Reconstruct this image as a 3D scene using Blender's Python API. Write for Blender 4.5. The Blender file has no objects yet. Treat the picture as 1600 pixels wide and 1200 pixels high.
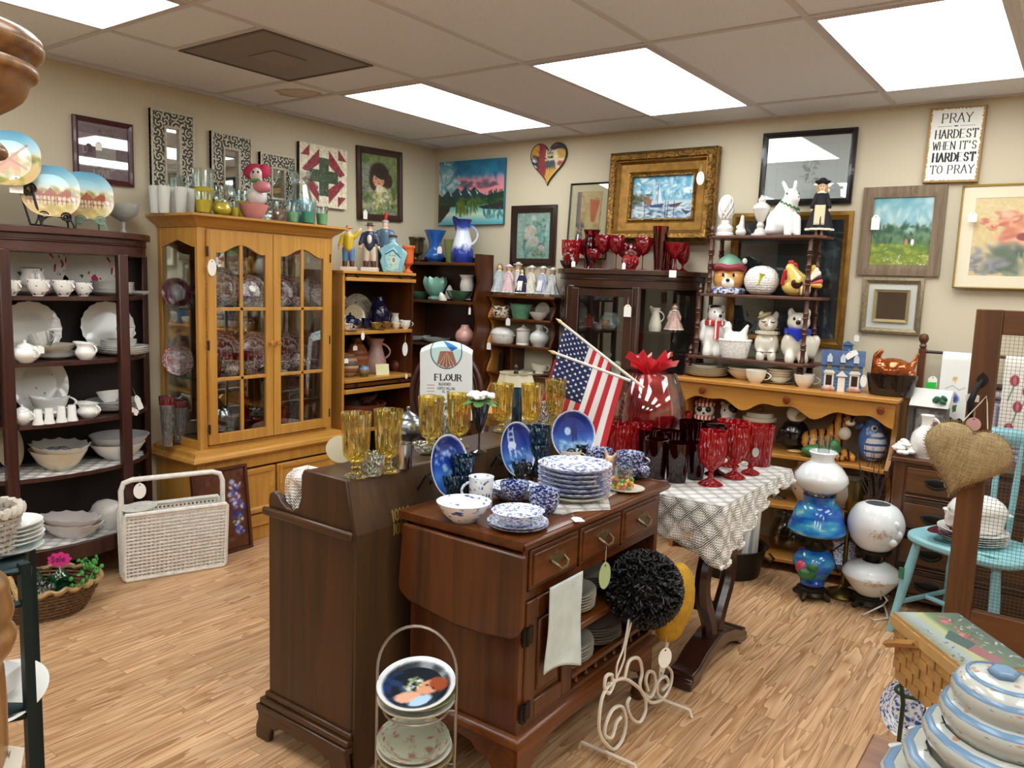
import bpy,bmesh,math,random
import numpy as np
from math import sin,cos,pi,radians as rad
from mathutils import Vector,Matrix,Euler

C = bpy.context.scene
COL = C.collection
RND = random.Random(11)

# ------------------------------------------------------------------ camera, world, exposure
cam_data = bpy.data.cameras.new('camera')
cam_data.sensor_fit = 'HORIZONTAL'
cam_data.sensor_width = 36.0
cam_data.lens = 36.0 * 1239.45 / 1600.0
cam_data.clip_start = 0.02
camera = bpy.data.objects.new('camera',cam_data)
COL.objects.link(camera)
_r = Vector((0.80689329,0.58966039,0.03498347))
_u = Vector((-0.10261223,0.08159882,0.99136893))
_f = Vector((-0.58171638,0.80351867,-0.12634791))
_m = Matrix((_r,_u,-_f)).transposed().to_4x4()
_m.translation = Vector((4.04695,-4.52076,1.47460))
camera.matrix_world = _m
C.camera = camera

world = bpy.data.worlds.new('world')
C.world = world
world.use_nodes = True
world.node_tree.nodes['Background'].inputs[0].default_value = (0.9,0.95,1.0,1)
world.node_tree.nodes['Background'].inputs[1].default_value = 0.3

C.view_settings.view_transform = 'Standard'
C.view_settings.look = 'None'
C.view_settings.exposure = 0.0
C.view_settings.gamma = 1.0
C.view_settings.use_curve_mapping = False
C.cycles.max_bounces = 10
C.cycles.diffuse_bounces = 5
C.cycles.glossy_bounces = 4
C.cycles.transmission_bounces = 8
C.cycles.transparent_max_bounces = 32
C.cycles.caustics_reflective = False
C.cycles.caustics_refractive = False
CEILING_LIGHT_STRENGTH = 9.0

# ------------------------------------------------------------------ colours and materials
def lin(c):
 return tuple((x / 12.92 if x <= 0.04045 else ((x + 0.055) / 1.055) ** 2.4) for x in c)

def hexc(h):
 return tuple(int(h[i:i + 2],16) / 255 for i in (0,2,4))

def L(h):
 return (*lin(hexc(h)),1.0)

MATS = {}

class NT:
 """small node-tree helper"""
 def __init__(s,name):
  s.m = bpy.data.materials.new(name)
  s.m.use_nodes = True
  s.t = s.m.node_tree
  s.t.nodes.clear()
  s.out = s.n('ShaderNodeOutputMaterial')
 def n(s,typ,**kw):
  nd = s.t.nodes.new(typ)
  for k,v in kw.items():
   if k.startswith('_'):
    setattr(nd,k[1:],v)
   else:
    nd.inputs[k].default_value = v
  return nd
 def l(s,a,b):
  s.t.links.new(a,b)
 def bsdf(s,**kw):
  b = s.n('ShaderNodeBsdfPrincipled')
  for k,v in kw.items():
   b.inputs[k.replace('_',' ')].default_value = v
  s.l(b.outputs[0],s.out.inputs[0])
  return b
 def coord(s,scale=(1,1,1),rot=(0,0,0),kind='Object'):
  tc = s.n('ShaderNodeTexCoord')
  mp = s.n('ShaderNodeMapping')
  mp.inputs['Scale'].default_value = scale
  mp.inputs['Rotation'].default_value = rot
  s.l(tc.outputs[kind],mp.inputs[0])
  return mp.outputs[0]
 def ramp(s,fac,stops,mode='LINEAR'):
  r = s.n('ShaderNodeValToRGB')
  r.color_ramp.interpolation = mode
  while len(r.color_ramp.elements) < len(stops):
   r.color_ramp.elements.new(0.5)
  for e,(p,c) in zip(r.color_ramp.elements,stops):
   e.position = p
   e.color = c
  s.l(fac,r.inputs[0])
  return r.outputs[0]
 def mix(s,fac,a,b,blend='MIX'):
  m = s.n('ShaderNodeMix',_data_type='RGBA',_blend_type=blend)
  for sock,v in ((m.inputs[0],fac),(m.inputs[6],a),(m.inputs[7],b)):
   if hasattr(v,'links') or hasattr(v,'is_linked'):
    s.l(v,sock)
   else:
    sock.default_value = v
  return m.outputs[2]
 def math(s,op,a,b=0.0):
  m = s.n('ShaderNodeMath',_operation=op)
  for sock,v in ((m.inputs[0],a),(m.inputs[1],b)):
   if hasattr(v,'is_linked'):
    s.l(v,sock)
   else:
    sock.default_value = v
  return m.outputs[0]
 def bump(s,b,h,strength=0.3,dist=0.002):
  bp = s.n('ShaderNodeBump',Strength=strength,Distance=dist)
  s.l(h,bp.inputs['Height'])
  s.l(bp.outputs[0],b.inputs['Normal'])

def mat(h,rough=0.5,metal=0.0,coat=0.0,bump=0,var=0.0,bscale=60):
 """plain surface; optional fine bump and tone variation"""
 key = ('m',h,rough,metal,coat,bump,var,bscale)
 if key in MATS:
  return MATS[key]
 t = NT('surface_' + h)
 b = t.bsdf(Base_Color=L(h),Roughness=rough,Metallic=metal)
 b.inputs['Coat Weight'].default_value = coat
 if bump or var:
  no = t.n('ShaderNodeTexNoise',Scale=bscale,Detail=5.0)
  t.l(t.coord(),no.inputs[0])
  if var:
   c = L(h)
   d = tuple(x * (1 - var) for x in c[:3]) + (1,)
   u = tuple(min(1,x * (1 + var * .6)) for x in c[:3]) + (1,)
   t.l(t.ramp(no.outputs[0],[(.3,d),(.7,u)]),b.inputs['Base Color'])
  if bump:
   t.bump(b,no.outputs[0],bump)
 MATS[key] = t.m
 return t.m

def china(h='f2f1ec',rough=0.12):
 return mat(h,rough,0,0.3)

def wood(name,c1,c2,axis='z',rough=0.38,coat=0.15,scale=1.0,contrast=(.32,.68)):
 key = ('w',name,axis)
 if key in MATS:
  return MATS[key]
 t = NT(name)
 b = t.bsdf(Roughness=rough)
 b.inputs['Coat Weight'].default_value = coat
 b.inputs['Coat Roughness'].default_value = 0.25
 s = {'x': (1.2,22,22),'y': (22,1.2,22),'z': (22,22,1.2)}[axis]
 co = t.coord(tuple(k * scale for k in s))
 n1 = t.n('ShaderNodeTexNoise',Scale=1.0,Detail=8.0,Roughness=0.6,Distortion=1.6)
 t.l(co,n1.inputs[0])
 n2 = t.n('ShaderNodeTexNoise',Scale=2.2,Detail=2.0)
 t.l(t.coord(),n2.inputs[0])
 fac = t.math('ADD',t.math('MULTIPLY',n1.outputs[0],0.8),t.math('MULTIPLY',n2.outputs[0],0.2))
 t.l(t.ramp(fac,[(contrast[0],L(c1)),(contrast[1],L(c2))]),b.inputs['Base Color'])
 t.bump(b,n1.outputs[0],0.12,0.001)
 MATS[key] = t.m
 return t.m

def thin_glass(h,tint=1.0,rough=0.03,refl=1.0,pattern=0,body=0.0):
 """clear or coloured glassware: tinted see-through wall with mirror-like reflections"""
 key = ('g',h,tint,rough,refl,pattern,body)
 if key in MATS:
  return MATS[key]
 t = NT('glass_' + h)
 c = L(h)
 tr = t.n('ShaderNodeBsdfTransparent')
 tr.inputs[0].default_value = c
 gl = t.n('ShaderNodeBsdfGlossy')
 gl.inputs[0].default_value = (1,1,1,1)
 gl.inputs['Roughness'].default_value = rough
 lw = t.n('ShaderNodeLayerWeight',Blend=0.35)
 if pattern:
  vo = t.n('ShaderNodeTexVoronoi',Scale=float(pattern))
  t.l(t.coord((1,1,.55)),vo.inputs[0])
  bp = t.n('ShaderNodeBump',Strength=0.55,Distance=0.05)
  t.l(vo.outputs['Distance'],bp.inputs['Height'])
  t.l(bp.outputs[0],lw.inputs['Normal'])
  t.l(bp.outputs[0],gl.inputs['Normal'])
 f = t.math('ADD',t.math('MULTIPLY',lw.outputs['Fresnel'],refl),0.04)
 f = t.math('MINIMUM',f,0.9)
 mx = t.n('ShaderNodeMixShader')
 t.l(f,mx.inputs[0])
 src = tr
 if body:
  df = t.n('ShaderNodeBsdfTranslucent')
  df.inputs[0].default_value = c
  d2 = t.n('ShaderNodeBsdfDiffuse')
  d2.inputs[0].default_value = c
  m0 = t.n('ShaderNodeMixShader',Fac=0.5)
  t.l(df.outputs[0],m0.inputs[1]); t.l(d2.outputs[0],m0.inputs[2])
  m1 = t.n('ShaderNodeMixShader',Fac=body)
  t.l(tr.outputs[0],m1.inputs[1]); t.l(m0.outputs[0],m1.inputs[2])
  src = m1
 t.l(src.outputs[0],mx.inputs[1])
 t.l(gl.outputs[0],mx.inputs[2])
 t.l(mx.outputs[0],t.out.inputs[0])
 MATS[key] = t.m
 return t.m

def transfer(name,base,ink,scale=9.0,th=0.5,edge=0.06,rough=0.12,voro=True,band=None):
 """printed china: flowery print in one ink over a white body; scale in object units; band=(r0,r1) keeps a plain ring"""
 key = ('t',name)
 if key in MATS:
  return MATS[key]
 t = NT(name)
 b = t.bsdf(Roughness=rough)
 b.inputs['Coat Weight'].default_value = 0.3
 co = t.coord()
 no = t.n('ShaderNodeTexNoise',Scale=scale,Detail=5.0,Roughness=0.65,Distortion=1.2)
 t.l(co,no.inputs[0])
 fac = no.outputs[0]
 if voro:
  vo = t.n('ShaderNodeTexVoronoi',Scale=scale * 1.3)
  t.l(co,vo.inputs[0])
  fac = t.math('ADD',t.math('MULTIPLY',no.outputs[0],0.7),t.math('MULTIPLY',vo.outputs['Distance'],0.35))
 col = t.ramp(fac,[(th - edge,L(ink)),(th + edge,L(base))])
 if band:
  sx = t.n('ShaderNodeSeparateXYZ')
  t.l(co,sx.inputs[0])
  r = t.math('SQRT',t.math('ADD',t.math('POWER',sx.outputs[0],2.0),t.math('POWER',sx.outputs[1],2.0)))
  inside = t.math('MULTIPLY',t.math('GREATER_THAN',r,band[0]),t.math('LESS_THAN',r,band[1]))
  col = t.mix(inside,col,L(base))
 t.l(col,b.inputs['Base Color'])
 MATS[key] = t.m
 return t.m

def sprig(name,base='f0efea',ink='c23a5e',leaf='5d7a55',scale=5.0,size=0.16,rough=0.12):
 """white china with scattered small flowers and leaves"""
 key = ('s',name)
 if key in MATS:
  return MATS[key]
 t = NT(name)
 b = t.bsdf(Roughness=rough)
 b.inputs['Coat Weight'].default_value = 0.3
 co = t.coord()
 no = t.n('ShaderNodeTexNoise',Scale=scale * 4,Detail=2.0)
 t.l(co,no.inputs[0])
 v1 = t.n('ShaderNodeTexVoronoi',Scale=scale)
 t.l(co,v1.inputs[0])
 v2 = t.n('ShaderNodeTexVoronoi',Scale=scale * 2.1)
 t.l(co,v2.inputs[0])
 d1 = t.math('ADD',v1.outputs['Distance'],t.math('MULTIPLY',t.math('SUBTRACT',no.outputs[0],0.5),0.3))
 d2 = t.math('ADD',v2.outputs['Distance'],t.math('MULTIPLY',t.math('SUBTRACT',no.outputs[0],0.5),0.5))
 near = t.math('LESS_THAN',v1.outputs['Distance'],size * 2.6)
 lf = t.math('MULTIPLY',t.math('LESS_THAN',d2,size * 1.1),near)
 c = t.mix(lf,L(base),L(leaf))
 c = t.mix(t.math('LESS_THAN',d1,size),c,L(ink))
 t.l(c,b.inputs['Base Color'])
 MATS[key] = t.m
 return t.m

def bands(name,cols,axis=2,scale=4.0,rough=0.3,noise=0.0,mode='CONSTANT'):
 """repeating stripes along one object axis (pottery bands, striped knit, fur)"""
 key = ('b',name)
 if key in MATS:
  return MATS[key]
 t = NT(name)
 b = t.bsdf(Roughness=rough)
 co = t.coord()
 sx = t.n('ShaderNodeSeparateXYZ')
 t.l(co,sx.inputs[0])
 v = t.math('MULTIPLY',sx.outputs[axis],scale)
 if noise:
  no = t.n('ShaderNodeTexNoise',Scale=5.0,Detail=3.0)
  t.l(co,no.inputs[0])
  v = t.math('ADD',v,t.math('MULTIPLY',no.outputs[0],noise))
 v = t.math('FRACT',v)
 n = len(cols)
 t.l(t.ramp(v,[(i / n,L(c)) for i,c in enumerate(cols)],mode),b.inputs['Base Color'])
 MATS[key] = t.m
 return t.m

def painted(rough=0.6,coat=0.0,bump=0.0):
 """surface whose own paint or print is stored on the mesh points"""
 key = ('p',rough,coat,bump)
 if key in MATS:
  return MATS[key]
 t = NT('painted_surface')
 b = t.bsdf(Roughness=rough)
 b.inputs['Coat Weight'].default_value = coat
 b.inputs['Coat Roughness'].default_value = 0.05
 a = t.n('ShaderNodeAttribute',_attribute_name='Col')
 t.l(a.outputs[0],b.inputs['Base Color'])
 if bump:
  no = t.n('ShaderNodeTexNoise',Scale=180.0,Detail=3.0)
  t.l(t.coord(),no.inputs[0])
  t.bump(b,no.outputs[0],bump)
 MATS[key] = t.m
 return t.m

# ------------------------------------------------------------------ geometry
def frame_of(d):
 d = Vector(d).normalized()
 a = Vector((0,0,1)) if abs(d.z) < 0.9 else Vector((1,0,0))
 x = a.cross(d).normalized()
 return x,d.cross(x)

def smooth_path(P,k=5):
 P = [Vector(p) for p in P]; out = []
 for i in range(len(P) - 1):
  a,b2,c,d = P[max(0,i - 1)],P[i],P[i + 1],P[min(len(P) - 1,i + 2)]
  for j in range(k):
   t_ = j / k
   out.append(.5 * (2 * b2 + (c - a) * t_ + (2 * a - 5 * b2 + 4 * c - d) * t_ ** 2 + (3 * b2 - a - 3 * c + d) * t_ ** 3))
 return out + [P[-1]]

class G:
 def __init__(s):
  s.v = []
  s.f = []
 def add(s,vs,fs):
  k = len(s.v)
  s.v += [tuple(v) for v in vs]
  s.f += [tuple(i + k for i in f) for f in fs]
  return s
 def box(s,x0,y0,z0,x1,y1,z1):
  return s.add([(x0,y0,z0),(x1,y0,z0),(x1,y1,z0),(x0,y1,z0),(x0,y0,z1),(x1,y0,z1),(x1,y1,z1),(x0,y1,z1)],
                     [(0,3,2,1),(4,5,6,7),(0,1,5,4),(1,2,6,5),(2,3,7,6),(3,0,4,7)])
 def cbox(s,c,d):
  return s.box(c[0] - d[0] / 2,c[1] - d[1] / 2,c[2] - d[2] / 2,c[0] + d[0] / 2,c[1] + d[1] / 2,c[2] + d[2] / 2)
 def lathe(s,pr,n=28,o=(0,0,0),fl=None,ex=1.0):
  """revolve (r, z); fl = (amplitude, count, z amplitude) for scalloped or fluted ware; ex stretches y"""
  rings = []
  vs = []
  rm = max(r for r,z in pr) or 1
  for r,z in pr:
   if r < 1e-6:
    rings.append([len(vs)])
    vs.append((o[0],o[1],o[2] + z))
   else:
    ring = []
    for i in range(n):
     a = 2 * pi * i / n
     q,zz = r,z
     if fl:
      w = (r / rm) ** 2
      k = cos(fl[1] * a)
      q = r * (1 + fl[0] * w * k)
      zz = z + fl[2] * w * k
     ring.append(len(vs))
     vs.append((o[0] + q * cos(a),o[1] + q * sin(a) * ex,o[2] + zz))
    rings.append(ring)
  fs = []
  for A,B in zip(rings,rings[1:]):
   if len(A) == 1 and len(B) == 1:
    continue
   for i in range(n):
    j = (i + 1) % n
    if len(A) == 1:
     fs.append((A[0],B[i],B[j]))
    elif len(B) == 1:
     fs.append((A[i],B[0],A[j]))
    else:
     fs.append((A[i],B[i],B[j],A[j]))
  return s.add(vs,fs)
 def tube(s,pts,r,n=6,closed=False):
  P = [Vector(p) for p in pts]
  m = len(P)
  vs,fs = [],[]
  x = None
  for i in range(m):
   if closed:
    d = P[(i + 1) % m] - P[i - 1]
   else:
    d = P[min(i + 1,m - 1)] - P[max(i - 1,0)]
   if d.length < 1e-9:
    d = Vector((0,0,1))
   d.normalize()
   if x is None:
    x,y = frame_of(d)
   else:
    x = (x - d * x.dot(d))
    x = x.normalized() if x.length > 1e-6 else frame_of(d)[0]
    y = d.cross(x)
   q = r[i] if isinstance(r,(list,tuple)) else r
   for k in range(n):
    a = 2 * pi * k / n
    vs.append(P[i] + x * (q * cos(a)) + y * (q * sin(a)))
  for i in range(m if closed else m - 1):
   for k in range(n):
    a,b = i * n + k,i * n + (k + 1) % n
    j = ((i + 1) % m) * n
    fs.append((a,b,j + (k + 1) % n,j + k))
  if not closed:
   fs.append(tuple(range(n - 1,-1,-1)))
   fs.append(tuple((m - 1) * n + k for k in range(n)))
  return s.add(vs,fs)
 def ell(s,c,r,n=16,rot=None):
  if not isinstance(r,(tuple,list)):
   r = (r,r,r)
  h = max(6,n // 2)
  g = G().lathe([(sin(pi * i / h),-cos(pi * i / h)) if 0 < i < h else (0,-1 if i == 0 else 1) for i in range(h + 1)],n)
  M = Matrix.Translation(c) @ (Euler(rot).to_matrix().to_4x4() if rot else Matrix()) @ Matrix.Diagonal((*r,1))
  return s.add([M @ Vector(v) for v in g.v],g.f)
 def cap(s,a,b,ra,rb,n=10):
  """tapered limb with rounded ends"""
  a,b = Vector(a),Vector(b)
  d = (b - a)
  ln = d.length or 1e-6
  d = d / ln
  pts,rs = [],[]
  for k in (0,.35,.7):
   pts.append(a - d * ra * (1 - k)); rs.append(ra * max(.12,math.sqrt(1 - (1 - k) ** 2)))
  pts += [a,b]; rs += [ra,rb]
  for k in (.3,.65,1):
   pts.append(b + d * rb * k); rs.append(rb * max(.12,math.sqrt(max(0,1 - k * k))))
  return s.tube(pts,rs,n)
 def prism(s,out,a,b,axis='z'):
  n = len(out)
  mk = {'z': lambda p,h: (p[0],p[1],h),'y': lambda p,h: (p[0],h,p[1]),'x': lambda p,h: (h,p[0],p[1])}[axis]
  vs = [mk(p,a) for p in out] + [mk(p,b) for p in out]
  fs = [tuple(range(n - 1,-1,-1)),tuple(range(n,2 * n))]
  fs += [(i,(i + 1) % n,n + (i + 1) % n,n + i) for i in range(n)]
  return s.add(vs,fs)
 def sweep(s,prof,path,closed=False):
  """moulding: profile (out, up) carried along a plan path of (x, y); out is to the right of travel"""
  m,n = len(path),len(prof)
  vs,fs = [],[]
  for i in range(m):
   p = Vector(path[i])
   a = Vector(path[i - 1]) if (i > 0 or closed) else None
   b = Vector(path[(i + 1) % m]) if (i < m - 1 or closed) else None
   d1 = (p - a).normalized() if a is not None else None
   d2 = (b - p).normalized() if b is not None else None
   d1 = d1 or d2
   d2 = d2 or d1
   n1,n2 = Vector((d1.y,-d1.x)),Vector((d2.y,-d2.x))
   k = n1 + n2
   k = k / max(.3,k.dot(n1)) if k.length > 1e-6 else n1
   for o,z in prof:
    vs.append((p.x + k.x * o,p.y + k.y * o,z))
  for i in range(m if closed else m - 1):
   j = (i + 1) % m
   for q in range(n):
    fs.append((i * n + q,i * n + (q + 1) % n,j * n + (q + 1) % n,j * n + q))
  if not closed:
   fs.append(tuple(range(n)))
   fs.append(tuple((m - 1) * n + q for q in range(n - 1,-1,-1)))
  return s.add(vs,fs)
 def grid(s,nu,nv,fn,closed=False):
  vs = [fn(i / nu,j / nv) for j in range(nv + 1) for i in range(nu + (0 if closed else 1))]
  w = nu if closed else nu + 1
  fs = [(j * w + i,j * w + (i + 1) % w,(j + 1) * w + (i + 1) % w,(j + 1) * w + i) for j in range(nv) for i in range(nu)]
  return s.add(vs,fs)
 def xf(s,M):
  s.v = [tuple(M @ Vector(v)) for v in s.v]
  return s
 def join(s,g):
  return s.add(g.v,g.f)

def make(name,g,m=None,parent=None,smooth=True,bev=0.0,sub=0,rem=0.0,solid=0.0,ang=40,label=None,world=False):
 """link G as one mesh object; world=True: the numbers are room coordinates, moved into the parent's frame"""
 me = bpy.data.meshes.new(name)
 vs = g.v
 if world and parent is not None:
  inv = parent.matrix_basis.inverted()
  if parent.parent is not None:
   inv = inv @ parent.parent.matrix_basis.inverted()
  vs = [tuple(inv @ Vector(v)) for v in vs]
 me.from_pydata([tuple(v) for v in vs],[],g.f)
 bm = bmesh.new()
 bm.from_mesh(me)
 bmesh.ops.recalc_face_normals(bm,faces=bm.faces)
 bm.to_mesh(me)
 bm.free()
 if smooth:
  me.polygons.foreach_set('use_smooth',[True] * len(me.polygons))
  if not rem and not sub:
   me.set_sharp_from_angle(angle=rad(ang))
 if m is not None:
  me.materials.append(m)
 o = bpy.data.objects.new(name,me)
 COL.objects.link(o)
 if parent is not None:
  o.parent = parent
 if solid:
  md = o.modifiers.new('solid','SOLIDIFY'); md.thickness = solid; md.offset = 0
 if rem:
  md = o.modifiers.new('remesh','REMESH'); md.mode = 'VOXEL'; md.voxel_size = rem; md.use_smooth_shade = True
  md = o.modifiers.new('smooth','SMOOTH'); md.factor = 0.6; md.iterations = 4
 if bev:
  md = o.modifiers.new('bevel','BEVEL'); md.width = bev; md.segments = 2; md.limit_method = 'ANGLE'; md.angle_limit = rad(50)
 if sub:
  md = o.modifiers.new('sub','SUBSURF'); md.levels = sub; md.render_levels = sub
 if label:
  o['label'] = label
 return o

def tag(o,label,cat,group=None):
 o['label'] = label
 o['category'] = cat
 if group:
  o['group'] = group
 return o

def thing(name,label,cat,loc=(0,0,0),rz=0.0,group=None):
 o = bpy.data.objects.new(name,None)
 o.empty_display_size = 0.05
 COL.objects.link(o)
 o.location = loc
 o.rotation_euler = (0,0,rz)
 bpy.context.view_layer.update()
 o.matrix_basis = Matrix.Translation(loc) @ Euler((0,0,rz)).to_matrix().to_4x4()
 return tag(o,label,cat,group)

def struct(name,g,m,**kw):
 o = make(name,g,m,**kw)
 o['kind'] = 'structure'
 return o

def dup(root):
 """a copy of a thing with copies of its parts and sub-parts"""
 r = root.copy()
 COL.objects.link(r)
 for ch in list(root.children):
  c = ch.copy()
  COL.objects.link(c)
  c.parent = r
  for gch in list(ch.children):
   d = gch.copy()
   COL.objects.link(d)
   d.parent = c
 return r

PROTO = {}

def place(key,build,loc,scale,rot=(0,0,0),label='',cat='',group=None):
 """put a thing: the first of its key is built, later ones are copies of it"""
 if key in PROTO:
  r = dup(PROTO[key])
 else:
  r = build()
  PROTO[key] = r
 r.location = loc
 r.scale = scale if isinstance(scale,(tuple,list)) else (scale,) * 3
 r.rotation_euler = rot
 return tag(r,label,cat,group)

# ------------------------------------------------------------------ painted canvases (colours kept on mesh points)
LETTERS = {
 'A': '0,1 .5,0 1,1|.18,.65 .82,.65','B': '0,0 0,1|0,0 .7,.03 .85,.24 .7,.46 0,.48|.6,.48 .95,.6 .95,.88 .7,1 0,1',
 'C': '1,.2 .8,.02 .4,0 .1,.25 .05,.6 .25,.95 .6,1 1,.8','D': '.05,0 .05,1|.05,0 .6,.04 .95,.3 .95,.7 .6,.96 .05,1',
 'E': '.05,0 .05,1|0,0 .95,0|.05,.48 .7,.48|0,1 1,1','F': '.05,0 .05,1|0,0 .95,0|.05,.48 .7,.48|-.1,1 .3,1',
 'G': '1,.2 .8,.02 .4,0 .1,.25 .05,.6 .25,.95 .6,1 1,.85 1,.55 .6,.55','H': '.05,0 .05,1|.95,0 .95,1|.05,.5 .95,.5',
 'I': '.5,0 .5,1|.2,0 .8,0|.2,1 .8,1','K': '.05,0 .05,1|.95,0 .1,.55|.35,.4 1,1','L': '.05,0 .05,1|0,1 .95,1 .95,.8',
 'M': '.02,1 .05,0 .5,.8 .95,0 .98,1','N': '.05,1 .05,0 .95,1 .95,0','O': '.5,0 .15,.15 .02,.5 .15,.85 .5,1 .85,.85 .98,.5 .85,.15 .5,0',
 'P': '.1,0 .1,1|.1,0 .75,.03 .92,.27 .75,.52 .1,.55|-.05,1 .3,1','R': '.1,0 .1,1|.1,0 .75,.03 .9,.25 .75,.48 .1,.5|.5,.5 1,1|-.05,1 .25,1',
 'S': '.9,.2 .7,.02 .3,.02 .1,.25 .3,.46 .75,.55 .92,.78 .7,.98 .3,.98 .08,.8','T': '.5,0 .5,1|0,.12 0,0 1,0 1,.12|.3,1 .7,1',
 'U': '.05,0 .05,.7 .25,1 .75,1 .95,.7 .95,0','V': '0,0 .5,1 1,0','W': '0,0 .25,1 .5,.2 .75,1 1,0','Y': '0,0 .5,.5 1,0|.5,.5 .5,1|.3,1 .7,1',
 "'": '.5,0 .4,.25','0': '.5,0 .1,.2 .1,.8 .5,1 .9,.8 .9,.2 .5,0','1': '.2,.15 .5,0 .5,1','9': '.9,.3 .5,.5 .1,.3 .5,0 .9,.3 .7,1',
 '.': '.45,.95 .55,1',',': '.5,.9 .4,1.15','Z': '0,0 1,0 0,1 1,1','a': '.9,.4 .4,.4 .1,.7 .4,1 .8,.8 .9,.4 1,1','l': '.5,0 .5,1','e': '.1,.7 .9,.65 .7,.4 .3,.45 .1,.7 .3,1 .9,.9'}

class CV:
 """a small painter's canvas; x, y in 0..1 with y downwards, colours as hex"""
 def __init__(s,w,h,bg='ffffff'):
  s.w,s.h = w,h
  s.a = np.ones((h,w,3)) * np.array(hexc(bg))
  s.X,s.Y = np.meshgrid((np.arange(w) + .5) / w,(np.arange(h) + .5) / h)
  s.rng = np.random.default_rng(w * 7 + h)
 def put(s,k,col):
  k = np.clip(k,0,1)[...,None]
  s.a = s.a * (1 - k) + np.array(hexc(col)) * k
  return s
 def grad(s,stops,y0=0.0,y1=1.0):
  m = (s.Y >= y0) & (s.Y <= y1)
  t = (s.Y - y0) / max(1e-6,y1 - y0)
  ps = [p for p,c in stops]
  for ch in range(3):
   v = np.interp(t,ps,[hexc(c)[ch] for p,c in stops])
   s.a[...,ch] = np.where(m,v,s.a[...,ch])
  return s
 def ell(s,cx,cy,rx,ry,col,ang=0.0,soft=0.12,op=1.0):
  asp = s.w / s.h
  dx,dy = (s.X - cx) * asp,s.Y - cy
  c,d = cos(ang),sin(ang)
  q = np.sqrt(((dx * c + dy * d) / (rx * asp)) ** 2 + ((-dx * d + dy * c) / ry) ** 2)
  return s.put(np.clip((1 + soft - q) / (2 * soft),0,1) * op,col)
 def poly(s,pts,col,op=1.0):
  ins = np.zeros(s.X.shape,bool)
  n = len(pts)
  for i in range(n):
   (x1,y1),(x2,y2) = pts[i],pts[(i + 1) % n]
   if y1 == y2:
    continue
   c = ((s.Y > min(y1,y2)) & (s.Y <= max(y1,y2)))
   ins ^= c & (s.X < (s.Y - y1) / (y2 - y1) * (x2 - x1) + x1)
  return s.put(ins * op,col)
 def rect(s,x0,y0,x1,y1,col,op=1.0):
  return s.put(((s.X >= x0) & (s.X < x1) & (s.Y >= y0) & (s.Y < y1)) * op,col)
 def line(s,pts,w,col,thin=None,op=1.0):
  """stroke; with thin set, upright strokes take width w and level ones take thin"""
  asp = s.w / s.h
  px = 0.7 / s.h
  for (x1,y1),(x2,y2) in zip(pts,pts[1:]):
   ax,ay,bx,by = x1 * asp,y1,x2 * asp,y2
   L2 = (bx - ax) ** 2 + (by - ay) ** 2 or 1e-9
   t = np.clip(((s.X * asp - ax) * (bx - ax) + (s.Y - ay) * (by - ay)) / L2,0,1)
   d = np.hypot(s.X * asp - ax - t * (bx - ax),s.Y - ay - t * (by - ay))
   ww = w
   if thin is not None:
    k = abs(by - ay) / math.sqrt(L2)
    ww = thin + (w - thin) * k ** 2
   s.put(np.clip((ww / 2 + px - d) / (2 * px),0,1) * op,col)
  return s
 def text(s,x,y,h,txt,w=0.012,thin=None,col='111111',cw=0.62,gap=0.26,slant=0.0):
  """letters h tall from (x, y) top-left; cw is letter width over height"""
  asp = s.w / s.h
  for ch in txt:
   if ch == ' ':
    x += h * cw * 0.7 / asp
    continue
   k = 0.5 if ch in "I'1.,l" else (1.25 if ch in 'WM' else 1.0)
   lw = h * cw * k / asp
   for st in LETTERS[ch].split('|'):
    P = [tuple(float(q) for q in p.split(',')) for p in st.split()]
    s.line([(x + (px + slant * (1 - py)) * lw,y + py * h) for px,py in P],w,col,thin)
   x += lw + h * cw * gap / asp
  return s
 def dabs(s,n,x0,y0,x1,y1,cols,r0,r1,ang=None,op=0.8,soft=0.5):
  """loose brush dabs"""
  for _ in range(n):
   cx,cy = s.rng.uniform(x0,x1),s.rng.uniform(y0,y1)
   r = s.rng.uniform(r0,r1)
   a = s.rng.uniform(0,pi) if ang is None else ang + s.rng.uniform(-.3,.3)
   s.ell(cx,cy,r,r * s.rng.uniform(.3,.7),cols[s.rng.integers(len(cols))],a,soft,op)
  return s
 def noise(s,amp=0.04,k=6):
  z = s.rng.normal(0,1,(s.h // k + 2,s.w // k + 2))
  z = np.kron(z,np.ones((k,k)))[:s.h,:s.w]
  for _ in range(2):
   z = (z + np.roll(z,1,0) + np.roll(z,1,1) + np.roll(z,(1,1),(0,1))) / 4
  s.a = np.clip(s.a + amp * z[...,None],0,1)
  return s
 def at(s,x,y):
  i = np.clip((np.asarray(x) * s.w).astype(int),0,s.w - 1)
  j = np.clip((np.asarray(y) * s.h).astype(int),0,s.h - 1)
  return s.a[j,i]

def colour_points(o,cols):
 """store srgb colours (n,3) on the points of o"""
 c = np.clip(np.asarray(cols),0,1)
 c = np.where(c <= 0.04045,c / 12.92,((c + 0.055) / 1.055) ** 2.4)
 at = o.data.color_attributes.new('Col','FLOAT_COLOR','POINT')
 at.data.foreach_set('color',np.hstack([c,np.ones((len(c),1))]).astype(np.float32).ravel())

def canvas(name,cv,fn,m,parent=None,solid=0.0,world=False,wrap=False):
 """a sheet carrying cv; fn(u, v) gives the point, v downwards"""
 nu,nv = cv.w,cv.h
 g = G().grid(nu - 1,nv - 1,fn)
 me_o = make(name,g,m,parent,solid=solid,world=world)
 colour_points(me_o,cv.a.reshape(-1,3))
 return me_o

def flat(w,h,y=0.0):
 """picture plane standing in x-z, front towards -y, centred"""
 return lambda u,v: ((u - .5) * w,y,(.5 - v) * h)

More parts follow.
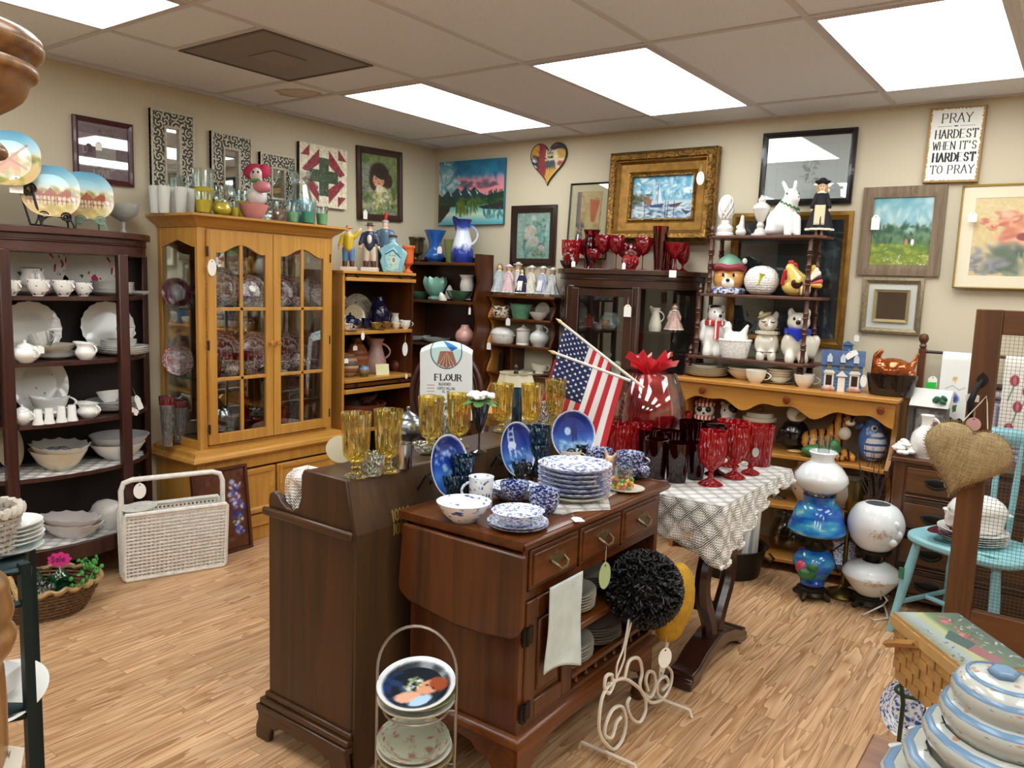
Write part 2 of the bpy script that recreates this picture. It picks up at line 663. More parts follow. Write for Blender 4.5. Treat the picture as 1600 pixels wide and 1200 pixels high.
# ------------------------------------------------------------------ the room
def room():
 t = NT('oak_laminate_floor')
 b = t.bsdf(Roughness=0.32)
 co = t.coord()
 mp = t.coord((1,1,1),(0,0,pi / 2))
 br = t.n('ShaderNodeTexBrick',Scale=1.0,_offset=0.37,_offset_frequency=2)
 br.inputs['Brick Width'].default_value = 0.62
 br.inputs['Row Height'].default_value = 0.066
 br.inputs['Mortar Size'].default_value = 0.0007
 br.inputs['Color1'].default_value = (0,0,0,1)
 br.inputs['Color2'].default_value = (1,1,1,1)
 br.inputs['Mortar'].default_value = (0.1,0.1,0.1,1)
 t.l(mp,br.inputs[0])
 gr = t.coord((16,1.1,1))
 ad = t.n('ShaderNodeVectorMath',_operation='ADD')
 t.l(gr,ad.inputs[0])
 sc = t.n('ShaderNodeVectorMath',_operation='SCALE')
 t.l(br.outputs[0],sc.inputs[0])
 sc.inputs['Scale'].default_value = 23.0
 t.l(sc.outputs[0],ad.inputs[1])
 n1 = t.n('ShaderNodeTexNoise',Scale=1.0,Detail=2.0,Roughness=0.5,Distortion=0.6)
 t.l(ad.outputs[0],n1.inputs[0])
 rings = t.math('FRACT',t.math('MULTIPLY',n1.outputs[0],9.0))
 n2 = t.n('ShaderNodeTexNoise',Scale=5.0,Detail=6.0,Roughness=0.7)
 t.l(ad.outputs[0],n2.inputs[0])
 g = t.math('ADD',t.math('MULTIPLY',rings,0.50),t.math('MULTIPLY',n2.outputs[0],0.62))
 c = t.ramp(g,[(0.15,L('845836')),(0.42,L('b68c63')),(0.8,L('d8b38c'))])
 tone = t.ramp(br.outputs[0],[(0,(0.80,0.78,0.76,1)),(1,(1.08,1.06,1.04,1))])
 c = t.mix(1.0,c,tone,'MULTIPLY')
 t.l(t.mix(br.outputs['Fac'],c,L('6d4a2c')),b.inputs['Base Color'])
 t.bump(b,n2.outputs[0],0.06,0.001)
 struct('floor',G().box(-.1,-8.1,-.1,6.7,.1,0),t.m,smooth=False)

 w = mat('c9bfa6',0.75,bump=0.08,bscale=220)
 struct('wall_left',G().box(-.1,-8,0,0,0,2.44),w,smooth=False)
 struct('wall_back',G().box(-.1,0,0,6.7,.1,2.44),w,smooth=False)
 struct('wall_right',G().box(6.6,-8,0,6.7,0,2.44),w,smooth=False)
 struct('wall_front',G().box(-.1,-8.1,0,6.7,-8,2.44),mat('5d4c3b',.7),smooth=False)
 bb = mat('b9ae9a',0.5)
 struct('baseboard_left',G().box(0,-8,0,.012,-.012,.09),bb,smooth=False)
 struct('baseboard_back',G().box(0,-.012,0,6.6,0,.09),bb,smooth=False)

 t = NT('ceiling_tile')
 b = t.bsdf(Roughness=0.9)
 co = t.coord()
 no = t.n('ShaderNodeTexNoise',Scale=170.0,Detail=3.0)
 t.l(co,no.inputs[0])
 c = t.ramp(no.outputs[0],[(.3,L('d6dde8')),(.6,L('e2e9f4'))])
 # brown water stain on the tile beside the vent
 ds = t.n('ShaderNodeVectorMath',_operation='DISTANCE')
 n3 = t.n('ShaderNodeTexNoise',Scale=14.0,Detail=3.0)
 t.l(co,n3.inputs[0])
 t.l(co,ds.inputs[0])
 ds.inputs[1].default_value = (STAIN[0],STAIN[1],2.44)
 d = t.math('ADD',ds.outputs['Value'],t.math('MULTIPLY',t.math('SUBTRACT',n3.outputs[0],.5),.08))
 st = t.ramp(d,[(0.0,(.45,.45,.45,1)),(.085,(.5,.5,.5,1)),(.11,(.85,.85,.85,1)),(.125,(0,0,0,1))])
 t.l(t.mix(st,c,L('a88a5c')),b.inputs['Base Color'])
 t.bump(b,no.outputs[0],0.25,0.003)
 struct('ceiling',G().box(-.1,-8.1,2.44,6.7,.1,2.54),t.m,smooth=False)
 g = G()
 T = .6096
 for k in range(12):
  x = .08 + k * T
  if x < 6.6:
   g.box(x - .012,-8,2.434,x + .012,0,2.4405)
 for k in range(7):
  y = -.345 - k * 2 * T
  if y > -8:
   g.box(0,y - .012,2.4335,6.6,y + .012,2.4405)
 g.box(.08,-1.882,2.4338,.08 + 2 * T,-1.858,2.4405)
 g.box(.08 + T,-2.492,2.4338,.08 + 2 * T,-2.468,2.4405)
 g.box(0,-8,2.432,.022,0,2.4405).box(0,-.022,2.432,6.6,0,2.4405)
 struct('trim_1',g,mat('c8c8cc',0.6),smooth=False)

 t = NT('lit_diffuser')
 e = t.n('ShaderNodeEmission',Color=(0.97,1.0,0.99,1),Strength=CEILING_LIGHT_STRENGTH)
 t.l(e.outputs[0],t.out.inputs[0])
 tm = mat('b9b4bb',0.4)
 first = None
 names = {(0,0): 'lit ceiling light panel beside the square air vent, towards the corner of the room',
             (1,0): 'lit ceiling light panel above the gold framed harbour picture',
             (2,0): 'lit ceiling light panel above the pray sign',
             (0,1): 'lit ceiling light panel above the bow-front china cabinet, cut by the picture edge'}
 for j in range(3):
  for i in range(5):
   x0 = .08 + T * (1 + 2 * i) + .012
   y1 = -.345 - j * 4 * T - .012
   y0 = y1 - 2 * T + .024
   x1 = x0 + T - .024
   if x1 > 6.6:
    continue
   if first is None:
    first = thing('ceiling_light','','ceiling light',(x0,y0,2.44))
    make('frame',G().sweep([(-.018,2.4395),(0,2.4395),(0,2.4325),(-.018,2.428)],[(x0,y0),(x1,y0),(x1,y1),(x0,y1)],True),tm,first,smooth=False,world=True)
    make('diffuser',G().box(x0 + .017,y0 + .017,2.431,x1 - .017,y1 - .017,2.439),t.m,first,smooth=False,world=True)
    r = first
   else:
    r = dup(first)
    r.location = (x0,y0,2.44)
   tag(r,names.get((i,j),'lit ceiling light panel over the shop aisles behind the view'),'ceiling light','ceiling light panels')

 v = thing('ceiling_vent','square brown perforated air vent set in the ceiling','vent',(.995,-2.175,2.44))
 t = NT('perforated_metal')
 b = t.bsdf(Roughness=0.5,Metallic=0.2)
 vo = t.n('ShaderNodeTexVoronoi',Scale=110.0,Randomness=0.0)
 t.l(t.coord(),vo.inputs[0])
 t.l(t.ramp(vo.outputs['Distance'],[(.36,L('3a3632')),(.44,L('a39a90'))]),b.inputs['Base Color'])
 make('perforated_face',G().box(-.287,-.287,-.008,.287,.287,-.001),t.m,v,smooth=False)
 make('frame',G().sweep([(-.012,-.001),(0,-.001),(0,-.012),(-.012,-.012)],[(-.297,-.297),(.297,-.297),(.297,.297),(-.297,.297)],True),mat('5c534a',.5),v,smooth=False)
 make('diffuser_plate',G().box(-.09,-.09,-.013,.09,.09,-.008),mat('857b70',.5),v,smooth=False)

STAIN = (0.5,-1.653,2.44)[:2]
room()

# ------------------------------------------------------------------ pictures on the walls
RX90 = Matrix.Rotation(pi / 2,4,'X')

def moulding(w,h,prof):
 """frame moulding round an opening w by h; prof = [(out, towards the room)]"""
 g = G().sweep(prof,[(-w / 2,-h / 2),(w / 2,-h / 2),(w / 2,h / 2),(-w / 2,h / 2)],True)
 return g.xf(RX90)

def picture(name,label,loc,w,h,fw,fm,cv=None,rz=0,depth=.022,matw=0,matm=None,tilt=0,roll=0,prof=None,cat='picture',glass=False,inner=None,mirror=False):
 """w, h over all; loc is the centre on the wall plane"""
 r = thing(name,label,cat,loc,rz)
 r.rotation_euler = Euler((tilt,roll,rz))
 iw,ih = w - 2 * fw,h - 2 * fw
 if prof is None:
  prof = [(0,0),(0,depth * .6),(fw * .25,depth * .75),(fw * .55,depth),(fw,depth * .8),(fw,0)]
 if fw > 0:
  make('frame',moulding(iw,ih,prof),fm,r,smooth=True,ang=30)
 if matw:
  make('mat_board',moulding(iw - 2 * matw,ih - 2 * matw,[(0,.004),(0,.007),(matw,.007),(matw,.004)]),matm,r,smooth=False)
 if inner:
  make('inner_frame',moulding(iw - 2 * matw,ih - 2 * matw,[(0,.007),(0,.016),(inner[0],.02),(inner[0],.007)]),inner[1],r,smooth=False)
 pw,ph = iw - 2 * matw,ih - 2 * matw
 if mirror:
  make('mirror_glass',G().box(-pw / 2,-.006,-ph / 2,pw / 2,-.003,ph / 2),MIRROR,r,smooth=False)
 elif cv is not None:
  o = canvas('print',cv,flat(pw,ph,-.005),painted(0.7,0.1,0.05),r)
 make('backing',G().box(-iw / 2 - fw * .5,-.003,-ih / 2 - fw * .5,iw / 2 + fw * .5,0,ih / 2 + fw * .5),mat('4a4038',.8),r,smooth=False)
 if glass:
  make('glass',G().box(-iw / 2,-.0095,-ih / 2,iw / 2,-.0085,ih / 2),PANE,r,smooth=False)
 return r

MIRROR = mat('e8ecee',0.02,1.0)
PANE = thin_glass('fafcfb',refl=0.55,rough=0.01)

# mauve sampler print with a wine frame
cv = CV(140,140,'a893a0')
for y0,y1,c in ((.05,.2,'9b8390'),(.2,.36,'b9a6b0'),(.36,.62,'8f7486'),(.62,.8,'c4b4bd'),(.8,1,'9a7f90')):
 cv.rect(0,y0,1,y1,c)
cv.rect(.12,.4,.3,.6,'7d6072').rect(.35,.42,.75,.62,'cfc5c3').dabs(30,.3,.1,.7,.4,['6d6a60','8b8a78','b7a9a6'],.02,.05)
cv.dabs(26,.3,.66,.85,.82,['5f5b57','756f66','d8d0cc'],.015,.04)
cv.text(.1,.42,.14,'D',.02,col='c9b9c3').text(.3,.84,.12,'LOVE',.016,.008,'d9cdd4').text(.84,.64,.12,'M',.014,col='c9b9c3').noise(.02)
picture('framed_print','mauve sampler print in a wine-red frame above the bow-front china cabinet',(.003,-2.462,2.047),.295,.31,.024,mat('4a1c22',.35,0,.3),cv,pi / 2,glass=True)

# three mirrors with carved scroll frames, stepping down in height
t = NT('carved_scroll_frame')
b = t.bsdf(Roughness=0.6)
co = t.coord()
vo = t.n('ShaderNodeTexVoronoi',Scale=22.0,Randomness=0.55)
t.l(co,vo.inputs[0])
no = t.n('ShaderNodeTexNoise',Scale=30.0,Detail=2.0)
t.l(co,no.inputs[0])
sep = t.n('ShaderNodeVectorMath',_operation='SUBTRACT')
t.l(co,sep.inputs[0]); t.l(vo.outputs['Position'],sep.inputs[1])
xyz = t.n('ShaderNodeSeparateXYZ')
t.l(sep.outputs[0],xyz.inputs[0])
ang = t.math('ARCTAN2',xyz.outputs[2],xyz.outputs[0])
sp = t.math('ADD',t.math('MULTIPLY',vo.outputs['Distance'],2.6),t.math('MULTIPLY',ang,0.318))
sw = t.math('FRACT',sp)
t.l(t.ramp(sw,[(.0,L('d5d0bf')),(.32,L('cdc7b4')),(.42,L('3f3c30')),(.9,L('4a4738'))]),b.inputs['Base Color'])
t.bump(b,sw,0.6,0.006)
SCROLL = t.m
cream = mat('c9c2ae',.5,var=.25,bscale=40)
for w,h,y,z,lab in ((.245,.52,-2.099,2.045,'tallest of three carved scroll mirrors, above the china hutch'),
      (.26,.42,-1.742,2.04,'middle-height carved scroll mirror, behind the pink headed bird figurine'),
      (.255,.34,-1.424,2.015,'shortest carved scroll mirror, between the quilt block and the taller mirrors')):
 r = picture('carved_mirror',lab,(.003,y,z),w,h,.083,SCROLL,None,pi / 2,prof=[(0,0),(0,.02),(.074,.02),(.083,.02),(.083,0)],mirror=True,cat='mirror')
 make('outer_bead',moulding(w - .018,h - .018,[(0,.002),(0,.026),(.009,.024),(.009,.002)]),cream,r,smooth=False)
 make('inner_bead',moulding(w - .166,h - .166,[(-.004,.004),(-.004,.022),(.008,.027),(.012,.004)]),cream,r,smooth=False)

# painted quilt block
cv = CV(120,120,'e3dac1')
R_,G_ = '8c2f3a','3f4f36'
for sx in (0,1):
 for sy in (0,1):
  f = lambda P: [((1 - x if sx else x),(1 - y if sy else y)) for x,y in P]
  cv.poly(f([(.02,.2),(.2,.02),(.2,.2)]),R_)
  cv.poly(f([(.4,.06),(.4,.3),(.16,.48),(.05,.42)]),R_)
cv.rect(.4,.2,.6,.82,G_).rect(.2,.4,.8,.6,G_).noise(.05,3)
r = thing('quilt_block_board','square painted board with a red and green quilt cross','wall art',(.003,-1.079,2.1),pi / 2)
canvas('painted_face',cv,flat(.385,.378,-.026),painted(.6),r)
make('board',G().box(-.1925,-.0255,-.189,.1925,0,.189),mat('14110f',.6),r,smooth=False)

# portrait of a girl among leaves
cv = CV(110,140,'6d7f4e')
cv.dabs(160,0,0,1,.5,['7d8f5a','5d7244','8a9a68'],.05,.12).dabs(200,0,.55,1,1,['58703a','8d9a5e','5d6a78','a9a77c','47602f','6f6f88'],.03,.08)
cv.dabs(60,.02,.2,.25,.6,['8d8f96','77805f'],.03,.06)
cv.ell(.5,.33,.27,.2,'3a2c22',.3).ell(.42,.45,.2,.17,'3a2c22').ell(.72,.42,.14,.12,'40301f')
cv.ell(.47,.42,.155,.125,'d9a37d',.25).ell(.5,.3,.22,.09,'35271d',.35)
cv.ell(.4,.4,.022,.012,'2a1d18').ell(.53,.385,.022,.012,'2a1d18').ell(.48,.475,.035,.012,'a4503f').ell(.45,.44,.012,.02,'c4875f').ell(.37,.455,.03,.02,'d88a6b',op=.6).ell(.58,.44,.03,.02,'d88a6b',op=.6)
cv.ell(.55,.66,.2,.14,'d8cf9e').ell(.5,.56,.1,.06,'e4dcc0').dabs(70,.3,.6,.8,.9,['cfc998','b9b07a','7e8d58','707890'],.02,.05)
cv.noise(.03,3)
picture('framed_portrait','dark framed portrait of a brown-haired girl among green leaves',(.003,-.571,2.108),.425,.48,.042,wood('walnut_frame','2a1710','4a2b1a','z',.3),cv,pi / 2,roll=-.035)

# mountain lake canvas
cv = CV(170,130)
cv.grad([(0,'1e6f94'),(.18,'2f86a8'),(.3,'c98aa0'),(.45,'e88f96'),(.55,'d99aa5'),(.6,'4c8f93'),(1,'8ed0cf')])
cv.dabs(120,0,.05,.3,.5,['9fc4cc','6aa6b5','3c8ba0','c9dadb'],.03,.07).dabs(40,.3,.0,1,.2,['2a7a9c','1a6288'],.06,.12)
cv.poly([(.02,.6),(.15,.45),(.2,.52),(.3,.42),(.36,.48),(.42,.4),(.5,.47),(.56,.41),(.64,.5),(.75,.56),(.75,.62),(.02,.64)],'23424c')
for x,y in ((.17,.47),(.32,.45),(.44,.43),(.47,.46),(.57,.44)):
 cv.poly([(x,y),(x + .05,y + .08),(x + .035,y + .09)],'d8e4e6')
cv.dabs(20,.35,.33,.9,.42,['44586c','6b4c5c'],.03,.06,0)
cv.poly([(0,.5),(.1,.58),(.3,.62),(.6,.63),(.75,.55),(1,.5),(1,.7),(.6,.68),(0,.74)],'1f3f2f').dabs(80,0,.58,1,.7,['2c4f2c','173226','4d6a2a'],.02,.05)
cv.grad([(0,'57b4bd'),(.4,'cfe2c8'),(1,'3f9fb8')],.72,1).dabs(50,.28,.66,.6,.82,['5a6e2a','3e5a2a','77862f'],.02,.05,1.4)
cv.poly([(0,.7),(.2,.68),(.18,.78),(.05,.95),(0,.97)],'2d2624').poly([(.62,.72),(1,.66),(1,.78),(.7,.76)],'2d2a28').dabs(40,.7,.78,1,.9,['2b6b78','3b8890'],.01,.04,1.5)
for i in range(30):
 x = cv.rng.uniform(.72,1)
 cv.line([(x,.6),(x,.6 - cv.rng.uniform(.06,.14))],.012,'16332c')
r = thing('landscape_canvas','unframed canvas of a turquoise lake, mountains and pink sky','picture',(.368,-.003,2.105),0)
canvas('painted_face',cv,flat(.597,.452,-.026),painted(.45,.2,.1),r)
make('stretcher',G().box(-.2985,-.0255,-.226,.2985,0,.226),mat('2f6f80',.6),r,smooth=False)

# patchwork heart plaque
def heart(n=60,s=1.0):
 P = []
 for i in range(n):
  t_ = 2 * pi * i / n
  P.append((16 * sin(t_) ** 3 / 32 * s,(13 * cos(t_) - 5 * cos(2 * t_) - 2 * cos(3 * t_) - cos(4 * t_)) / 30 * s))
 return P
cv = CV(90,90,'c79a3c')
cv.rect(.25,0,.45,1,'8a2a2c').rect(0,.38,.25,.8,'23262e').rect(.45,0,1,.27,'23262e').rect(.45,.27,.75,.5,'e0d5ae').rect(.75,.27,1,.5,'c79a3c').rect(.45,.5,.7,.68,'33414b').rect(.7,.5,1,.68,'d8cba0')
cv.ell(.84,.55,.1,.07,'9c2b2b').rect(.7,.46,1,.53,'d8cba0').ell(.12,.47,.06,.035,'eeeeea').ell(.15,.63,.06,.035,'eeeeea').text(.49,.31,.05,'LOVE',.012).text(.49,.4,.05,'HOME',.012).ell(.66,.13,.08,.05,'8a2a2c').noise(.04,3)
r = thing('heart_plaque','small patchwork heart plaque high on the back wall','wall art',(1.016,-.003,2.29),0)
P = heart(60,.29)
g = G().prism([(x,z) for x,z in P],-.012,0,'y')
make('plaque',g,mat('1c1714',.6),r,smooth=False)
vs,fs = [(0,-.0125,.01)],[]
for k in range(1,9):
 vs += [(x * k / 8 * .95,-.0125 - .002 * (1 - k / 8),.01 + (z - .01) * k / 8 * .95) for x,z in P]
n = len(P)
fs = [(0,1 + i,1 + (i + 1) % n) for i in range(n)]
for k in range(7):
 fs += [(1 + k * n + i,1 + (k + 1) * n + i,1 + (k + 1) * n + (i + 1) % n,1 + k * n + (i + 1) % n) for i in range(n)]
o = make('patchwork_face',G().add(vs,fs),painted(.5),r)
colour_points(o,cv.at(np.array([v[0] for v in vs]) / .29 + .5,.5 - (np.array([v[2] for v in vs]) - 0) / .29))

# white roses print
cv = CV(90,120,'a9cfc6')
cv.noise(.03).dabs(70,.2,.15,.85,.95,['6f9a8c','5b8577','86b0a2'],.03,.06)
for x,y,q in ((.5,.12,.07),(.42,.4,.17),(.5,.62,.16),(.75,.76,.08),(.3,.5,.08)):
 cv.ell(x,y,q,q * .75,'f1ece3').dabs(12,x - q * .6,y - q * .5,x + q * .6,y + q * .5,['f7f3ec','e0d8cc','e9cfc7'],q * .25,q * .45)
cv.dabs(8,.7,.7,.82,.82,['d9a3a0','e8c0ba'],.02,.04)
picture('framed_rose_print','white roses on pale teal in a dark frame above the row of dolls',(.916,-.003,1.799),.37,.405,.048,wood('dark_frame','1d110c','33201a','z',.3),cv,glass=True)

# street print in a thin black frame, leaning
cv = CV(100,150,'d9bd8a')
cv.dabs(80,0,0,1,1,['e2c795','c9a970','b9935d'],.06,.15).rect(0,.0,.16,.6,'8d7f86').dabs(40,0,.55,.3,.95,['5d5468','77708a','413a4a'],.03,.08)
cv.poly([(.5,.12),(.9,.16),(.72,.52),(.58,.5)],'d2704a').line([(.95,.1),(.9,.7)],.012,'8a6a42').dabs(20,.6,.62,.95,.9,['5b4a3e','8a6a4a'],.02,.06,1.5)
picture('framed_street_print','tall print with an orange awning in a thin black frame behind the ruby glasses',(1.362,-.03,1.885),.30,.49,.011,mat('17120f',.3),cv,tilt=-.06,matw=.045,matm=mat('e2d3af',.8),depth=.018,glass=True)

# harbour painting in a heavy gilt frame
cv = CV(150,110)
cv.grad([(0,'4a9cc4'),(.35,'9cc8d8'),(.55,'7fb2c8'),(.6,'b8cdd6'),(1,'a9bccb')])
cv.dabs(90,0,0,1,.5,['dfe9ec','b9d5df','5fa8ca','3f92bc','f0f2f0'],.03,.08).dabs(40,.6,.42,1,.55,['4d86a8','6d9dba'],.01,.03,1.5)
cv.dabs(50,0,.42,.32,.66,['3c5d3a','2e4a35','50704a','8d5a46'],.02,.06).rect(.2,.54,.33,.68,'8a6352').dabs(160,0,.66,1,1,['5e7f9c','c9d4da','2f4a6a','8da6b8','e2ddd0','3d5a78'],.015,.05,0)
for x,t_,w_ in ((.38,.08,.02),(.42,.16,.016),(.14,.22,.006)):
 cv.line([(x,t_),(x + .01,.72)],w_ * .6,'41566e')
cv.poly([(.38,.12),(.34,.62),(.4,.64)],'b9c6d3').poly([(.44,.2),(.43,.62),(.5,.6)],'d6dee4').poly([(.28,.68),(.54,.64),(.5,.74),(.33,.74)],'2d4a70')
cv.poly([(.6,.68),(.84,.62),(.76,.72),(.64,.73)],'4a3b46').poly([(.02,.78),(.3,.84),(.22,.9),(.05,.86)],'c9d2d6').poly([(.82,.8),(.98,.84),(.9,.92)],'33445e')
for x in (.22,.6,.56,.7):
 cv.line([(x,.6),(x,.95)],.014,'2a2430')
t = NT('gilt_ornament')
b = t.bsdf(Roughness=0.38,Metallic=0.75)
no = t.n('ShaderNodeTexNoise',Scale=34.0,Detail=5.0,Distortion=2.0)
t.l(t.coord(),no.inputs[0])
t.l(t.ramp(no.outputs[0],[(.35,L('3f2b10')),(.55,L('8f6a30')),(.75,L('b98f4c'))]),b.inputs['Base Color'])
t.bump(b,no.outputs[0],0.9,0.008)
GILT = t.m
gold = mat('8f682c',.38,.65,var=.3,bscale=25)
r = picture('gilt_framed_harbour','harbour painting with sailing boats in a heavy gilt frame',(1.868,-.02,2.02),.70,.55,.15,gold,cv,tilt=-.05,prof=[(0,0),(0,.012),(.02,.02),(.03,.03),(.075,.035),(.09,.06),(.15,.05),(.15,0)])
make('carved_outer_moulding',moulding(.58,.43,[(-.002,.05),(.01,.075),(.035,.085),(.058,.06),(.062,.01),(.0,.01)]),GILT,r)
make('beaded_inner_moulding',moulding(.40,.25,[(0,.012),(.003,.028),(.012,.03),(.018,.018)]),GILT,r)

# large black frame
cv = CV(120,90,'dfe3e4')
cv.line([(.12,.1),(.88,.1),(.88,.9),(.12,.9),(.12,.1)],.004,'c2c8c9').dabs(30,.45,.3,.65,.75,['9ea3a3','b9bdbd','7f8584'],.015,.04).line([(.5,.75),(.58,.3)],.006,'8a8f8f')
picture('black_framed_print','pale line drawing in a wide black frame above the white rabbit',(2.708,-.003,2.152),.50,.392,.03,mat('101114',.25,0,.3),cv,matw=.012,matm=mat('e7eaea',.8),glass=True,roll=.012)

# big dark picture with a gold frame behind the spindle shelf
cv = CV(110,130,'22303a')
cv.dabs(90,0,0,1,1,['1b2831','2b3d48','34464e','18222a'],.06,.14).rect(.28,.3,.75,.75,'39474a').dabs(25,.7,.2,.95,.5,['4b5f64','5d7076'],.02,.05)
picture('gold_framed_dark_picture','large dark blue picture in a gold frame behind the spindle shelf',(2.645,-.003,1.55),.66,.73,.045,gold,cv,glass=True)

# wooden sign
cv = CV(220,324,'eceee8')
for x in np.linspace(0,1,60):
 for yy in (0,1):
  cv.ell(x,yy,.02,cv.rng.uniform(.008,.028),'a5834f')
for y in np.linspace(0,1,80):
 for xx in (0,1):
  cv.ell(xx,y,cv.rng.uniform(.01,.045),.012,'a5834f')
cv.text(.22,.08,.12,'PRAY',.014,.005,cw=.68,gap=.24).line([(.16,.25),(.42,.25)],.004,'333333').line([(.58,.25),(.86,.25)],.004,'333333').ell(.5,.25,.04,.008,'222222')
cv.text(.13,.3,.11,'HARDEST',.017,.005,cw=.55,gap=.3).text(.11,.46,.105,"WHEN IT'S",.014,.005,cw=.52,gap=.3).text(.13,.615,.11,'HARDEST',.025,.005,cw=.53,gap=.36).text(.11,.78,.11,'TO PRAY',.014,.005,cw=.62,gap=.28)
r = thing('wooden_sign','white wooden sign with black lettering about praying','sign',(3.413,-.003,2.222),0)
r.rotation_euler = (0,0.02,0)
canvas('lettered_face',cv,flat(.232,.352,-.0265),painted(.7),r)
make('board',G().box(-.122,-.026,-.18,.122,0,.18),wood('raw_sign_wood','8a6a3c','a98854','z',.7,0),r,smooth=False)

# meadow painting, weathered frame
cv = CV(120,110)
cv.grad([(0,'5d9bab'),(.3,'94b9bd'),(.45,'a9c0b8'),(.6,'587a58'),(.72,'5d7a3c'),(1,'7f8a35')])
cv.dabs(60,0,.02,1,.4,['8fb8c0','b3ccce','78abb8'],.05,.12).dabs(90,0,.42,1,.66,['3f6048','557856','6b8a6a','2f5040'],.03,.08).dabs(120,0,.7,1,1,['8a9a3c','71862f','a3a84a'],.02,.06,0)
cv.dabs(50,.2,.85,1,1,['e8e6d0','f2f0e4'],.006,.014)
for x,c in ((.6,'b9806a'),(.7,'f0ece0')):
 cv.ell(x,.66,.025,.05,c).ell(x,.6,.015,.018,'7a4a38')
picture('weathered_framed_painting','meadow painting with two small figures in a weathered wood frame',(3.21,-.003,1.807),.39,.452,.055,wood('barn_wood','5d4a3a','8f7d68','z',.85,0),cv)

# small square mirror
r = picture('matted_mirror','small mirror in a wide pale mat and silver-gold frame',(3.197,-.003,1.425),.292,.29,.03,mat('8d7f63',.4,.5,var=.3,bscale=80),None,matw=.045,matm=mat('c3c6bd',.8),inner=(.014,mat('a5936a',.35,.6)),mirror=True,cat='mirror')

# peach roses picture, thin gilt frame, runs out of the frame
cv = CV(150,120,'cdb98a')
cv.noise(.02,2).dabs(60,.0,.6,.4,1,['b3a98c','8d8f98','c9b588'],.04,.09)
for x,y,q in ((.36,.5,.2),(.26,.28,.11),(.08,.3,.045),(.14,.38,.045),(.55,.25,.12)):
 cv.ell(x,y,q * .8,q,'c9876a').dabs(22,x - q * .6,y - q * .7,x + q * .6,y + q * .7,['dda183','c47a62','b56a55','e2b196'],q * .25,q * .5)
cv.ell(.36,.5,.05,.05,'8e4a48').dabs(24,.16,.66,.5,.95,['5d6b5a','7a8570','4d5f5a'],.05,.1).dabs(20,.0,.7,.25,.95,['77787f','8e8d92'],.03,.06)
for i in range(6):
 cv.line([(.34 + i * .03,.7),(.36 + i * .02,1)],.008,'97a07c')
picture('framed_peach_roses','large peach roses picture with a pale mat and thin gilt frame',(3.83,-.02,1.775),.72,.50,.009,mat('b9a05e',.3,.7),cv,matw=.055,matm=mat('ddd3ba',.8),tilt=-.03,depth=.02)

# ------------------------------------------------------------------ furniture
PINE = wood('golden_pine','a8702a','d49f4c','z',.35,.2,.8,(.25,.75))
PINE_Y = wood('golden_pine_y','a8702a','d49f4c','y',.35,.2,.8,(.25,.75))
PINE_X = wood('amber_pine','a8702a','c98f42','x',.32,.25,.8,(.25,.75))
PINE_V = wood('amber_pine_upright','9a6428','bd8340','z',.32,.25,.8,(.25,.75))
MAHOG = wood('dark_mahogany','2a1210','4b261d','z',.35,.2)
MAHOG_Y = wood('dark_mahogany_y','331713','563024','y',.4,.15)
CURIO = wood('deep_walnut','22100a','442317','z',.3,.3)
CURIO_X = wood('deep_walnut_x','22100a','442317','x',.3,.3)
CHERRY = wood('cherry','301505','5f300e','z',.32,.15,.7)
CHERRY_Y = wood('cherry_y','3d1c06','6e3a12','y',.32,.15,.7)
CHERRY_X = wood('cherry_x','3d1c06','6a3811','x',.3,.15,.7)
MAPLE = wood('brown_maple','251307','4a2a12','z',.34,.12,.6)
MAPLE_X = wood('brown_maple_x','2b180b','4d2e16','x',.32,.15,.6)
RAWBACK = wood('raw_back_board','2e1d0c','54391b','z',.6,.05,.5)
OAK = wood('brown_oak','3b1f0c','6d4320','x',.35,.2,.7)
OAK_V = wood('brown_oak_upright','3b1f0c','633b1c','z',.35,.2,.7)
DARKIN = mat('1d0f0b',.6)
BRASS = mat('8a7a4e',.35,.9)
DBRASS = mat('4c4230',.4,.8)
IRON = mat('1b1b1c',.5,.4)

def P_(name,g,m,parent,**kw):
 kw.setdefault('world',True)
 return make(name,g,m,parent,**kw)

# --- pine china hutch on the side wall
h = thing('china_hutch','golden pine china hutch with glass doors full of red and white china','cabinet',(.2,-1.74,0))
x1,ya,yb = .40,-2.225,-1.275
g = G().box(.01,ya,0,x1 - .02,ya + .02,.49).box(.01,yb - .02,0,x1 - .02,yb,.49).box(.02,ya + .02,.02,x1 - .02,yb - .02,.05).box(.01,ya + .02,0,.02,yb - .02,.49).box(x1 - .02,ya + .05,0,x1,yb - .05,.075).box(x1 - .02,ya + .05,.42,x1,yb - .05,.49).box(x1 - .02,ya,0,x1,ya + .05,.49).box(x1 - .02,yb - .05,0,x1,yb,.49)
P_('base_cabinet',g,PINE,h,bev=.003)
for k,y0 in enumerate((ya + .055,-1.74 + .005)):
 y1 = y0 + .42
 d = P_('base_door',G().box(x1 - .004,y0,.155,x1 + .016,y1,.412),PINE,h,bev=.003)
 P_('raised_panel',G().sweep([(0,.016),(.012,.024),(.03,.024),(.03,.016)],[(0,0),(.34,0),(.34,.18),(0,.18)],True).xf(Matrix.Translation((x1,y0 + .04,.195)) @ Matrix(((0,0,1,0),(1,0,0,0),(0,1,0,0),(0,0,0,1)))),PINE_Y,h,smooth=False)
 P_('base_drawer',G().box(x1 - .004,y0,.08,x1 + .014,y1,.148),PINE_Y,h,bev=.004)
path = [(.01,ya - .005),(x1,ya - .005),(x1,yb + .005),(.01,yb + .005)]
P_('waist_moulding',G().sweep([(-.05,.485),(.02,.485),(.035,.5),(.03,.515),(.012,.525),(.008,.545),(-.02,.552),(-.05,.552)],path).box(.01,ya,.49,x1,yb,.545),PINE_Y,h)
ux,ua,ub = .375,-2.19,-1.31
g = G()
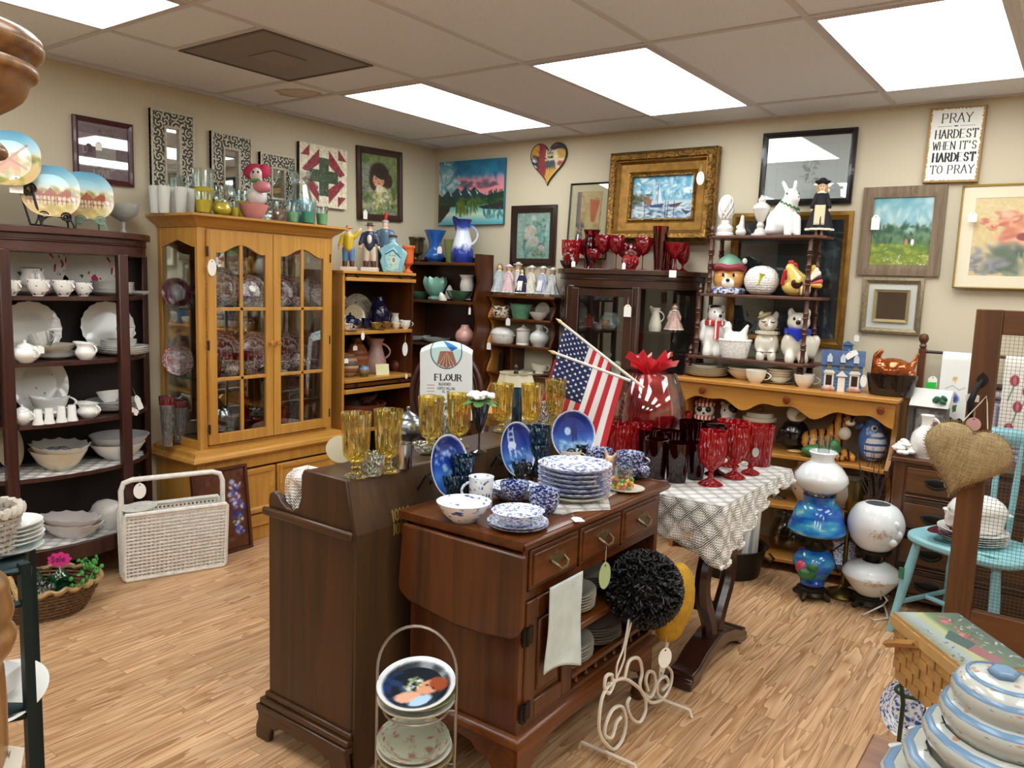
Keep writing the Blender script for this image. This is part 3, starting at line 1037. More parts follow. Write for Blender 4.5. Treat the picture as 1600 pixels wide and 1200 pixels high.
for y in (ua,ub - .045):
 g.box(ux - .025,y,.55,ux,y + .045,1.70)
 g.box(.01,y if y == ua else y + .02,.55,.04,y + .025 if y == ua else y + .045,1.70)
g.box(.04,ua + .004,1.66,ux - .004,ub - .004,1.699).box(.04,ua + .004,.551,ux - .004,ub - .004,.568)
for y in (ua,ub - .022):
 g.box(.04,y + .003,.551,ux - .025,y + .019,.60)
 g.prism([(.04,1.699),(.04,1.60),(.06,1.60),(.19,1.635),(.32,1.60),(ux - .025,1.60),(ux - .025,1.699)],y + .003,y + .019,'y')
P_('upper_case',g,PINE,h,bev=.002)
P_('mirror_back',G().box(.012,ua + .02,.56,.018,ub - .02,1.67),MIRROR,h,smooth=False)
for y in (ua + .008,ub - .012):
 P_('side_glass',G().box(.04,y,.60,ux - .025,y + .003,1.635),PANE,h,smooth=False)
for z in (1.285,.918):
 P_('glass_shelf',G().box(.02,ua + .025,z - .008,ux - .045,ub - .025,z),thin_glass('e4efe9',refl=.6),h,smooth=False)
P_('crown_moulding',G().sweep([(-.06,1.70),(0,1.70),(.006,1.712),(.03,1.728),(.05,1.75),(.06,1.752),(.06,1.764),(-.06,1.764)],[(.005,ua - .002),(ux + .004,ua - .002),(ux + .004,ub + .002),(.005,ub + .002)]).box(.01,ua,1.745,ux,ub,1.764),PINE_Y,h)
for k in range(2):
 y0 = ua + .048 + k * .4025
 y1 = y0 + .3985
 xd = ux - .004
 st = .048
 iy0,iy1 = y0 + st,y1 - st
 ym = (iy0 + iy1) / 2
 N = 24
 arch = [(iy0 + (iy1 - iy0) * i / N,1.575 + .045 * sin(pi * min(1,max(0,(i / N - .08) / .84))) ** 1.6) for i in range(N + 1)]
 g = G().box(xd,y0,.575,xd + .02,iy0,1.69).box(xd,iy1,.575,xd + .02,y1,1.69).box(xd,iy0,.575,xd + .02,iy1,.63)
 g.prism([(iy0,1.69)] + arch + [(iy1,1.69)],xd,xd + .02,'x')
 d = P_('door',g,PINE,h,bev=.002)
 P_('muntins',G().box(xd + .004,ym - .009,.62,xd + .018,ym + .009,1.62).box(xd + .004,iy0,1.277,xd + .018,iy1,1.295).box(xd + .004,iy0,.909,xd + .018,iy1,.927),PINE,d,world=True,bev=.002)
 P_('pane',G().box(xd + .006,iy0,.62,xd + .009,iy1,1.62),PANE,d,smooth=False)
 ky = y1 - .02 if k == 0 else y0 + .02
 P_('knob',G().lathe([(0,0),(.006,0),(.006,.01),(.014,.016),(.014,.024),(0,.028)],14).xf(Matrix.Translation((xd + .02,ky,1.10)) @ Matrix.Rotation(pi / 2,4,'Y')),PINE_X,d)
 for z in (1.58,1.10,.66):
  yy = y0 - .002 if k == 0 else y1
  P_('hinge',G().box(xd + .012,yy - .003,z - .025,xd + .023,yy + .005,z + .025),DBRASS,d,smooth=False)

# --- bow-front china cabinet (plan is a half ellipse against a wall)
def bow_cabinet(name,label,wall,c,half,depth,zt,shelves,m,my,inner,base_z,post=.46,glass=False,door=False,back=True,mir=False):
 """wall 'x': stands against the side wall, c is its middle y; wall 'y': against the back wall, c is its middle x"""
 r = thing(name,label,'cabinet',(.15,c,0) if wall == 'x' else (c,-.15,0))
 def q(t_,k=1.0,d=0.0):
  s_ = max(0.0,1 - abs(t_) ** 2.6) ** .62
  a,b_ = c + (half * k + d) * t_,(depth + d) * s_ + .012
  return (b_,a) if wall == 'x' else (a,-b_)
 def plan(d=0.0,n=30,lim=1.0):
  P = [q(-lim + 2 * lim * i / n,1.0,d) for i in range(n + 1)]
  e = [(.004,c + half + d),(.004,c - half - d)] if wall == 'x' else [(c + half + d,-.004),(c - half - d,-.004)]
  return P + e
 for z in shelves:
  P_('shelf',G().prism(plan(-.012),z - .018,z),m,r)
 P_('base',G().prism(plan(.0),base_z,base_z + .075),m,r,bev=.004)
 P_('cornice',G().prism(plan(.0),zt - .11,zt - .062).prism(plan(.006),zt - .062,zt - .056).prism(plan(.002),zt - .056,zt - .03).prism(plan(.022),zt - .03,zt),my,r,bev=.003)
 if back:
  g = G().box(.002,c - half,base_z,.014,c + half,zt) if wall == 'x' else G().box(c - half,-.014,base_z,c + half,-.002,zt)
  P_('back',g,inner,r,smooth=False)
 for t_ in (-post - (.08 if wall == 'x' else 0),post,-.985,.985):
  x_,y_ = q(t_)
  w_ = .024 if abs(t_) < .9 else .017
  P_('post',G().box(x_ - w_,y_ - w_,base_z + .07,x_ + w_ * .6,y_ + w_,zt - .10) if wall == 'x' else G().box(x_ - w_,y_ - w_ * .6,base_z + .07,x_ + w_,y_ + w_,zt - .10),m,r,bev=.006)
  P_('foot',G().lathe([(0,0),(.025,0),(.03,.02),(.018,.06),(.026,base_z),(0,base_z)],14,((x_ - .02) if wall == 'x' else x_,y_ if wall == 'x' else y_ + .02,0)),m,r)
 if glass:
  for t0,t1 in ((-.97,-post),(post,.97)):
   pts = [q(t0 + (t1 - t0) * i / 10) for i in range(11)]
   g = G()
   for A,B in zip(pts,pts[1:]):
    g.add([(A[0],A[1],base_z + .08),(B[0],B[1],base_z + .08),(B[0],B[1],zt - .11),(A[0],A[1],zt - .11)],[(0,1,2,3)])
   P_('curved_glass',g,PANE,r)
  A,B = q(-post + .06),q(post - .06)
  yy = min(A[1],B[1])
  g = G().box(A[0] - .02,yy - .012,base_z + .08,A[0] + .035,yy + .012,zt - .115).box(B[0] - .035,yy - .012,base_z + .08,B[0] + .02,yy + .012,zt - .115)
  g.box(A[0] + .035,yy - .011,zt - .16,B[0] - .035,yy + .011,zt - .115).box(A[0] + .035,yy - .011,base_z + .08,B[0] - .035,yy + .011,base_z + .14)
  d = P_('door',g,m,r,bev=.003)
  P_('pane',G().box(A[0] + .03,yy - .002,base_z + .13,B[0] - .03,yy + .002,zt - .15),PANE,d,smooth=False)
 return r

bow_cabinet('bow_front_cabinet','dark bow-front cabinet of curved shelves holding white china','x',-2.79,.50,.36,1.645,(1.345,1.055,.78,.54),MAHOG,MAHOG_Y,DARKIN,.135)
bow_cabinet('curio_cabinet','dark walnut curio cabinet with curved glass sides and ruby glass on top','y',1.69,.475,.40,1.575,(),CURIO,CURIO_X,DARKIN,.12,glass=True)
cc = bpy.data.objects['curio_cabinet']
for z in (1.22,.87,.55):
 P_('glass_shelf',G().prism([(1.69 + .42 * sin(a),-.03 - .31 * max(0,cos(a)) ** .8) for a in np.linspace(-pi / 2,pi / 2,20)],z - .007,z),thin_glass('d9e6e0',refl=.6),cc)

# --- sectional bookcase beyond the hutch, doors pushed back above the shelves
b_ = thing('barrister_bookcase','honey oak sectional bookcase with its glass doors slid back','bookcase',(.18,-.9,0))
ya,yb,x1 = -1.222,-.60,.37
P_('side_panel',G().box(.01,ya,0,x1,ya + .018,1.5),PINE,b_)
P_('side_panel',G().box(.01,yb - .018,0,x1,yb,1.5),CHERRY,b_)
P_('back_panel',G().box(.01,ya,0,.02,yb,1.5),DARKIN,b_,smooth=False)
for z in (1.145,.845,.52,.09):
 P_('shelf',G().box(.02,ya + .018,z - .022,x1 + .012,yb - .018,z),PINE_Y,b_,bev=.003)
P_('top',G().box(.005,ya - .008,1.497,x1 + .015,yb + .008,1.515).box(.02,ya + .012,1.452,x1 + .022,yb - .0,1.474),PINE_Y,b_,bev=.003)
for z in (1.484,.808):
 d = P_('retracted_door',G().box(.04,ya + .03,z - .014,x1 + .006,yb - .03,z + .006),CHERRY_Y,b_,bev=.002)
 for y in (-1.12,-.74):
  P_('knob',G().lathe([(0,0),(.005,0),(.005,.008),(.011,.013),(.009,.02),(0,.022)],10).xf(Matrix.Translation((x1 + .006,y,z)) @ Matrix.Rotation(pi / 2,4,'Y')),IRON,d)
P_('lower_rail',G().box(x1 - .02,ya + .018,.755,x1 + .014,yb - .018,.782),PINE_Y,b_,bev=.003)

# --- tall corner shelf
s_ = thing('corner_shelf','red-brown wooden shelf unit in the corner below the lake canvas','shelf unit',(.38,-.2,0))
P_('side_panel',G().prism([(-.12,0),(-.31,0),(-.31,.80),(-.29,.9),(-.31,1.0),(-.31,1.06),(-.27,1.2),(-.31,1.31),(-.31,1.35),(-.27,1.47),(-.30,1.58),(-.30,1.66),(-.12,1.66)],.645,.668,'x'),CHERRY,s_)
P_('side_panel',G().box(.03,-.31,0,.05,-.12,1.62),CHERRY,s_)
P_('back_panel',G().box(.03,-.13,0,.66,-.12,1.64),wood('dark_back','2a130c','43201a','z'),s_,smooth=False)
for z in (1.60,1.335,1.03,.72,.40,.08):
 P_('shelf',G().box(.05,-.305,z - .02,.645,-.13,z),CHERRY_X,s_,bev=.003)

# --- scroll-sided wall shelf with dolls on top
w_ = thing('scroll_wall_shelf','small open wall shelf with scalloped sides and a row of dolls on top','wall shelf',(.94,-.1,.7))
def scallop(x0,x1_):
 P = [(0,.70),(-.10,.70)]
 for k,(z0,z1) in enumerate(((.70,.86),(.86,1.057),(1.057,1.235),(1.235,1.375))):
  for i in range(1,13):
   t_ = i / 12
   P.append((-.175 + .045 * sin(pi * t_) ** 1.3 * (1 if k < 3 else .8) - .01 * sin(2 * pi * t_),z0 + (z1 - z0) * t_))
 P.append((0,1.375))
 return G().prism(P,x0,x1_,'x')
P_('side_panel',scallop(.675,.692),PINE_V,w_)
P_('side_panel',scallop(1.188,1.205),CHERRY,w_)
for z in (1.39,1.235,1.057,.86):
 P_('shelf',G().box(.692 if z < 1.3 else .655,-.172 if z < 1.3 else -.19,z - .016,1.188 if z < 1.3 else 1.225,-.004,z),CHERRY_X,w_,bev=.003)
P_('divider',G().box(.86,-.15,.86,.875,-.004,1.041),CHERRY,w_)
P_('back_rail',G().box(.692,-.012,1.32,1.188,-.004,1.374),CHERRY_X,w_)
P_('back_panel',G().box(.692,-.012,.70,.86,-.004,1.041),CHERRY_X,w_)

# --- spindle etagere on the pine shelf
e_ = thing('spindle_etagere','three-tier spindle display shelf standing on the pine bookcase','shelf unit',(2.54,-.2,.985))
def spindle(x,y,z0,z1,fin=True,k=1.0):
 n = [(0,0),(.013,0),(.016,.012),(.012,.02)]
 H = z1 - z0
 for i in range(1,4):
  zz = H * i / 4
  n += [(.012,zz - .02),(.017,zz - .012),(.012,zz - .004),(.018,zz),(.012,zz + .004),(.017,zz + .012),(.0115,zz + .02)]
 n += [(.013,H)]
 if fin:
  n += [(.018,H + .002),(.01,H + .012),(.015,H + .022),(.009,H + .036),(.006,H + .045),(.003,H + .055),(0,H + .057)]
 else:
  n += [(0,H)]
 return G().lathe([(r_ * k,z_) for r_,z_ in n],12,(x,y,z0))
for z,xa,xb,yf in ((1.105,2.17,2.90,-.285),(1.455,2.215,2.90,-.27),(1.775,2.255,2.895,-.25)):
 P_('shelf',G().prism([(xa,-.05),(xa,yf + .05),(xa + .04,yf),(xb - .25,yf),(xb - .22,yf - .008),(xb - .05,yf - .008),(xb,yf + .05),(xb,-.05)],z - .016,z),wood('etagere_board','45261a','6b4030','x'),e_,bev=.003)
for (z0,z1,xa,xb,yf) in ((.985,1.089,2.20,2.83,-.255),(1.105,1.439,2.24,2.835,-.245),(1.455,1.759,2.285,2.825,-.225)):
 for x in (xa,xb):
  for y in (yf,-.075):
   P_('spindle',spindle(x,y,z0,z1,False,1.0 if z0 > 1 else 1.2),wood('etagere_spindle','3a1d12','5f3522','z'),e_)
for xa,xb,z in ((2.285,2.825,1.775),):
 for x in (xa,xb):
  P_('finial',G().lathe([(0,0),(.014,0),(.019,.006),(.009,.018),(.015,.03),(.014,.04),(.005,.055),(0,.06)],12,(x,-.225 if x < 2.5 else -.075,z)),wood('etagere_spindle','3a1d12','5f3522','z'),e_)
for x,z in ((2.205,1.105),(2.235,1.455)):
 P_('finial',G().lathe([(0,0),(.012,0),(.016,.006),(.008,.02),(.014,.032),(.006,.05),(0,.06)],12,(x,-.235 if z < 1.2 else -.22,z)),wood('etagere_spindle','3a1d12','5f3522','z'),e_)

# --- pine bookcase with a scalloped apron and pegs
p_ = thing('pine_bookcase','low amber pine bookcase with a wavy peg rail, under the spindle shelf','bookcase',(2.78,-.2,0))
xa,xb = 2.205,3.325
P_('top',G().box(xa - .025,-.40,.963,xb + .015,-.005,.985),PINE_X,p_,bev=.004)
P = [(xa,.963)]
for i in range(61):
 t_ = i / 60
 P.append((xa + (xb - xa) * t_,.872 - .022 * cos(2 * pi * t_ * 3.0) - .012 * cos(2 * pi * t_ * 6)))
P.append((xb,.963))
P_('wavy_apron',G().prism(P,-.375,-.355,'y'),PINE_X,p_)
for x in (2.36,2.82,3.27):
 P_('peg',G().lathe([(0,0),(.009,0),(.009,.02),(.018,.03),(.02,.042),(.014,.052),(0,.055)],14).xf(Matrix.Translation((x,-.375,.925)) @ Matrix.Rotation(pi / 2,4,'X')),mat('6a2c14',.15,0,.5),p_)
prof = [(-.005,0),(-.38,0),(-.38,.06)]
for z0,z1 in ((.06,.36),(.36,.63),(.63,.963)):
 for i in range(1,13):
  t_ = i / 12
  prof.append((-.375 + .10 * sin(pi * t_) ** 1.2,z0 + (z1 - z0) * t_))
prof.append((-.005,.963))
for x in (xa,xb - .022):
 P_('scroll_side',G().prism(prof,x,x + .022,'x'),PINE_V,p_)
for z in (.63,.36,.07):
 P = [(xa + .022,-.006),(xa + .022,-.36)] + [(xa + .022 + (xb - xa - .044) * i / 30,-.365 - .012 * cos(i / 30 * 2 * pi * 4)) for i in range(31)] + [(xb - .022,-.006)]
 P_('shelf',G().prism(P,z - .02,z),PINE_X,p_,bev=.003)

# --- oak chest of drawers
o_ = thing('oak_chest','carved brown oak chest of drawers behind the blue chair','chest of drawers',(3.85,-.3,0))
xa,xb,yf = 3.357,4.35,-.44
P_('carcass',G().box(xa,yf,.04,xb,-.14,.70).box(xa,yf - .006,.04,xa + .05,yf,.70),OAK_V,o_,bev=.003)
P_('top',G().box(xa - .01,yf - .02,.70,xb,-.13,.722),OAK,o_,bev=.004)
for k,(z0,z1) in enumerate(((.53,.68),(.36,.51),(.19,.34),(.05,.17))):
 d = P_('drawer',G().box(xa + .06,yf - .014,z0 + .03,xb - .04,yf + .002,z1).box(xa + .06,yf - .02,z0 + .012,xb - .04,yf,z0 + .02).box(xa + .06,yf - .016,z0 + .0,xb - .04,yf,z0 + .008),OAK,o_,bev=.003)
 for hx in (xa + .19,xb - .2):
  P_('pull',G().ell((hx,yf - .014,(z0 + z1) / 2 + .018),(.055,.006,.022)).tube([(hx + .045 * cos(a),yf - .028 - .012 * sin(a),(z0 + z1) / 2 + .018 - .022 * sin(a)) for a in np.linspace(0,pi,9)],.006),mat('221c17',.4,.5),d)

# --- light blue windsor chair, seat turned away
c_ = thing('blue_chair','light blue painted spindle-back chair with plates on its seat','chair',(3.775,-.735,0),rad(-27))
BLUE = mat('8ec4cc',.4,var=.12,bscale=12)
S = .455
P = [(math.copysign(abs(cos(a)) ** .6,cos(a)) * .245 - .03,math.copysign(abs(sin(a)) ** .6,sin(a)) * .2) for a in np.linspace(0,2 * pi,40,endpoint=False)]
make('seat',G().prism(P,S - .032,S),BLUE,c_,bev=.01)
for sx,sy in ((-1,-1),(1,-1),(-1,1),(1,1)):
 make('leg',G().tube([(sx * .17 - .03,sy * .13,S - .02),(sx * .195 - .03,sy * .155,.25),(sx * .225 - .03,sy * .19,0)],[.017,.021,.014],12),BLUE,c_)
make('stretcher',G().tube([(-.235,-.165,.14),(-.235,.165,.14)],.011,10).tube([(.175,-.165,.14),(.175,.165,.14)],.011,10).tube([(-.235,0,.14),(.175,0,.14)],.011,10),BLUE,c_)
for i in range(5):
 x = -.155 + .0775 * i
 make('spindle',G().tube([(x,.165,S),(x * 1.12,.18,.68),(x * 1.2,.195,.87)],[.012,.017 if i in (0,4) else .013,.009],10),BLUE,c_)
make('crest_rail',G().grid(20,2,lambda u,v: (-.21 + .42 * u,.20,.86 + .07 * v - .02 * (2 * u - 1) ** 2)),BLUE,c_,solid=.02)
make('stencil',G().prism([(-.14,-.13),(-.11,-.15),(-.05,-.14),(-.08,-.125)],S,S + .0008).prism([(-.05,-.16),(.0,-.17),(.03,-.15),(-.02,-.145)],S,S + .0008).prism([(.06,-.14),(.12,-.15),(.15,-.13),(.1,-.12)],S,S + .0008),mat('3f7a6a',.4),c_,smooth=False)
make('leaf_stencil',G().box(-.241,-.186,.25,-.22,-.178,.30),mat('3f7a55',.4),c_,smooth=False)

# --- framed wire screen door propped in front of the chair
d_ = thing('screen_door','brown wood framed wire mesh door standing before the blue chair','door',(4.06,-1.13,0))
DOORW = wood('door_wood','4c2c15','74481f','z',.45,.1,.6)
x0,x1_,yd = 3.70,4.45,-1.13
P_('stile',G().box(x0,yd - .018,0,x0 + .088,yd + .018,1.44),DOORW,d_,bev=.004)
P_('stile',G().box(x1_ - .088,yd - .018,0,x1_,yd + .018,1.44),DOORW,d_,bev=.004)
P_('rail',G().box(x0 + .088,yd - .018,1.35,x1_ - .088,yd + .018,1.44),wood('door_wood_x','4c2c15','74481f','x',.45,.1,.6),d_,bev=.004)
P_('rail',G().box(x0 + .088,yd - .018,.10,x1_ - .088,yd + .018,.305),wood('door_wood_x','4c2c15','74481f','x',.45,.1,.6),d_,bev=.004)
g = G()
k = .0135
n = int((x1_ - x0 - .176) / k)
for i in range(n + 1):
 x = x0 + .088 + i * k
 g.box(x - .0006,yd - .0006,.30,x + .0006,yd + .0006,1.355)
for j in range(int(1.05 / k) + 1):
 z = .305 + j * k
 g.box(x0 + .085,yd - .0018,z - .0006,x1_ - .085,yd - .0006,z + .0006)
P_('wire_mesh',g,mat('6e6a62',.4,.8),d_,smooth=False)
g = G().prism([(x0 + .044 + a,1.175 + b) for a,b in ((0,.035),(.014,.02),(.02,.005),(.012,-.012),(0,-.025),(-.012,-.012),(-.02,.005),(-.014,.02))],yd - .022,yd - .018,'y')
g.tube([(x0 + .044,yd - .02,1.18),(x0 + .03,yd - .05,1.15),(x0 + .018,yd - .058,1.10),(x0 + .02,yd - .045,1.05),(x0 + .03,yd - .02,1.03)],[.007,.01,.012,.01,.007],8)
g.prism([(x0 + .03 + a,1.025 + b) for a,b in ((0,.02),(.012,0),(0,-.03),(-.012,0))],yd - .022,yd - .018,'y')
P_('door_handle',g,IRON,d_)

# --- drop-leaf server
v_ = thing('drop_leaf_server','cherry wood drop-leaf server with three drawers and a panelled door','sideboard',(2.69,-2.43,0))
x0,x1_,y0,y1 = 2.485,2.885,-2.84,-2.01
P_('top',G().sweep([(-.03,.775),(.012,.775),(.018,.785),(.018,.793),(.006,.80),(-.03,.80)],[(x0 - .01,y0 - .01),(x1_ + .01,y0 - .01),(x1_ + .01,y1 + .01),(x0 - .01,y1 + .01)],True).box(x0 - .03,y0 - .03,.776,x1_ + .02,y1 + .03,.7995),CHERRY_Y,v_)
P = [(2.50,.775),(2.93,.775),(2.93,.60)]
for i in range(1,9):
 a = pi / 2 * i / 8
 P.append((2.93 - .05 * (1 - cos(a)),.60 - .06 * sin(a)))
P += [(2.80,.528),(2.70,.525)]
for i in range(1,9):
 a = pi / 2 * i / 8
 P.append((2.56 - .075 * sin(a) + .0,.545 + .05 * (1 - cos(a))))
P_('drop_leaf',G().prism(P,-2.90,-2.882,'y'),CHERRY,v_,bev=.006)
P_('case',G().box(x0,y0,.235,x1_ - .02,y0 + .02,.776).box(x0,y1 - .02,.235,x1_ - .02,y1,.776).box(x0 + .001,y0 + .02,.235,x0 + .012,y1 - .02,.776).box(x0 + .012,y0 + .02,.236,x1_ - .02,y1 - .02,.255).box(x0 + .012,y0 + .02,.60,x1_ - .03,y1 - .02,.61).box(x0,-2.565,.255,x1_ - .004,-2.55,.64),CHERRY,v_)
P_('face_frame',G().box(x1_ - .02,y0,.235,x1_,y0 + .025,.776).box(x1_ - .02,y1 - .025,.235,x1_,y1,.776).box(x1_ - .02,y0 + .025,.758,x1_,y1 - .025,.776).box(x1_ - .02,y0 + .025,.62,x1_,y1 - .025,.643).box(x1_ - .02,y0 + .025,.235,x1_,y1 - .025,.258),CHERRY,v_)
P_('shelf',G().box(x0,-2.55,.425,x1_ - .006,y1 - .02,.445),CHERRY_Y,v_,bev=.003)
for k in range(3):
 a = y0 + .03 + k * .262
 d = P_('drawer',G().box(x1_ - .012,a,.645,x1_ + .006,a + .25,.762).box(x1_,a + .012,.657,x1_ + .012,a + .238,.75),CHERRY_Y,v_,bev=.005)
 c0 = a + .125
 g = G().prism([(c0 + p,.708 + q) for p,q in ((-.04,.008),(-.03,.018),(-.012,.014),(0,.026),(.012,.014),(.03,.018),(.04,.008),(.034,-.006),(.016,-.004),(.01,-.018),(0,-.024),(-.01,-.018),(-.016,-.004),(-.034,-.006))],x1_ + .012,x1_ + .016,'x')
 g.tube([(x1_ + .014,c0 - .032,.71),(x1_ + .032,c0 - .028,.70),(x1_ + .036,c0 - .014,.688),(x1_ + .036,c0 + .014,.688),(x1_ + .032,c0 + .028,.70),(x1_ + .014,c0 + .032,.71)],.0045,8)
 P_('drawer_pull',g,mat('7d6f52',.35,.85),d)
d = P_('door',G().box(x1_ - .012,-2.815,.262,x1_ + .006,-2.765,.615).box(x1_ - .012,-2.62,.262,x1_ + .006,-2.57,.615).box(x1_ - .012,-2.765,.262,x1_ + .006,-2.62,.312).prism([(-2.765,.615),(-2.765,.555),(-2.73,.555),(-2.70,.575),(-2.66,.575),(-2.63,.555),(-2.62,.555),(-2.62,.615)],x1_ - .012,x1_ + .006,'x').box(x1_ - .012,-2.765,.31,x1_ - .004,-2.62,.57),CHERRY,v_,bev=.004)
P_('raised_panel',G().box(x1_ - .008,-2.745,.33,x1_ + .003,-2.64,.545),CHERRY,d,bev=.008)
for z in (.30,.52):
 P_('hinge',G().box(x1_ + .004,-2.835,z - .025,x1_ + .012,-2.79,z + .025).lathe([(0,0),(.006,0),(.006,.05),(0,.05)],10,(x1_ + .012,-2.818,z - .025)),mat('241c16',.4,.6),d)
bp = [(x0 - .006,y0 - .006),(x1_ + .006,y0 - .006),(x1_ + .006,y1 + .006),(x0 - .006,y1 + .006)]
P_('base_moulding',G().sweep([(-.02,.205),(.01,.205),(.02,.215),(.016,.228),(.004,.238),(-.02,.238)],bp,True),CHERRY_Y,v_)
def bracket(L_):
 P = [(0,.21),(0,.06),(.05,.06),(.06,.10),(.09,.14),(.13,.15),(.15,.17),(.2,.178)]
 return P + [(L_ - a,b) for a,b in reversed(P)]
P_('skirt',G().prism([(y0 + a,b) for a,b in bracket(y1 - y0)],x1_ - .012,x1_ + .008,'x').prism([(x0 + a,b) for a,b in bracket(x1_ - x0)],y0 - .008,y0 + .012,'y'),CHERRY_Y,v_)
for x in (x0 + .02,x1_ - .025):
 for y in (y0 + .025,y1 - .025):
  P_('foot',G().lathe([(0,0),(.018,0),(.03,.02),(.026,.04),(.03,.062),(0,.062)],16,(x,y,0)),CHERRY,v_)
P_('gallery_rail',G().box(x1_ - .02,-2.545,.285,x1_ - .004,y1 - .03,.30),CHERRY_Y,v_)
for i in range(8):
 P_('gallery_spindle',G().lathe([(0,0),(.005,0),(.009,.01),(.004,.02),(.005,.03),(0,.03)],10,(x1_ - .012,-2.51 + i * .06,.255)),CHERRY,v_)

# --- dry sink with a raised back shelf
k_ = thing('dry_sink','brown maple dry sink with amber goblets along its top','cabinet',(2.24,-2.45,0))
y0,y1 = -3.02,-1.90
side = [(2.045,.15),(2.425,.15),(2.427,.75),(2.393,.905),(2.21,.905),(2.20,.885),(2.198,.82),(2.185,.785),(2.16,.77),(2.13,.773),(2.105,.788),(2.09,.806),(2.07,.813),(2.05,.803),(2.045,.785)]
for y in (y0,y1 - .022):
 P_('side_panel',G().prism(side,y,y + .022,'y'),MAPLE,k_,bev=.004)
P_('back_panel',G().prism([(2.425,.02),(2.435,.02),(2.435,.75),(2.40,.90),(2.39,.90),(2.425,.75)],y0 + .004,y1 - .004,'y'),RAWBACK,k_,smooth=False)
P_('front_panel',G().box(2.05,y0 + .02,.14,2.065,y1 - .02,.79),MAPLE,k_)
P_('well_floor',G().box(2.06,y0 + .02,.72,2.425,y1 - .02,.735),MAPLE_X,k_)
P_('back_shelf',G().box(2.21,y0 + .022,.886,2.392,y1 - .022,.903).box(2.205,y0 + .022,.735,2.22,y1 - .022,.886),MAPLE_X,k_,bev=.003)
P_('waist_moulding',G().box(2.03,y0 - .016,.735,2.43,y0,.762),MAPLE_X,k_,bev=.007)
P_('waist_moulding',G().box(2.03,y1,.735,2.43,y1 + .016,.762),MAPLE_X,k_,bev=.007)
bs = G()
for zz0,zz1,o in ((.09,.115,.03),(.115,.135,.022),(.135,.155,.01)):
 bs.box(2.045 - o,y0 - o,zz0,2.43,y0 + .01,zz1).box(2.045 - o,y0,zz0,2.06,y1 + o,zz1).box(2.045 - o,y1 - .01,zz0,2.43,y1 + o,zz1)
P_('base_moulding',bs,MAPLE_X,k_,bev=.005)
foot = [(2.02,.095),(2.025,.07),(2.012,.04),(2.012,0),(2.075,0),(2.08,.03),(2.09,.055),(2.105,.048),(2.115,.062),(2.16,.07),(2.22,.062),(2.28,.07),(2.33,.062),(2.345,.048),(2.36,.055),(2.37,.03),(2.375,0),(2.44,0),(2.43,.095)]
P_('bracket_foot',G().prism(foot,y0 - .028,y0 - .006,'y'),MAPLE_X,k_,bev=.004)
P_('bracket_foot',G().prism(foot,y1 + .006,y1 + .028,'y'),MAPLE_X,k_,bev=.004)
cvs = CV(120,60,'5a4128')
cvs.text(.06,.1,.38,'10100',.05,.02,'a98a3a',.5,.2).text(.06,.58,.38,'1010',.05,.02,'a98a3a',.5,.2)
for q in (cvs,):
 a = q.a.copy(); m_ = (np.abs(a - np.array(hexc('5a4128'))).sum(-1) > .12)
 vs,fs = [],[]
 for j in range(q.h):
  i = 0
  while i < q.w:
   if m_[j,i]:
    i2 = i
    while i2 < q.w and m_[j,i2]:
     i2 += 1
    ya_,yb_ = -2.88 + .17 * i / q.w,-2.88 + .17 * i2 / q.w
    za,zb = .80 - .085 * j / q.h,.80 - .085 * (j + 1) / q.h
    n0 = len(vs)
    xa_,xb_ = 2.4356 - .23 * max(0,za - .75),2.4356 - .23 * max(0,zb - .75)
    vs += [(xa_,ya_,za),(xa_,yb_,za),(xb_,yb_,zb),(xb_,ya_,zb)]
    fs.append((n0,n0 + 1,n0 + 2,n0 + 3))
    i = i2
   else:
    i += 1
 P_('stencilled_number',G().add(vs,fs),mat('9c7f36',.6),k_,smooth=False)

# --- lyre-leg table under the lace cloth
l_ = thing('lyre_table','dark mahogany table on lyre-shaped legs under a lace cloth','table',(2.4,-1.5,0))
LY = wood('lyre_mahogany','1f0d09','3c1d14','z',.22,.4)
P_('tabletop',G().box(1.72,-1.87,.695,3.06,-1.10,.718),LY,l_,bev=.006)
P_('apron',G().box(1.80,-1.80,.60,3.03,-1.36,.695),LY,l_,bev=.004)
for x in (2.95,1.88):
 for s in (-1,1):
  pts = [(x,-1.58 + s * .03,.125),(x,-1.58 + s * .055,.19),(x,-1.58 + s * .125,.30),(x,-1.58 + s * .135,.40),(x,-1.58 + s * .08,.50),(x,-1.58 + s * .07,.56),(x,-1.58 + s * .11,.61)]
  fine = []
  for i in range(len(pts) - 1):
   for k in range(4):
    a = [Vector(pts[max(0,i - 1)]),Vector(pts[i]),Vector(pts[i + 1]),Vector(pts[min(len(pts) - 1,i + 2)])]
    t_ = k / 4
    fine.append(.5 * ((2 * a[1]) + (a[2] - a[0]) * t_ + (2 * a[0] - 5 * a[1] + 4 * a[2] - a[3]) * t_ ** 2 + (3 * a[1] - a[0] - 3 * a[2] + a[3]) * t_ ** 3))
  fine.append(Vector(pts[-1]))
  P_('lyre_leg',G().tube(fine,.032,8),LY,l_)
 P = [(-1.88,0),(-1.88,.035),(-1.86,.035),(-1.86,.06),(-1.80,.065),(-1.72,.10),(-1.58,.13),(-1.44,.10),(-1.36,.065),(-1.31,.06),(-1.31,.035),(-1.29,.035),(-1.29,0),(-1.36,0),(-1.40,.03),(-1.48,.055),(-1.58,.065),(-1.68,.055),(-1.76,.03),(-1.80,0)]
 P_('arched_foot',G().prism(P,x - .055,x + .045,'x'),LY,l_,bev=.006)
P_('stretcher',G().box(1.90,-1.60,.20,2.94,-1.56,.24),LY,l_)

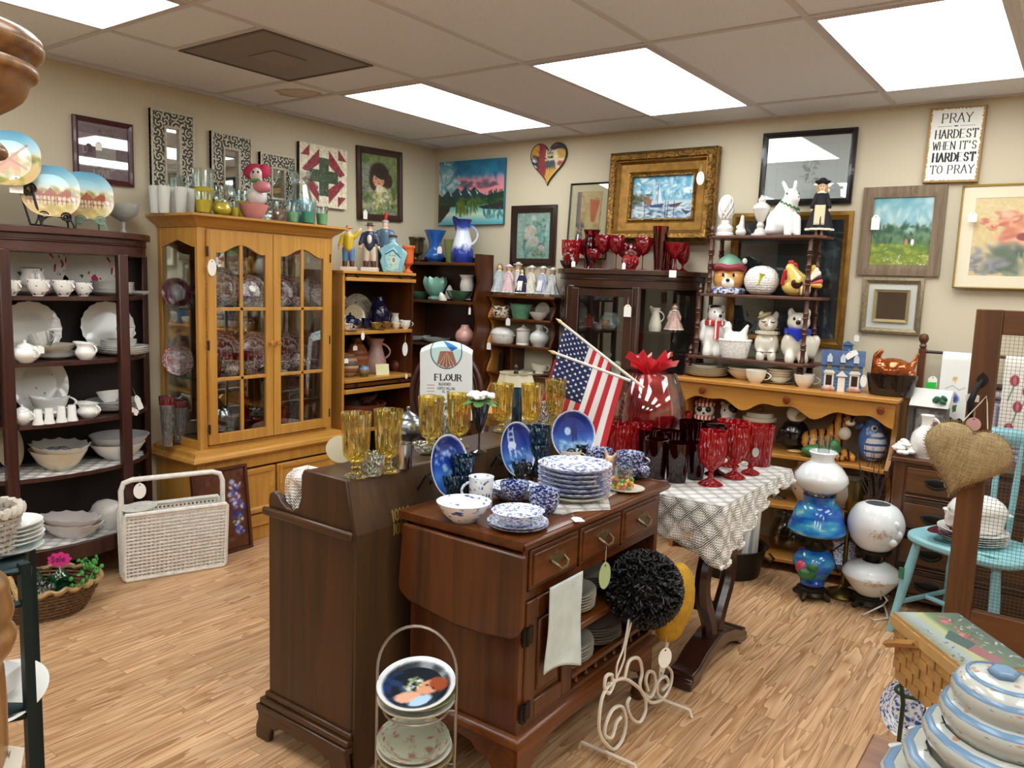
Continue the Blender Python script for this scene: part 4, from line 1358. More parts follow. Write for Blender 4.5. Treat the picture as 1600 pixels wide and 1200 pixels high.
# --- carved chair with an oval upholstered back
ch = thing('oval_back_chair','carved chair with a mauve oval upholstered back and a flour towel','chair',(.98,-.95,0),rad(36))
CW = wood('chair_walnut','2c1611','54332a','z',.25,.35)
MAUVE = mat('9a7468',.8,bump=.2,var=.12,bscale=90)
def oval(a,w=.215,hh=.275,y=0.02,zc=.795):
 return (w * cos(a),y + .06 * (zc + hh * sin(a) - .5),zc + hh * sin(a))
for k,r_ in ((1.0,.021),(.88,.013)):
 make('carved_rim' if k == 1 else 'inner_rim',G().tube([oval(a,.205 * k,.27 * k) for a in np.linspace(0,2 * pi,48,endpoint=False)],r_,10,True),CW,ch)
g = G()
vs = [oval(0,0,0)]
vs[0] = (vs[0][0],vs[0][1] - .025,vs[0][2])
for k in range(1,7):
 for a in np.linspace(0,2 * pi,40,endpoint=False):
  x,y,z = oval(a,.19 * k / 6,.25 * k / 6)
  vs.append((x,y - .025 * (1 - (k / 6) ** 2),z))
fs = [(0,1 + i,1 + (i + 1) % 40) for i in range(40)] + [(1 + k * 40 + i,1 + (k + 1) * 40 + i,1 + (k + 1) * 40 + (i + 1) % 40,1 + k * 40 + (i + 1) % 40) for k in range(5) for i in range(40)]
make('back_cushion',G().add(vs,fs),MAUVE,ch)
make('seat',G().ell((0,-.20,.43),(.24,.22,.06)),MAUVE,ch)
make('seat_rail',G().lathe([(.22,.36),(.235,.38),(.235,.42),(.22,.43)],32,(0,-.20,0)),CW,ch)
for sx in (-1,1):
 make('leg',G().tube([(sx * .17,-.36,.38),(sx * .19,-.38,.30),(sx * .16,-.37,.12),(sx * .18,-.39,0)],[.028,.024,.016,.02],10),CW,ch)
 make('leg',G().tube([(sx * .16,0,.56),(sx * .17,-.01,.40),(sx * .16,.04,.2),(sx * .17,.09,0)],[.02,.022,.018,.018],10),CW,ch)
 make('arm',G().tube([(sx * .205,.02,.66),(sx * .235,-.08,.66),(sx * .24,-.2,.64),(sx * .23,-.26,.60),(sx * .22,-.24,.55),(sx * .21,-.2,.42)],[.016,.018,.02,.022,.018,.016],10),CW,ch)

# ------------------------------------------------------------------ small wares, built one unit wide and one unit tall
PR = {
 'plate': [(0,0),(.3,0),(.32,.12),(.49,.8),(.5,1),(.475,.97),(.33,.38),(.3,.3),(0,.3)],
 'bowl': [(0,0),(.22,0),(.24,.06),(.37,.38),(.46,.8),(.5,1),(.48,1),(.44,.8),(.35,.42),(.2,.14),(0,.12)],
 'deep_bowl': [(0,0),(.26,0),(.28,.06),(.42,.3),(.49,.7),(.5,1),(.475,1),(.46,.7),(.39,.32),(.2,.12),(0,.1)],
 'cup': [(0,0),(.24,0),(.25,.06),(.3,.12),(.42,.42),(.47,.75),(.5,1),(.475,1),(.44,.75),(.38,.42),(.2,.16),(0,.14)],
 'mug': [(0,0),(.44,0),(.46,.03),(.47,.85),(.5,1),(.46,1),(.43,.85),(.42,.1),(0,.08)],
 'tumbler': [(0,0),(.36,0),(.39,.03),(.5,1),(.475,1),(.36,.1),(0,.07)],
 'footed': [(0,0),(.40,0),(.42,.02),(.36,.045),(.14,.09),(.11,.13),(.17,.155),(.11,.18),(.12,.22),(.3,.27),(.4,.34),(.43,.42),(.5,1),(.47,1),(.4,.43),(.34,.35),(.2,.3),(0,.29)],
 'goblet': [(0,0),(.40,0),(.42,.02),(.3,.06),(.12,.12),(.09,.2),(.12,.27),(.32,.36),(.46,.5),(.5,.68),(.47,.86),(.48,1),(.455,1),(.44,.86),(.47,.68),(.43,.52),(.28,.4),(0,.34)],
 'wine': [(0,0),(.38,0),(.39,.012),(.1,.04),(.035,.09),(.035,.4),(.09,.46),(.32,.54),(.46,.68),(.5,.82),(.46,1),(.44,1),(.475,.82),(.43,.69),(.28,.56),(0,.5)],
 'flute': [(0,0),(.4,0),(.41,.012),(.08,.05),(.04,.12),(.05,.36),(.16,.45),(.34,.65),(.46,.88),(.5,1),(.475,1),(.43,.88),(.31,.66),(.12,.47),(0,.44)],
 'compote': [(0,0),(.3,0),(.31,.02),(.09,.08),(.05,.2),(.06,.42),(.2,.5),(.42,.66),(.5,1),(.48,1),(.4,.68),(.18,.54),(0,.5)],
 'vase': [(0,0),(.3,0),(.32,.03),(.47,.2),(.5,.32),(.42,.5),(.32,.62),(.35,.8),(.5,1),(.47,1),(.31,.8),(.28,.62),(.36,.5),(0,.1)],
 'tall_vase': [(0,0),(.3,0),(.32,.03),(.24,.08),(.3,.16),(.42,.4),(.46,.6),(.4,.85),(.5,1),(.46,1),(.37,.85),(.42,.6),(.38,.4),(.26,.18),(0,.14)],
 'blue_vase': [(0,0),(.3,0),(.36,.04),(.5,.14),(.5,.26),(.36,.38),(.3,.45),(.34,.7),(.56,1),(.53,1),(.3,.7),(.26,.45),(.3,.38),(0,.1)],
 'cone_vase': [(0,0),(.3,0),(.5,1),(.47,1),(.28,.05),(0,.05)],
 'urn': [(0,0),(.34,0),(.36,.05),(.2,.1),(.15,.18),(.2,.26),(.36,.34),(.4,.42),(.42,.8),(.47,.9),(.5,.93),(.5,1),(.46,1),(.4,.9),(.36,.45),(0,.35)],
 'pot': [(0,0),(.3,0),(.34,.03),(.48,.3),(.5,.45),(.44,.66),(.25,.86),(.2,1),(.17,1),(.2,.86),(.38,.66),(.44,.45),(.4,.3),(0,.08)],
 'jug_body': [(0,0),(.3,0),(.33,.03),(.48,.25),(.5,.4),(.43,.58),(.22,.72),(.18,.8),(.2,.92),(.24,1),(.2,1),(.16,.9),(0,.85)],
 'pitcher_body': [(0,0),(.42,0),(.46,.04),(.5,.2),(.44,.42),(.32,.68),(.28,.8),(.3,.9),(.38,1),(.34,1),(.26,.88),(.25,.8),(.28,.68),(.38,.42),(0,.1)],
 'belly': [(0,0),(.26,0),(.3,.04),(.46,.3),(.5,.5),(.44,.74),(.34,.88),(.34,1),(.3,1),(.3,.88),(.38,.74),(.43,.5),(.38,.3),(0,.08)],
 'crock': [(0,0),(.46,0),(.5,.06),(.5,.86),(.48,.9),(.5,1),(.46,1),(.45,.2),(0,.1)],
 'canister': [(0,0),(.44,0),(.46,.04),(.42,.12),(.46,.16),(.44,.68),(.47,.7),(.5,.74),(.4,.8),(.14,.88),(.1,.92),(.12,.96),(.06,1),(0,1)],
 'bell': [(0,0),(.5,0),(.5,.1),(.4,.3),(.38,.55),(.34,.62),(.12,.95),(0,1)],
 'shaker': [(0,0),(.5,0),(.5,.04),(.38,.3),(.34,.9),(.3,1),(0,1)],
 'snifter': [(0,0),(.2,0),(.22,.02),(.3,.06),(.46,.25),(.5,.45),(.46,.7),(.34,1),(.325,1),(.445,.7),(.485,.45),(.44,.26),(.28,.09),(0,.06)],
 'lily_bowl': [(0,0),(.26,0),(.28,.1),(.2,.18),(.34,.3),(.48,.6),(.5,.8),(.44,1),(.42,1),(.46,.8),(.44,.6),(.3,.34),(0,.25)],
 'ball': [(0,0),(.28,.03),(.4,.14),(.48,.34),(.5,.52),(.46,.72),(.36,.87),(.2,.97),(0,1)],
 'basin': [(0,0),(.42,0),(.45,.06),(.5,.85),(.52,1),(.49,1),(.46,.85),(.42,.1),(0,.08)],
}
PAT = {'plate_fluted': ('plate',(.018,20,.0)),'plate_wavy': ('plate',(.03,10,.06)),'cup_fluted': ('cup',(.03,18,0)),'bowl_scallop': ('bowl',(.045,12,.05)),
       'lily': ('lily_bowl',(.07,9,.06)),'belly_fluted': ('belly',(.03,18,0)),'ruffle_vase': ('vase',(.14,9,.03)),'ribbed_vase': ('cone_vase',(.03,14,.02)),
       'compote_fluted': ('compote',(.05,14,.0)),'ribbed_urn': ('urn',(.02,24,0)),'wine_fluted': ('wine',(.02,12,0)),'cut_tumbler': ('tumbler',(.03,12,0)),'cut_vase': ('tall_vase',(.03,12,.0)),'tea_fluted': ('belly',(.03,20,0))}

ROUND = {'ball','belly','pot','vase','pitcher_body','jug_body','snifter','blue_vase','tall_vase','lily_bowl','goblet','wine','cup','urn'}

def loop_handle(x0,z0,z1,out,r,n=8):
 return G().tube([(x0 + out * sin(pi * i / 12) ** .7 if 0 < i < 12 else x0 - .03,0,z0 + (z1 - z0) * i / 12) for i in range(13)],r,n)

def build(kind,name,m,m2=None):
 """a ware of the given kind; m2 colours its second part"""
 base,fl = PAT.get(kind,(kind,None))
 m2 = m2 or m
 if base in PR:
  big = 56 if fl and fl[1] > 14 else 36
  prof = PR[base]
  if base in ROUND:
   prof = [(max(0,p.x),max(0,p.z)) for p in smooth_path([(r_,0,z_) for r_,z_ in prof],3)]
  o = make(name,G().lathe(prof,big,fl=fl),m,ang=50)
  if base in ('cup',):
   make('handle',loop_handle(.44,.3,.88,.26,.035),m,o)
  if base == 'mug':
   make('handle',loop_handle(.45,.2,.8,.3,.05),m,o)
  if base == 'pitcher_body':
   make('handle',loop_handle(.3,.4,.88,.42,.035),m2,o)
   make('spout',G().tube([(-.22,0,.84),(-.36,0,.96),(-.5,0,1.06)],[.16,.12,.05],10),m2,o)
  if base == 'jug_body':
   make('handle',loop_handle(.16,.55,.95,.3,.04),m,o)
  return o
 if kind == 'teapot' or kind == 'sugar_bowl':
  o = make(name,G().lathe([(0,0),(.2,0),(.24,.05),(.42,.25),(.46,.42),(.38,.62),(.26,.7),(0,.7)],40,fl=(.02,20,0)),m)
  make('lid',G().lathe([(.28,.69),(.24,.76),(.1,.84),(.04,.88),(.06,.93),(.05,.98),(0,1)],24),m2,o)
  make('handle',loop_handle(.4,.25,.62,.24,.035),m,o)
  if kind == 'teapot':
   make('spout',G().tube([(-.36,0,.2),(-.5,0,.34),(-.55,0,.5),(-.64,0,.66)],[.09,.07,.05,.04],10),m,o)
  else:
   make('handle',loop_handle(.4,.25,.62,.24,.035).xf(Matrix.Rotation(pi,4,'Z')),m,o)
  return o
 if kind == 'creamer':
  g = G().lathe([(0,0),(.24,0),(.28,.05),(.42,.3),(.44,.48),(.34,.7),(.36,.86),(.42,.95),(.39,.95),(.32,.84),(.3,.7),(.38,.48),(0,.08)],40,fl=(.02,18,0))
  g.v = [((x - .14 * max(0,z - .7) / .25 if x < 0 else x),y * (1 - .3 * max(0,z - .7)),z + (.09 * max(0,-x) / .4 if z > .8 else 0)) for x,y,z in g.v]
  o = make(name,g,m)
  make('handle',loop_handle(.36,.3,.9,.24,.04),m,o)
  return o
 if kind == 'gravy_boat':
  g = G().lathe([(0,0),(.26,0),(.24,.08),(.2,.14),(.4,.4),(.5,.8),(.48,.8),(.38,.44),(0,.2)],40,ex=.55)
  g.v = [(x * (1.15 if x < 0 else 1),y,z + .22 * (abs(x) / .5) ** 2 * (z > .5)) for x,y,z in g.v]
  o = make(name,g,m)
  make('handle',loop_handle(.42,.3,.95,.24,.04),m,o)
  return o
 if kind == 'casserole':
  o = make(name,G().lathe([(0,0),(.4,0),(.46,.08),(.5,.45),(.5,.55),(0,.55)],40,ex=.7),m)
  make('lid',G().lathe([(.52,.55),(.52,.6),(.44,.78),(.3,.92),(.1,.98),(0,1)],40,ex=.7),m2,o)
  make('handle',G().ell((.53,0,.5),(.07,.12,.04)),m,o)
  make('handle',G().ell((-.53,0,.5),(.07,.12,.04)),m,o)
  return o
 if kind == 'basket_bowl':
  o = make(name,G().lathe([(0,0),(.36,0),(.38,.1),(.47,.7),(.5,1),(.47,1),(.44,.7),(0,.15)],40,ex=.7),m)
  make('rope_rim',G().tube([(.49 * cos(a),.343 * sin(a),1 + .03 * cos(16 * a)) for a in np.linspace(0,2 * pi,64,endpoint=False)],.03,6,True),m,o)
  return o
 if kind == 'tint_tumbler':
  o = make(name,G().lathe(PR['tumbler'],24),m)
  make('coloured_frost',G().lathe([(0,.08),(.375,.1),(.425,.5),(.445,.62),(.435,.62),(.36,.14),(0,.12)],24),m2,o)
  return o
 raise KeyError(kind)

def ware(kind,q,m,label,cat,rz=0.0,name=None,m2=None,group=None,hk=None,ex=1.0,tilt=(0,0)):
 """q = (x, y, z, width, height); hk gives the height as a share of the width instead"""
 x,y,z,w,h = q
 if hk:
  h = w * hk
 name = name or kind
 return place((kind,name,m.name,m2.name if m2 else ''),lambda: build(kind,name,m,m2),(x,y,z),(w,w * ex,h),(tilt[0],tilt[1],rz),label,cat,group)

ORD = ['topmost','second','third','fourth','fifth','sixth','seventh','eighth','ninth','tenth']

def stack(kind,n,q,m,where,cat='plate',name='plate',hk=.085,step=.4,group=None,ex=1.0,rz=0.0):
 """n dishes one on the other; each label counts from the top"""
 x,y,z,w,h = q
 for i in range(n):
  k = n - 1 - i
  r = ware(kind,(x + RND.uniform(-.002,.002),y + RND.uniform(-.002,.002),z + i * w * hk * step,w,0),m,ORD[k] + ' ' + where,cat,rz + RND.uniform(-.2,.2),name,None,group or 'stacked ' + where[:40],hk,ex)
 return z + n * w * hk * step

def standing(kind,loc,w,m,label,cat='plate',face='x',lean=78,name='plate',ex=1.0,hk=.085,turn=0.0):
 """a dish stood on edge; loc is the point it stands on"""
 x,y,z = loc[:3]
 r = w / 2 * ex * 1.0
 rz = {'x': 0.0,'y': -pi / 2}[face] + turn
 a = rad(lean)
 loc = (x,y,z + w / 2 * sin(a))
 return place((kind,name,m.name,''),lambda: build(kind,name,m),loc,(w,w * ex,w * hk),(0,a,rz),label,cat)

PAPER = mat('f1efe8',.8)
STRING = mat('cfc6b2',.9)

def price_tag(loc,label,rz=0.0,h=.05,w=.032,oval=False,m=None,string=.04,tilt=0.0):
 m = m or PAPER
 def f():
  if oval:
   P = [(.5 * cos(a),-.5 + .5 * sin(a)) for a in np.linspace(0,2 * pi,28,endpoint=False)]
  else:
   P = [(-.5,-1),(.5,-1),(.5,-.22),(.2,0),(-.2,0),(-.5,-.22)]
  o = make('price_tag',G().prism(P,-.02,.02,'y'),m,smooth=False)
  make('string',G().tube([(-.03,0,-.1),(-.02,0,.3),(.02,0,.6),(.05,0,.3),(.03,0,-.1)],.012,5),STRING,o)
  make('punched_hole',G().prism([(.06 * cos(a),-.13 + .045 * sin(a)) for a in np.linspace(0,2 * pi,12,endpoint=False)],-.026,-.0201,'y'),mat('2a2622',.8),o,smooth=False)
  return o
 return place(('tag',oval,m.name),f,loc,(w,.03,h),(0,tilt,rz),label,'price tag')

# china and glass colours
WHITE = china('eeeeea'); CREAMY = china('e6e0cf'); IVORY = china('d9cdb2')
PINKSPRIG = sprig('pink_sprig_china','ecebe6','b8325c','4a6450',3.0,.2)
GREYSPRIG = sprig('grey_sprig_china','e9e9e5','a5a3a6','8f9694',4.0,.1)
RED_T = transfer('red_transferware','e6d4d0','8f2238',9,.56,.05,band=(.34,.37))
RED_CUP = transfer('red_transfer_cup','ece3de','8a2236',7,.5,.04)
BLUE_T = transfer('blue_transferware','eef1f5','3355a2',11,.51,.06,band=(.33,.36))
WILLOW = transfer('willow_print','dfe4ee','1d2f78',10,.46,.05)
WILLOW_D = transfer('willow_print_dark','c5cfe4','1a2868',8,.56,.04)
CLEAR = thin_glass('f6faf9',refl=.5)
CUT = thin_glass('eef3f2',refl=1.4,pattern=9)
RUBY = thin_glass('cc1c38',refl=.5,body=.3)
RUBY_D = thin_glass('d81626',refl=.35,pattern=9,body=.35)
RUBY_X = thin_glass('3a0308',refl=.35,body=.5)
CRANB = thin_glass('c94a64',refl=.9)
AMBER = thin_glass('f3e59c',refl=.6,pattern=6,body=.06)
TEALG = thin_glass('1f5a7a',refl=.45,pattern=8,body=.35)
SMOKE = thin_glass('4a4a50',refl=.9,body=.1)
FROST = mat('dfe2dd',.35)
SILVER = mat('b7b9bb',.18,1.0)

def picture_plate(name,label,cv,loc,w,rot,ex=1.0,back='e9ebf0',square=0.0):
 """collector plate with a scene painted over its face"""
 pr_ = [(0,0),(.3,0),(.34,.2),(.5,.9),(.5,1.0)] + [(.5 - .5 * k / 30,1 - (.55 * min(1,(k / 30) / .3))) for k in range(1,30)] + [(0,.45)]
 g = G().lathe(pr_,72)
 if square:
  g.v = [((abs(x) ** 1 * 2) ** 1 / 2 * math.copysign(1,x) * (1 + square * (abs(x * y) * 4)),y * (1 + square * (abs(x * y) * 4)),z) for x,y,z in g.v]
 o = make(name,g,painted(.22,.15),ang=60)
 V = np.array(g.v)
 c = cv.at(.5 + V[:,1] / (1 + square * .5),.5 + V[:,0] / (1 + square * .5))
 front = V[:,2] > .44
 rim = (np.hypot(V[:,0],V[:,1]) < .31) & (V[:,2] < .1)
 c[(~front) | ((V[:,2] < .95) & (V[:,2] > .1) & (np.arange(len(V)) < 72 * 4))] = hexc(back)
 colour_points(o,c)
 o.location = loc
 o.scale = (w * ex,w,w * .11)
 o.rotation_euler = rot
 return tag(o,label,'plate')

# ------------------------------------------------------------------ figures
def limbs(cs,ells=(),n=10):
 g = G()
 for a,b,ra,rb in cs:
  g.cap(a,b,ra,rb,n)
 for c,r in ells:
  g.ell(c,r,14)
 return g

EYE = mat('15110f',.15)

def face(o,c,s,skin=None,fwd=(0,-1),nose=None,blush=False):
 """two eyes and a mouth on a head of radius s centred at c, looking towards -y"""
 x,y,z = c
 for k in (-1,1):
  make('eye',G().ell((x + k * s * .36,y - s * .86,z + s * .12),(s * .13,s * .1,s * .15),8),EYE,o)
 make('mouth',G().ell((x,y - s * .86,z - s * .42),(s * .2,s * .1,s * .06),8),mat('9a4038',.5),o)
 make('nose',G().ell((x,y - s * .98,z - s * .1),(s * .12,s * .14,s * .12),8),nose or mat('e2b092',.4),o)

SKIN = mat('e8c4a8',.35)

def doll(key,dress,hair,hat,trim='ece8df',apron=None):
 """porcelain doll, one unit tall, standing, looking towards -y"""
 def f():
  o = make('porcelain_doll',limbs([((0,0,.62),(0,0,.8),.05,.05),((-.1,0,.66),(-.2,-.05,.44),.05,.035),((.1,0,.66),(.2,-.05,.44),.05,.035),((-.06,0,.35),(-.06,-.02,.04),.05,.035),((.06,0,.35),(.06,-.02,.04),.05,.035)],
                 [((0,0,.84),(.095,.095,.11)),((0,0,.58),(.1,.08,.16)),((-.06,-.03,.025),(.04,.06,.025)),((.06,-.03,.025),(.04,.06,.025))]),SKIN,rem=.018)
  dm = mat(dress,.8,var=.2,bscale=14)
  make('dress',G().lathe([(.05,.74),(.11,.70),(.12,.56),(.15,.52),(.24,.3),(.30,.12),(.29,.11),(.2,.3)],40,fl=(.10,9,.0)).cap((-.1,0,.68),(-.19,-.04,.5),.07,.055).cap((.1,0,.68),(.19,-.04,.5),.07,.055),dm,o)
  make('lace_trim',G().lathe([(.292,.11),(.31,.095),(.305,.13)],40,fl=(.11,9,0)).lathe([(.05,.76),(.10,.72),(.12,.73),(.06,.77)],24),mat(trim,.8),o)
  if apron:
   make('apron',G().grid(8,8,lambda u,v: (-.12 + .24 * u,-.17 - .12 * v - .01 * sin(9 * u),.52 - .34 * v)),mat(apron,.8),o,solid=.01)
  hm = mat(hair,.6,var=.3,bscale=30)
  make('hair',G().ell((0,.03,.86),(.115,.105,.12)).ell((-.09,.0,.80),(.045,.06,.10)).ell((.09,.0,.80),(.045,.06,.10)),hm,o)
  if hat:
   make('bonnet',G().ell((0,.04,.90),(.13,.12,.10)).lathe([(.12,.90),(.17,.91),(.18,.93),(.12,.94)],28,(0,-.01,0),fl=(.06,10,.01)),mat(hat,.75),o)
  face(o,(0,-.01,.835),.09)
  return o
 return key,f

def ceramic(name,g,m,rem=.03):
 return make(name,g,m,rem=rem)

def jar_bear():
 o = ceramic('bear_cookie_jar',limbs([],[((0,0,.36),(.46,.40,.34)),((-.40,0,.62),(.11,.07,.11)),((.40,0,.62),(.11,.07,.11)),((0,-.32,.27),(.22,.18,.17))]),mat('d39a55',.2,0,.4),.03)
 make('muzzle',G().ell((0,-.40,.26),(.19,.12,.14)),china('efe9dc'),o)
 make('nose',G().ell((0,-.53,.33),(.06,.04,.045)),EYE,o)
 for k in (-1,1):
  make('eye',G().ell((k * .15,-.38,.46),(.035,.03,.05)),EYE,o)
 make('hat',G().lathe([(.42,.62),(.40,.70),(.30,.84),(.12,.95),(0,.98)],32,(0,0,0),fl=(.03,30,0)),mat('6f9a82',.4),o)
 make('hat_brim',G().tube([(.43 * cos(a),.38 * sin(a),.64 + .02 * sin(5 * a)) for a in np.linspace(0,2 * pi,40,endpoint=False)],.075,8,True),mat('8c2f3c',.6,bump=.6,bscale=60),o)
 make('pompom',G().ell((.42,-.1,.80),.075),china('efeee8'),o)
 make('plaid_collar',G().lathe([(.3,0),(.46,.02),(.47,.1),(.38,.16),(.2,.16),(.2,0)],40,fl=(.06,9,.02)),transfer('blue_plaid','e8ebf2','4a62a4',8,.5,.04),o)
 return o

def jar_golf():
 t = NT('dimpled_ball')
 b = t.bsdf(Base_Color=L('efefea'),Roughness=.15)
 vo = t.n('ShaderNodeTexVoronoi',Scale=13.0,Randomness=.25)
 t.l(t.coord(),vo.inputs[0])
 t.bump(b,vo.outputs['Distance'],.35,.03)
 o = make('golf_ball_jar',G().lathe(PR['ball'],40),t.m)
 make('tee',G().lathe([(0,-.2),(.03,-.18),(.045,.1),(.1,.18),(0,.18)],12).xf(Matrix.Translation((-.03,-.48,.54)) @ Matrix.Rotation(.25,4,'Y')),mat('d3cc38',.3),o)
 return o

def jar_rooster():
 o = ceramic('rooster_cookie_jar',limbs([((0,-.1,.45),(-.22,-.12,.78),.3,.15)],[((0,0,.28),(.44,.34,.28)),((-.22,-.12,.80),(.15,.15,.15))]),mat('e3c468',.2,0,.4),.035)
 make('comb',G().ell((-.2,-.12,.96),(.1,.04,.08)).ell((-.1,-.12,.90),(.09,.04,.08)).ell((-.04,-.12,.78),(.06,.05,.1)),mat('b5232c',.2),o)
 make('wattle',G().cap((-.36,-.2,.72),(-.42,-.16,.36),.05,.06),mat('b5232c',.2),o)
 make('wing_patch',G().ell((0,-.32,.38),(.17,.06,.16)),mat('351712',.15,bump=.8,bscale=14),o)
 for k,(c,a) in enumerate((('d9a93c',.5),('efe7d8',.75),('efe7d8',1.0),('3a1c16',1.25),('c6525a',1.5),('dba03a',1.75))):
  make('tail_feather',G().cap((.25,.12,.35),(.25 + .42 * sin(a),.14,.42 + .48 * cos(a)),.05,.09),mat(c,.2),o)
 make('striped_breast',G().ell((.22,-.26,.2),(.2,.12,.18)),bands('hen_stripes',['e6d7a8','9a6a34'],0,9),o)
 return o

def jar_polar():
 o = ceramic('polar_bear_jar',limbs([((-.12,-.1,.3),(-.14,-.22,.06),.14,.14),((.12,-.1,.3),(.14,-.22,.06),.14,.14),((.26,-.05,.6),(.42,-.2,.58),.12,.09),((-.28,-.02,.6),(-.34,-.12,.36),.12,.09)],[((0,0,.34),(.36,.30,.36)),((.04,-.04,.80),(.25,.24,.18)),((.12,-.2,.76),(.13,.14,.1)),((-.14,0,.95),(.07,.05,.06)),((.2,0,.95),(.07,.05,.06))]),china('eceae4'),.03)
 make('nose',G().ell((.17,-.34,.79),(.05,.04,.035)),EYE,o)
 for k in (.0,.22):
  make('eye',G().ell((.0 + k,-.25,.86),.022),EYE,o)
 sc = bands('red_scarf',['c43a40','f0ece6','c43a40','b52f36'],0,6)
 make('scarf',G().lathe([(.22,.60),(.31,.61),(.32,.68),(.22,.70)],28,(.02,-.03,0),fl=(.05,8,.01)).box(.02,-.36,.33,.16,-.30,.63),sc,o)
 make('cap',G().ell((.0,.02,.95),(.17,.18,.05)),mat('2a1c1c',.3),o)
 return o

def jar_hen():
 o = make('hen_on_nest_jar',G().lathe([(0,0),(.4,0),(.42,.05),(.5,.42),(.5,.5),(0,.5)],40,ex=.8),transfer('woven_white','efeeea','d3d2cd',16,.5,.05))
 make('rope_rim',G().tube([(.49 * cos(a),.39 * sin(a),.48 + .012 * cos(20 * a)) for a in np.linspace(0,2 * pi,80,endpoint=False)],.035,6,True),WHITE,o)
 make('hen',limbs([((-.2,0,.55),(-.25,-.05,.82),.16,.1),((.2,0,.6),(.34,0,.88),.14,.06)],[((0,0,.55),(.4,.3,.18)),((-.25,-.06,.85),(.11,.1,.1)),((-.25,-.06,.95),(.08,.03,.05)),((-.37,-.08,.82),(.06,.04,.03))]),WHITE,o,rem=.03)
 return o

def jar_cat(name,body,scarf,wide):
 def f():
  o = ceramic(name,limbs([((-.14,-.12,.2),(-.16,-.26,.06),.14,.13),((.14,-.12,.2),(.16,-.26,.06),.14,.13)] + ([((.36,.0,.18),(.44,.0,.42),.12,.12)] if wide else []),[((0,0,.32),(.36 if not wide else .40,.30,.32)),((0,-.03,.76),(.29,.25,.19)),((-.2,0,.93),(.09,.06,.10)),((.2,0,.93),(.09,.06,.10)),((0,-.22,.70),(.16,.1,.09))]),china(body),.03)
  if scarf:
   make('bandana',G().lathe([(.24,.55),(.33,.54),(.34,.63),(.24,.65)],28,(0,-.02,0)).prism([(-.24,.58),(.24,.58),(.0,.40)],-.36,-.29,'y'),mat(scarf,.2),o)
   make('nose',G().ell((-.02,-.32,.76),(.06,.04,.045)),EYE,o)
   for k in (-1,1):
    make('eye',G().ell((k * .12,-.26,.83),(.03,.02,.035)),EYE,o)
  else:
   make('hat',G().ell((-.12,-.12,.93),(.2,.16,.05),14,(0,-.3,0)),mat('a8996a',.4),o)
   make('shirt_frill',G().lathe([(.28,.55),(.33,.54),(.33,.60),(.27,.61)],32,fl=(.05,12,.0)),china('d8d0bc'),o)
   make('belt_line',G().lathe([(.34,.16),(.375,.165),(.375,.175),(.34,.18)],32),mat('5a4d3f',.4),o)
   make('nose',G().ell((-.06,-.31,.74),(.05,.04,.035)),mat('c98f80',.3),o)
   for k in (-1,1):
    make('closed_eye',G().tube([(k * .13 + a * .06,-.27,.81 - .02 * (1 - a * a)) for a in np.linspace(-1,1,6)],.011,5),EYE,o)
  return o
 return f

def jar_rabbit():
 o = ceramic('white_rabbit',limbs([((-.02,0,.42),(.1,-.1,.62),.26,.17),((.1,-.2,.3),(.12,-.3,.04),.1,.09),((.24,-.1,.3),(.28,-.16,.04),.1,.09),((-.02,.02,.80),(-.12,.03,.96),.06,.045),((.12,.04,.80),(.14,.05,.97),.055,.045)],[((-.08,.02,.26),(.36,.28,.27)),((.1,-.08,.70),(.17,.17,.15)),((.2,-.18,.66),(.11,.11,.09)),((-.25,0,.12),(.2,.24,.12))]),china('eff0ee'),.026)
 make('leaf_collar',G().tube([(.07 + .2 * cos(a),-.06 + .19 * sin(a),.545 - .07 * cos(a) + .015 * cos(14 * a)) for a in np.linspace(0,2 * pi,60,endpoint=False)],.016,6,True),mat('3f7a52',.3),o)
 for k in ((.03,-.245,.74),(.25,-.12,.74)):
  make('eye',G().ell(k,.018),EYE,o)
 make('nose',G().ell((.285,-.25,.68),.02),mat('d9a9a0',.3),o)
 return o

def jar_panda():
 o = ceramic('panda_jar',limbs([((-.3,-.06,.4),(-.16,-.3,.36),.12,.1),((.3,-.06,.4),(.16,-.3,.36),.12,.1)],[((0,0,.26),(.42,.34,.27))]),mat('16131a',.2,0,.4),.03)
 make('head',G().ell((0,0,.68),(.3,.27,.2)),china('f0ede6'),o)
 for k in (-1,1):
  make('eye_patch',G().ell((k * .13,-.235,.72),(.09,.05,.07)),EYE,o)
 make('nose',G().ell((0,-.275,.63),(.04,.03,.03)),EYE,o)
 st = bands('red_white_knit',['b8323a','efe9e0'],0,9)
 make('hat',G().lathe([(.30,.80),(.31,.88),(.22,.93),(.1,.99),(0,1)],28),st,o)
 make('scarf',G().lathe([(.2,.46),(.33,.47),(.32,.55),(.2,.57)],28),st,o)
 make('snowball',G().ell((0,-.34,.34),(.17,.1,.12)),WHITE,o)
 return o

def jar_cow():
 o = ceramic('cow_jar',limbs([],[((0,0,.3),(.4,.34,.32)),((0,-.02,.74),(.27,.25,.24)),((-.02,-.2,.62),(.2,.14,.11)),((-.2,0,.95),(.08,.05,.07)),((.2,0,.95),(.08,.05,.07))]),china('e9e5de'),.03)
 make('black_patch',G().ell((.12,-.1,.84),(.18,.17,.13)),mat('1a1718',.2),o)
 make('flower',G().ell((.12,-.33,.56),(.14,.06,.09)),mat('6fb0c8',.3),o)
 make('bandana',G().lathe([(.25,.44),(.36,.42),(.37,.5),(.25,.54)],28),mat('a8343c',.3),o)
 for k in (-1,1):
  make('eye',G().ell((k * .11,-.25,.80),.03),EYE,o)
 return o

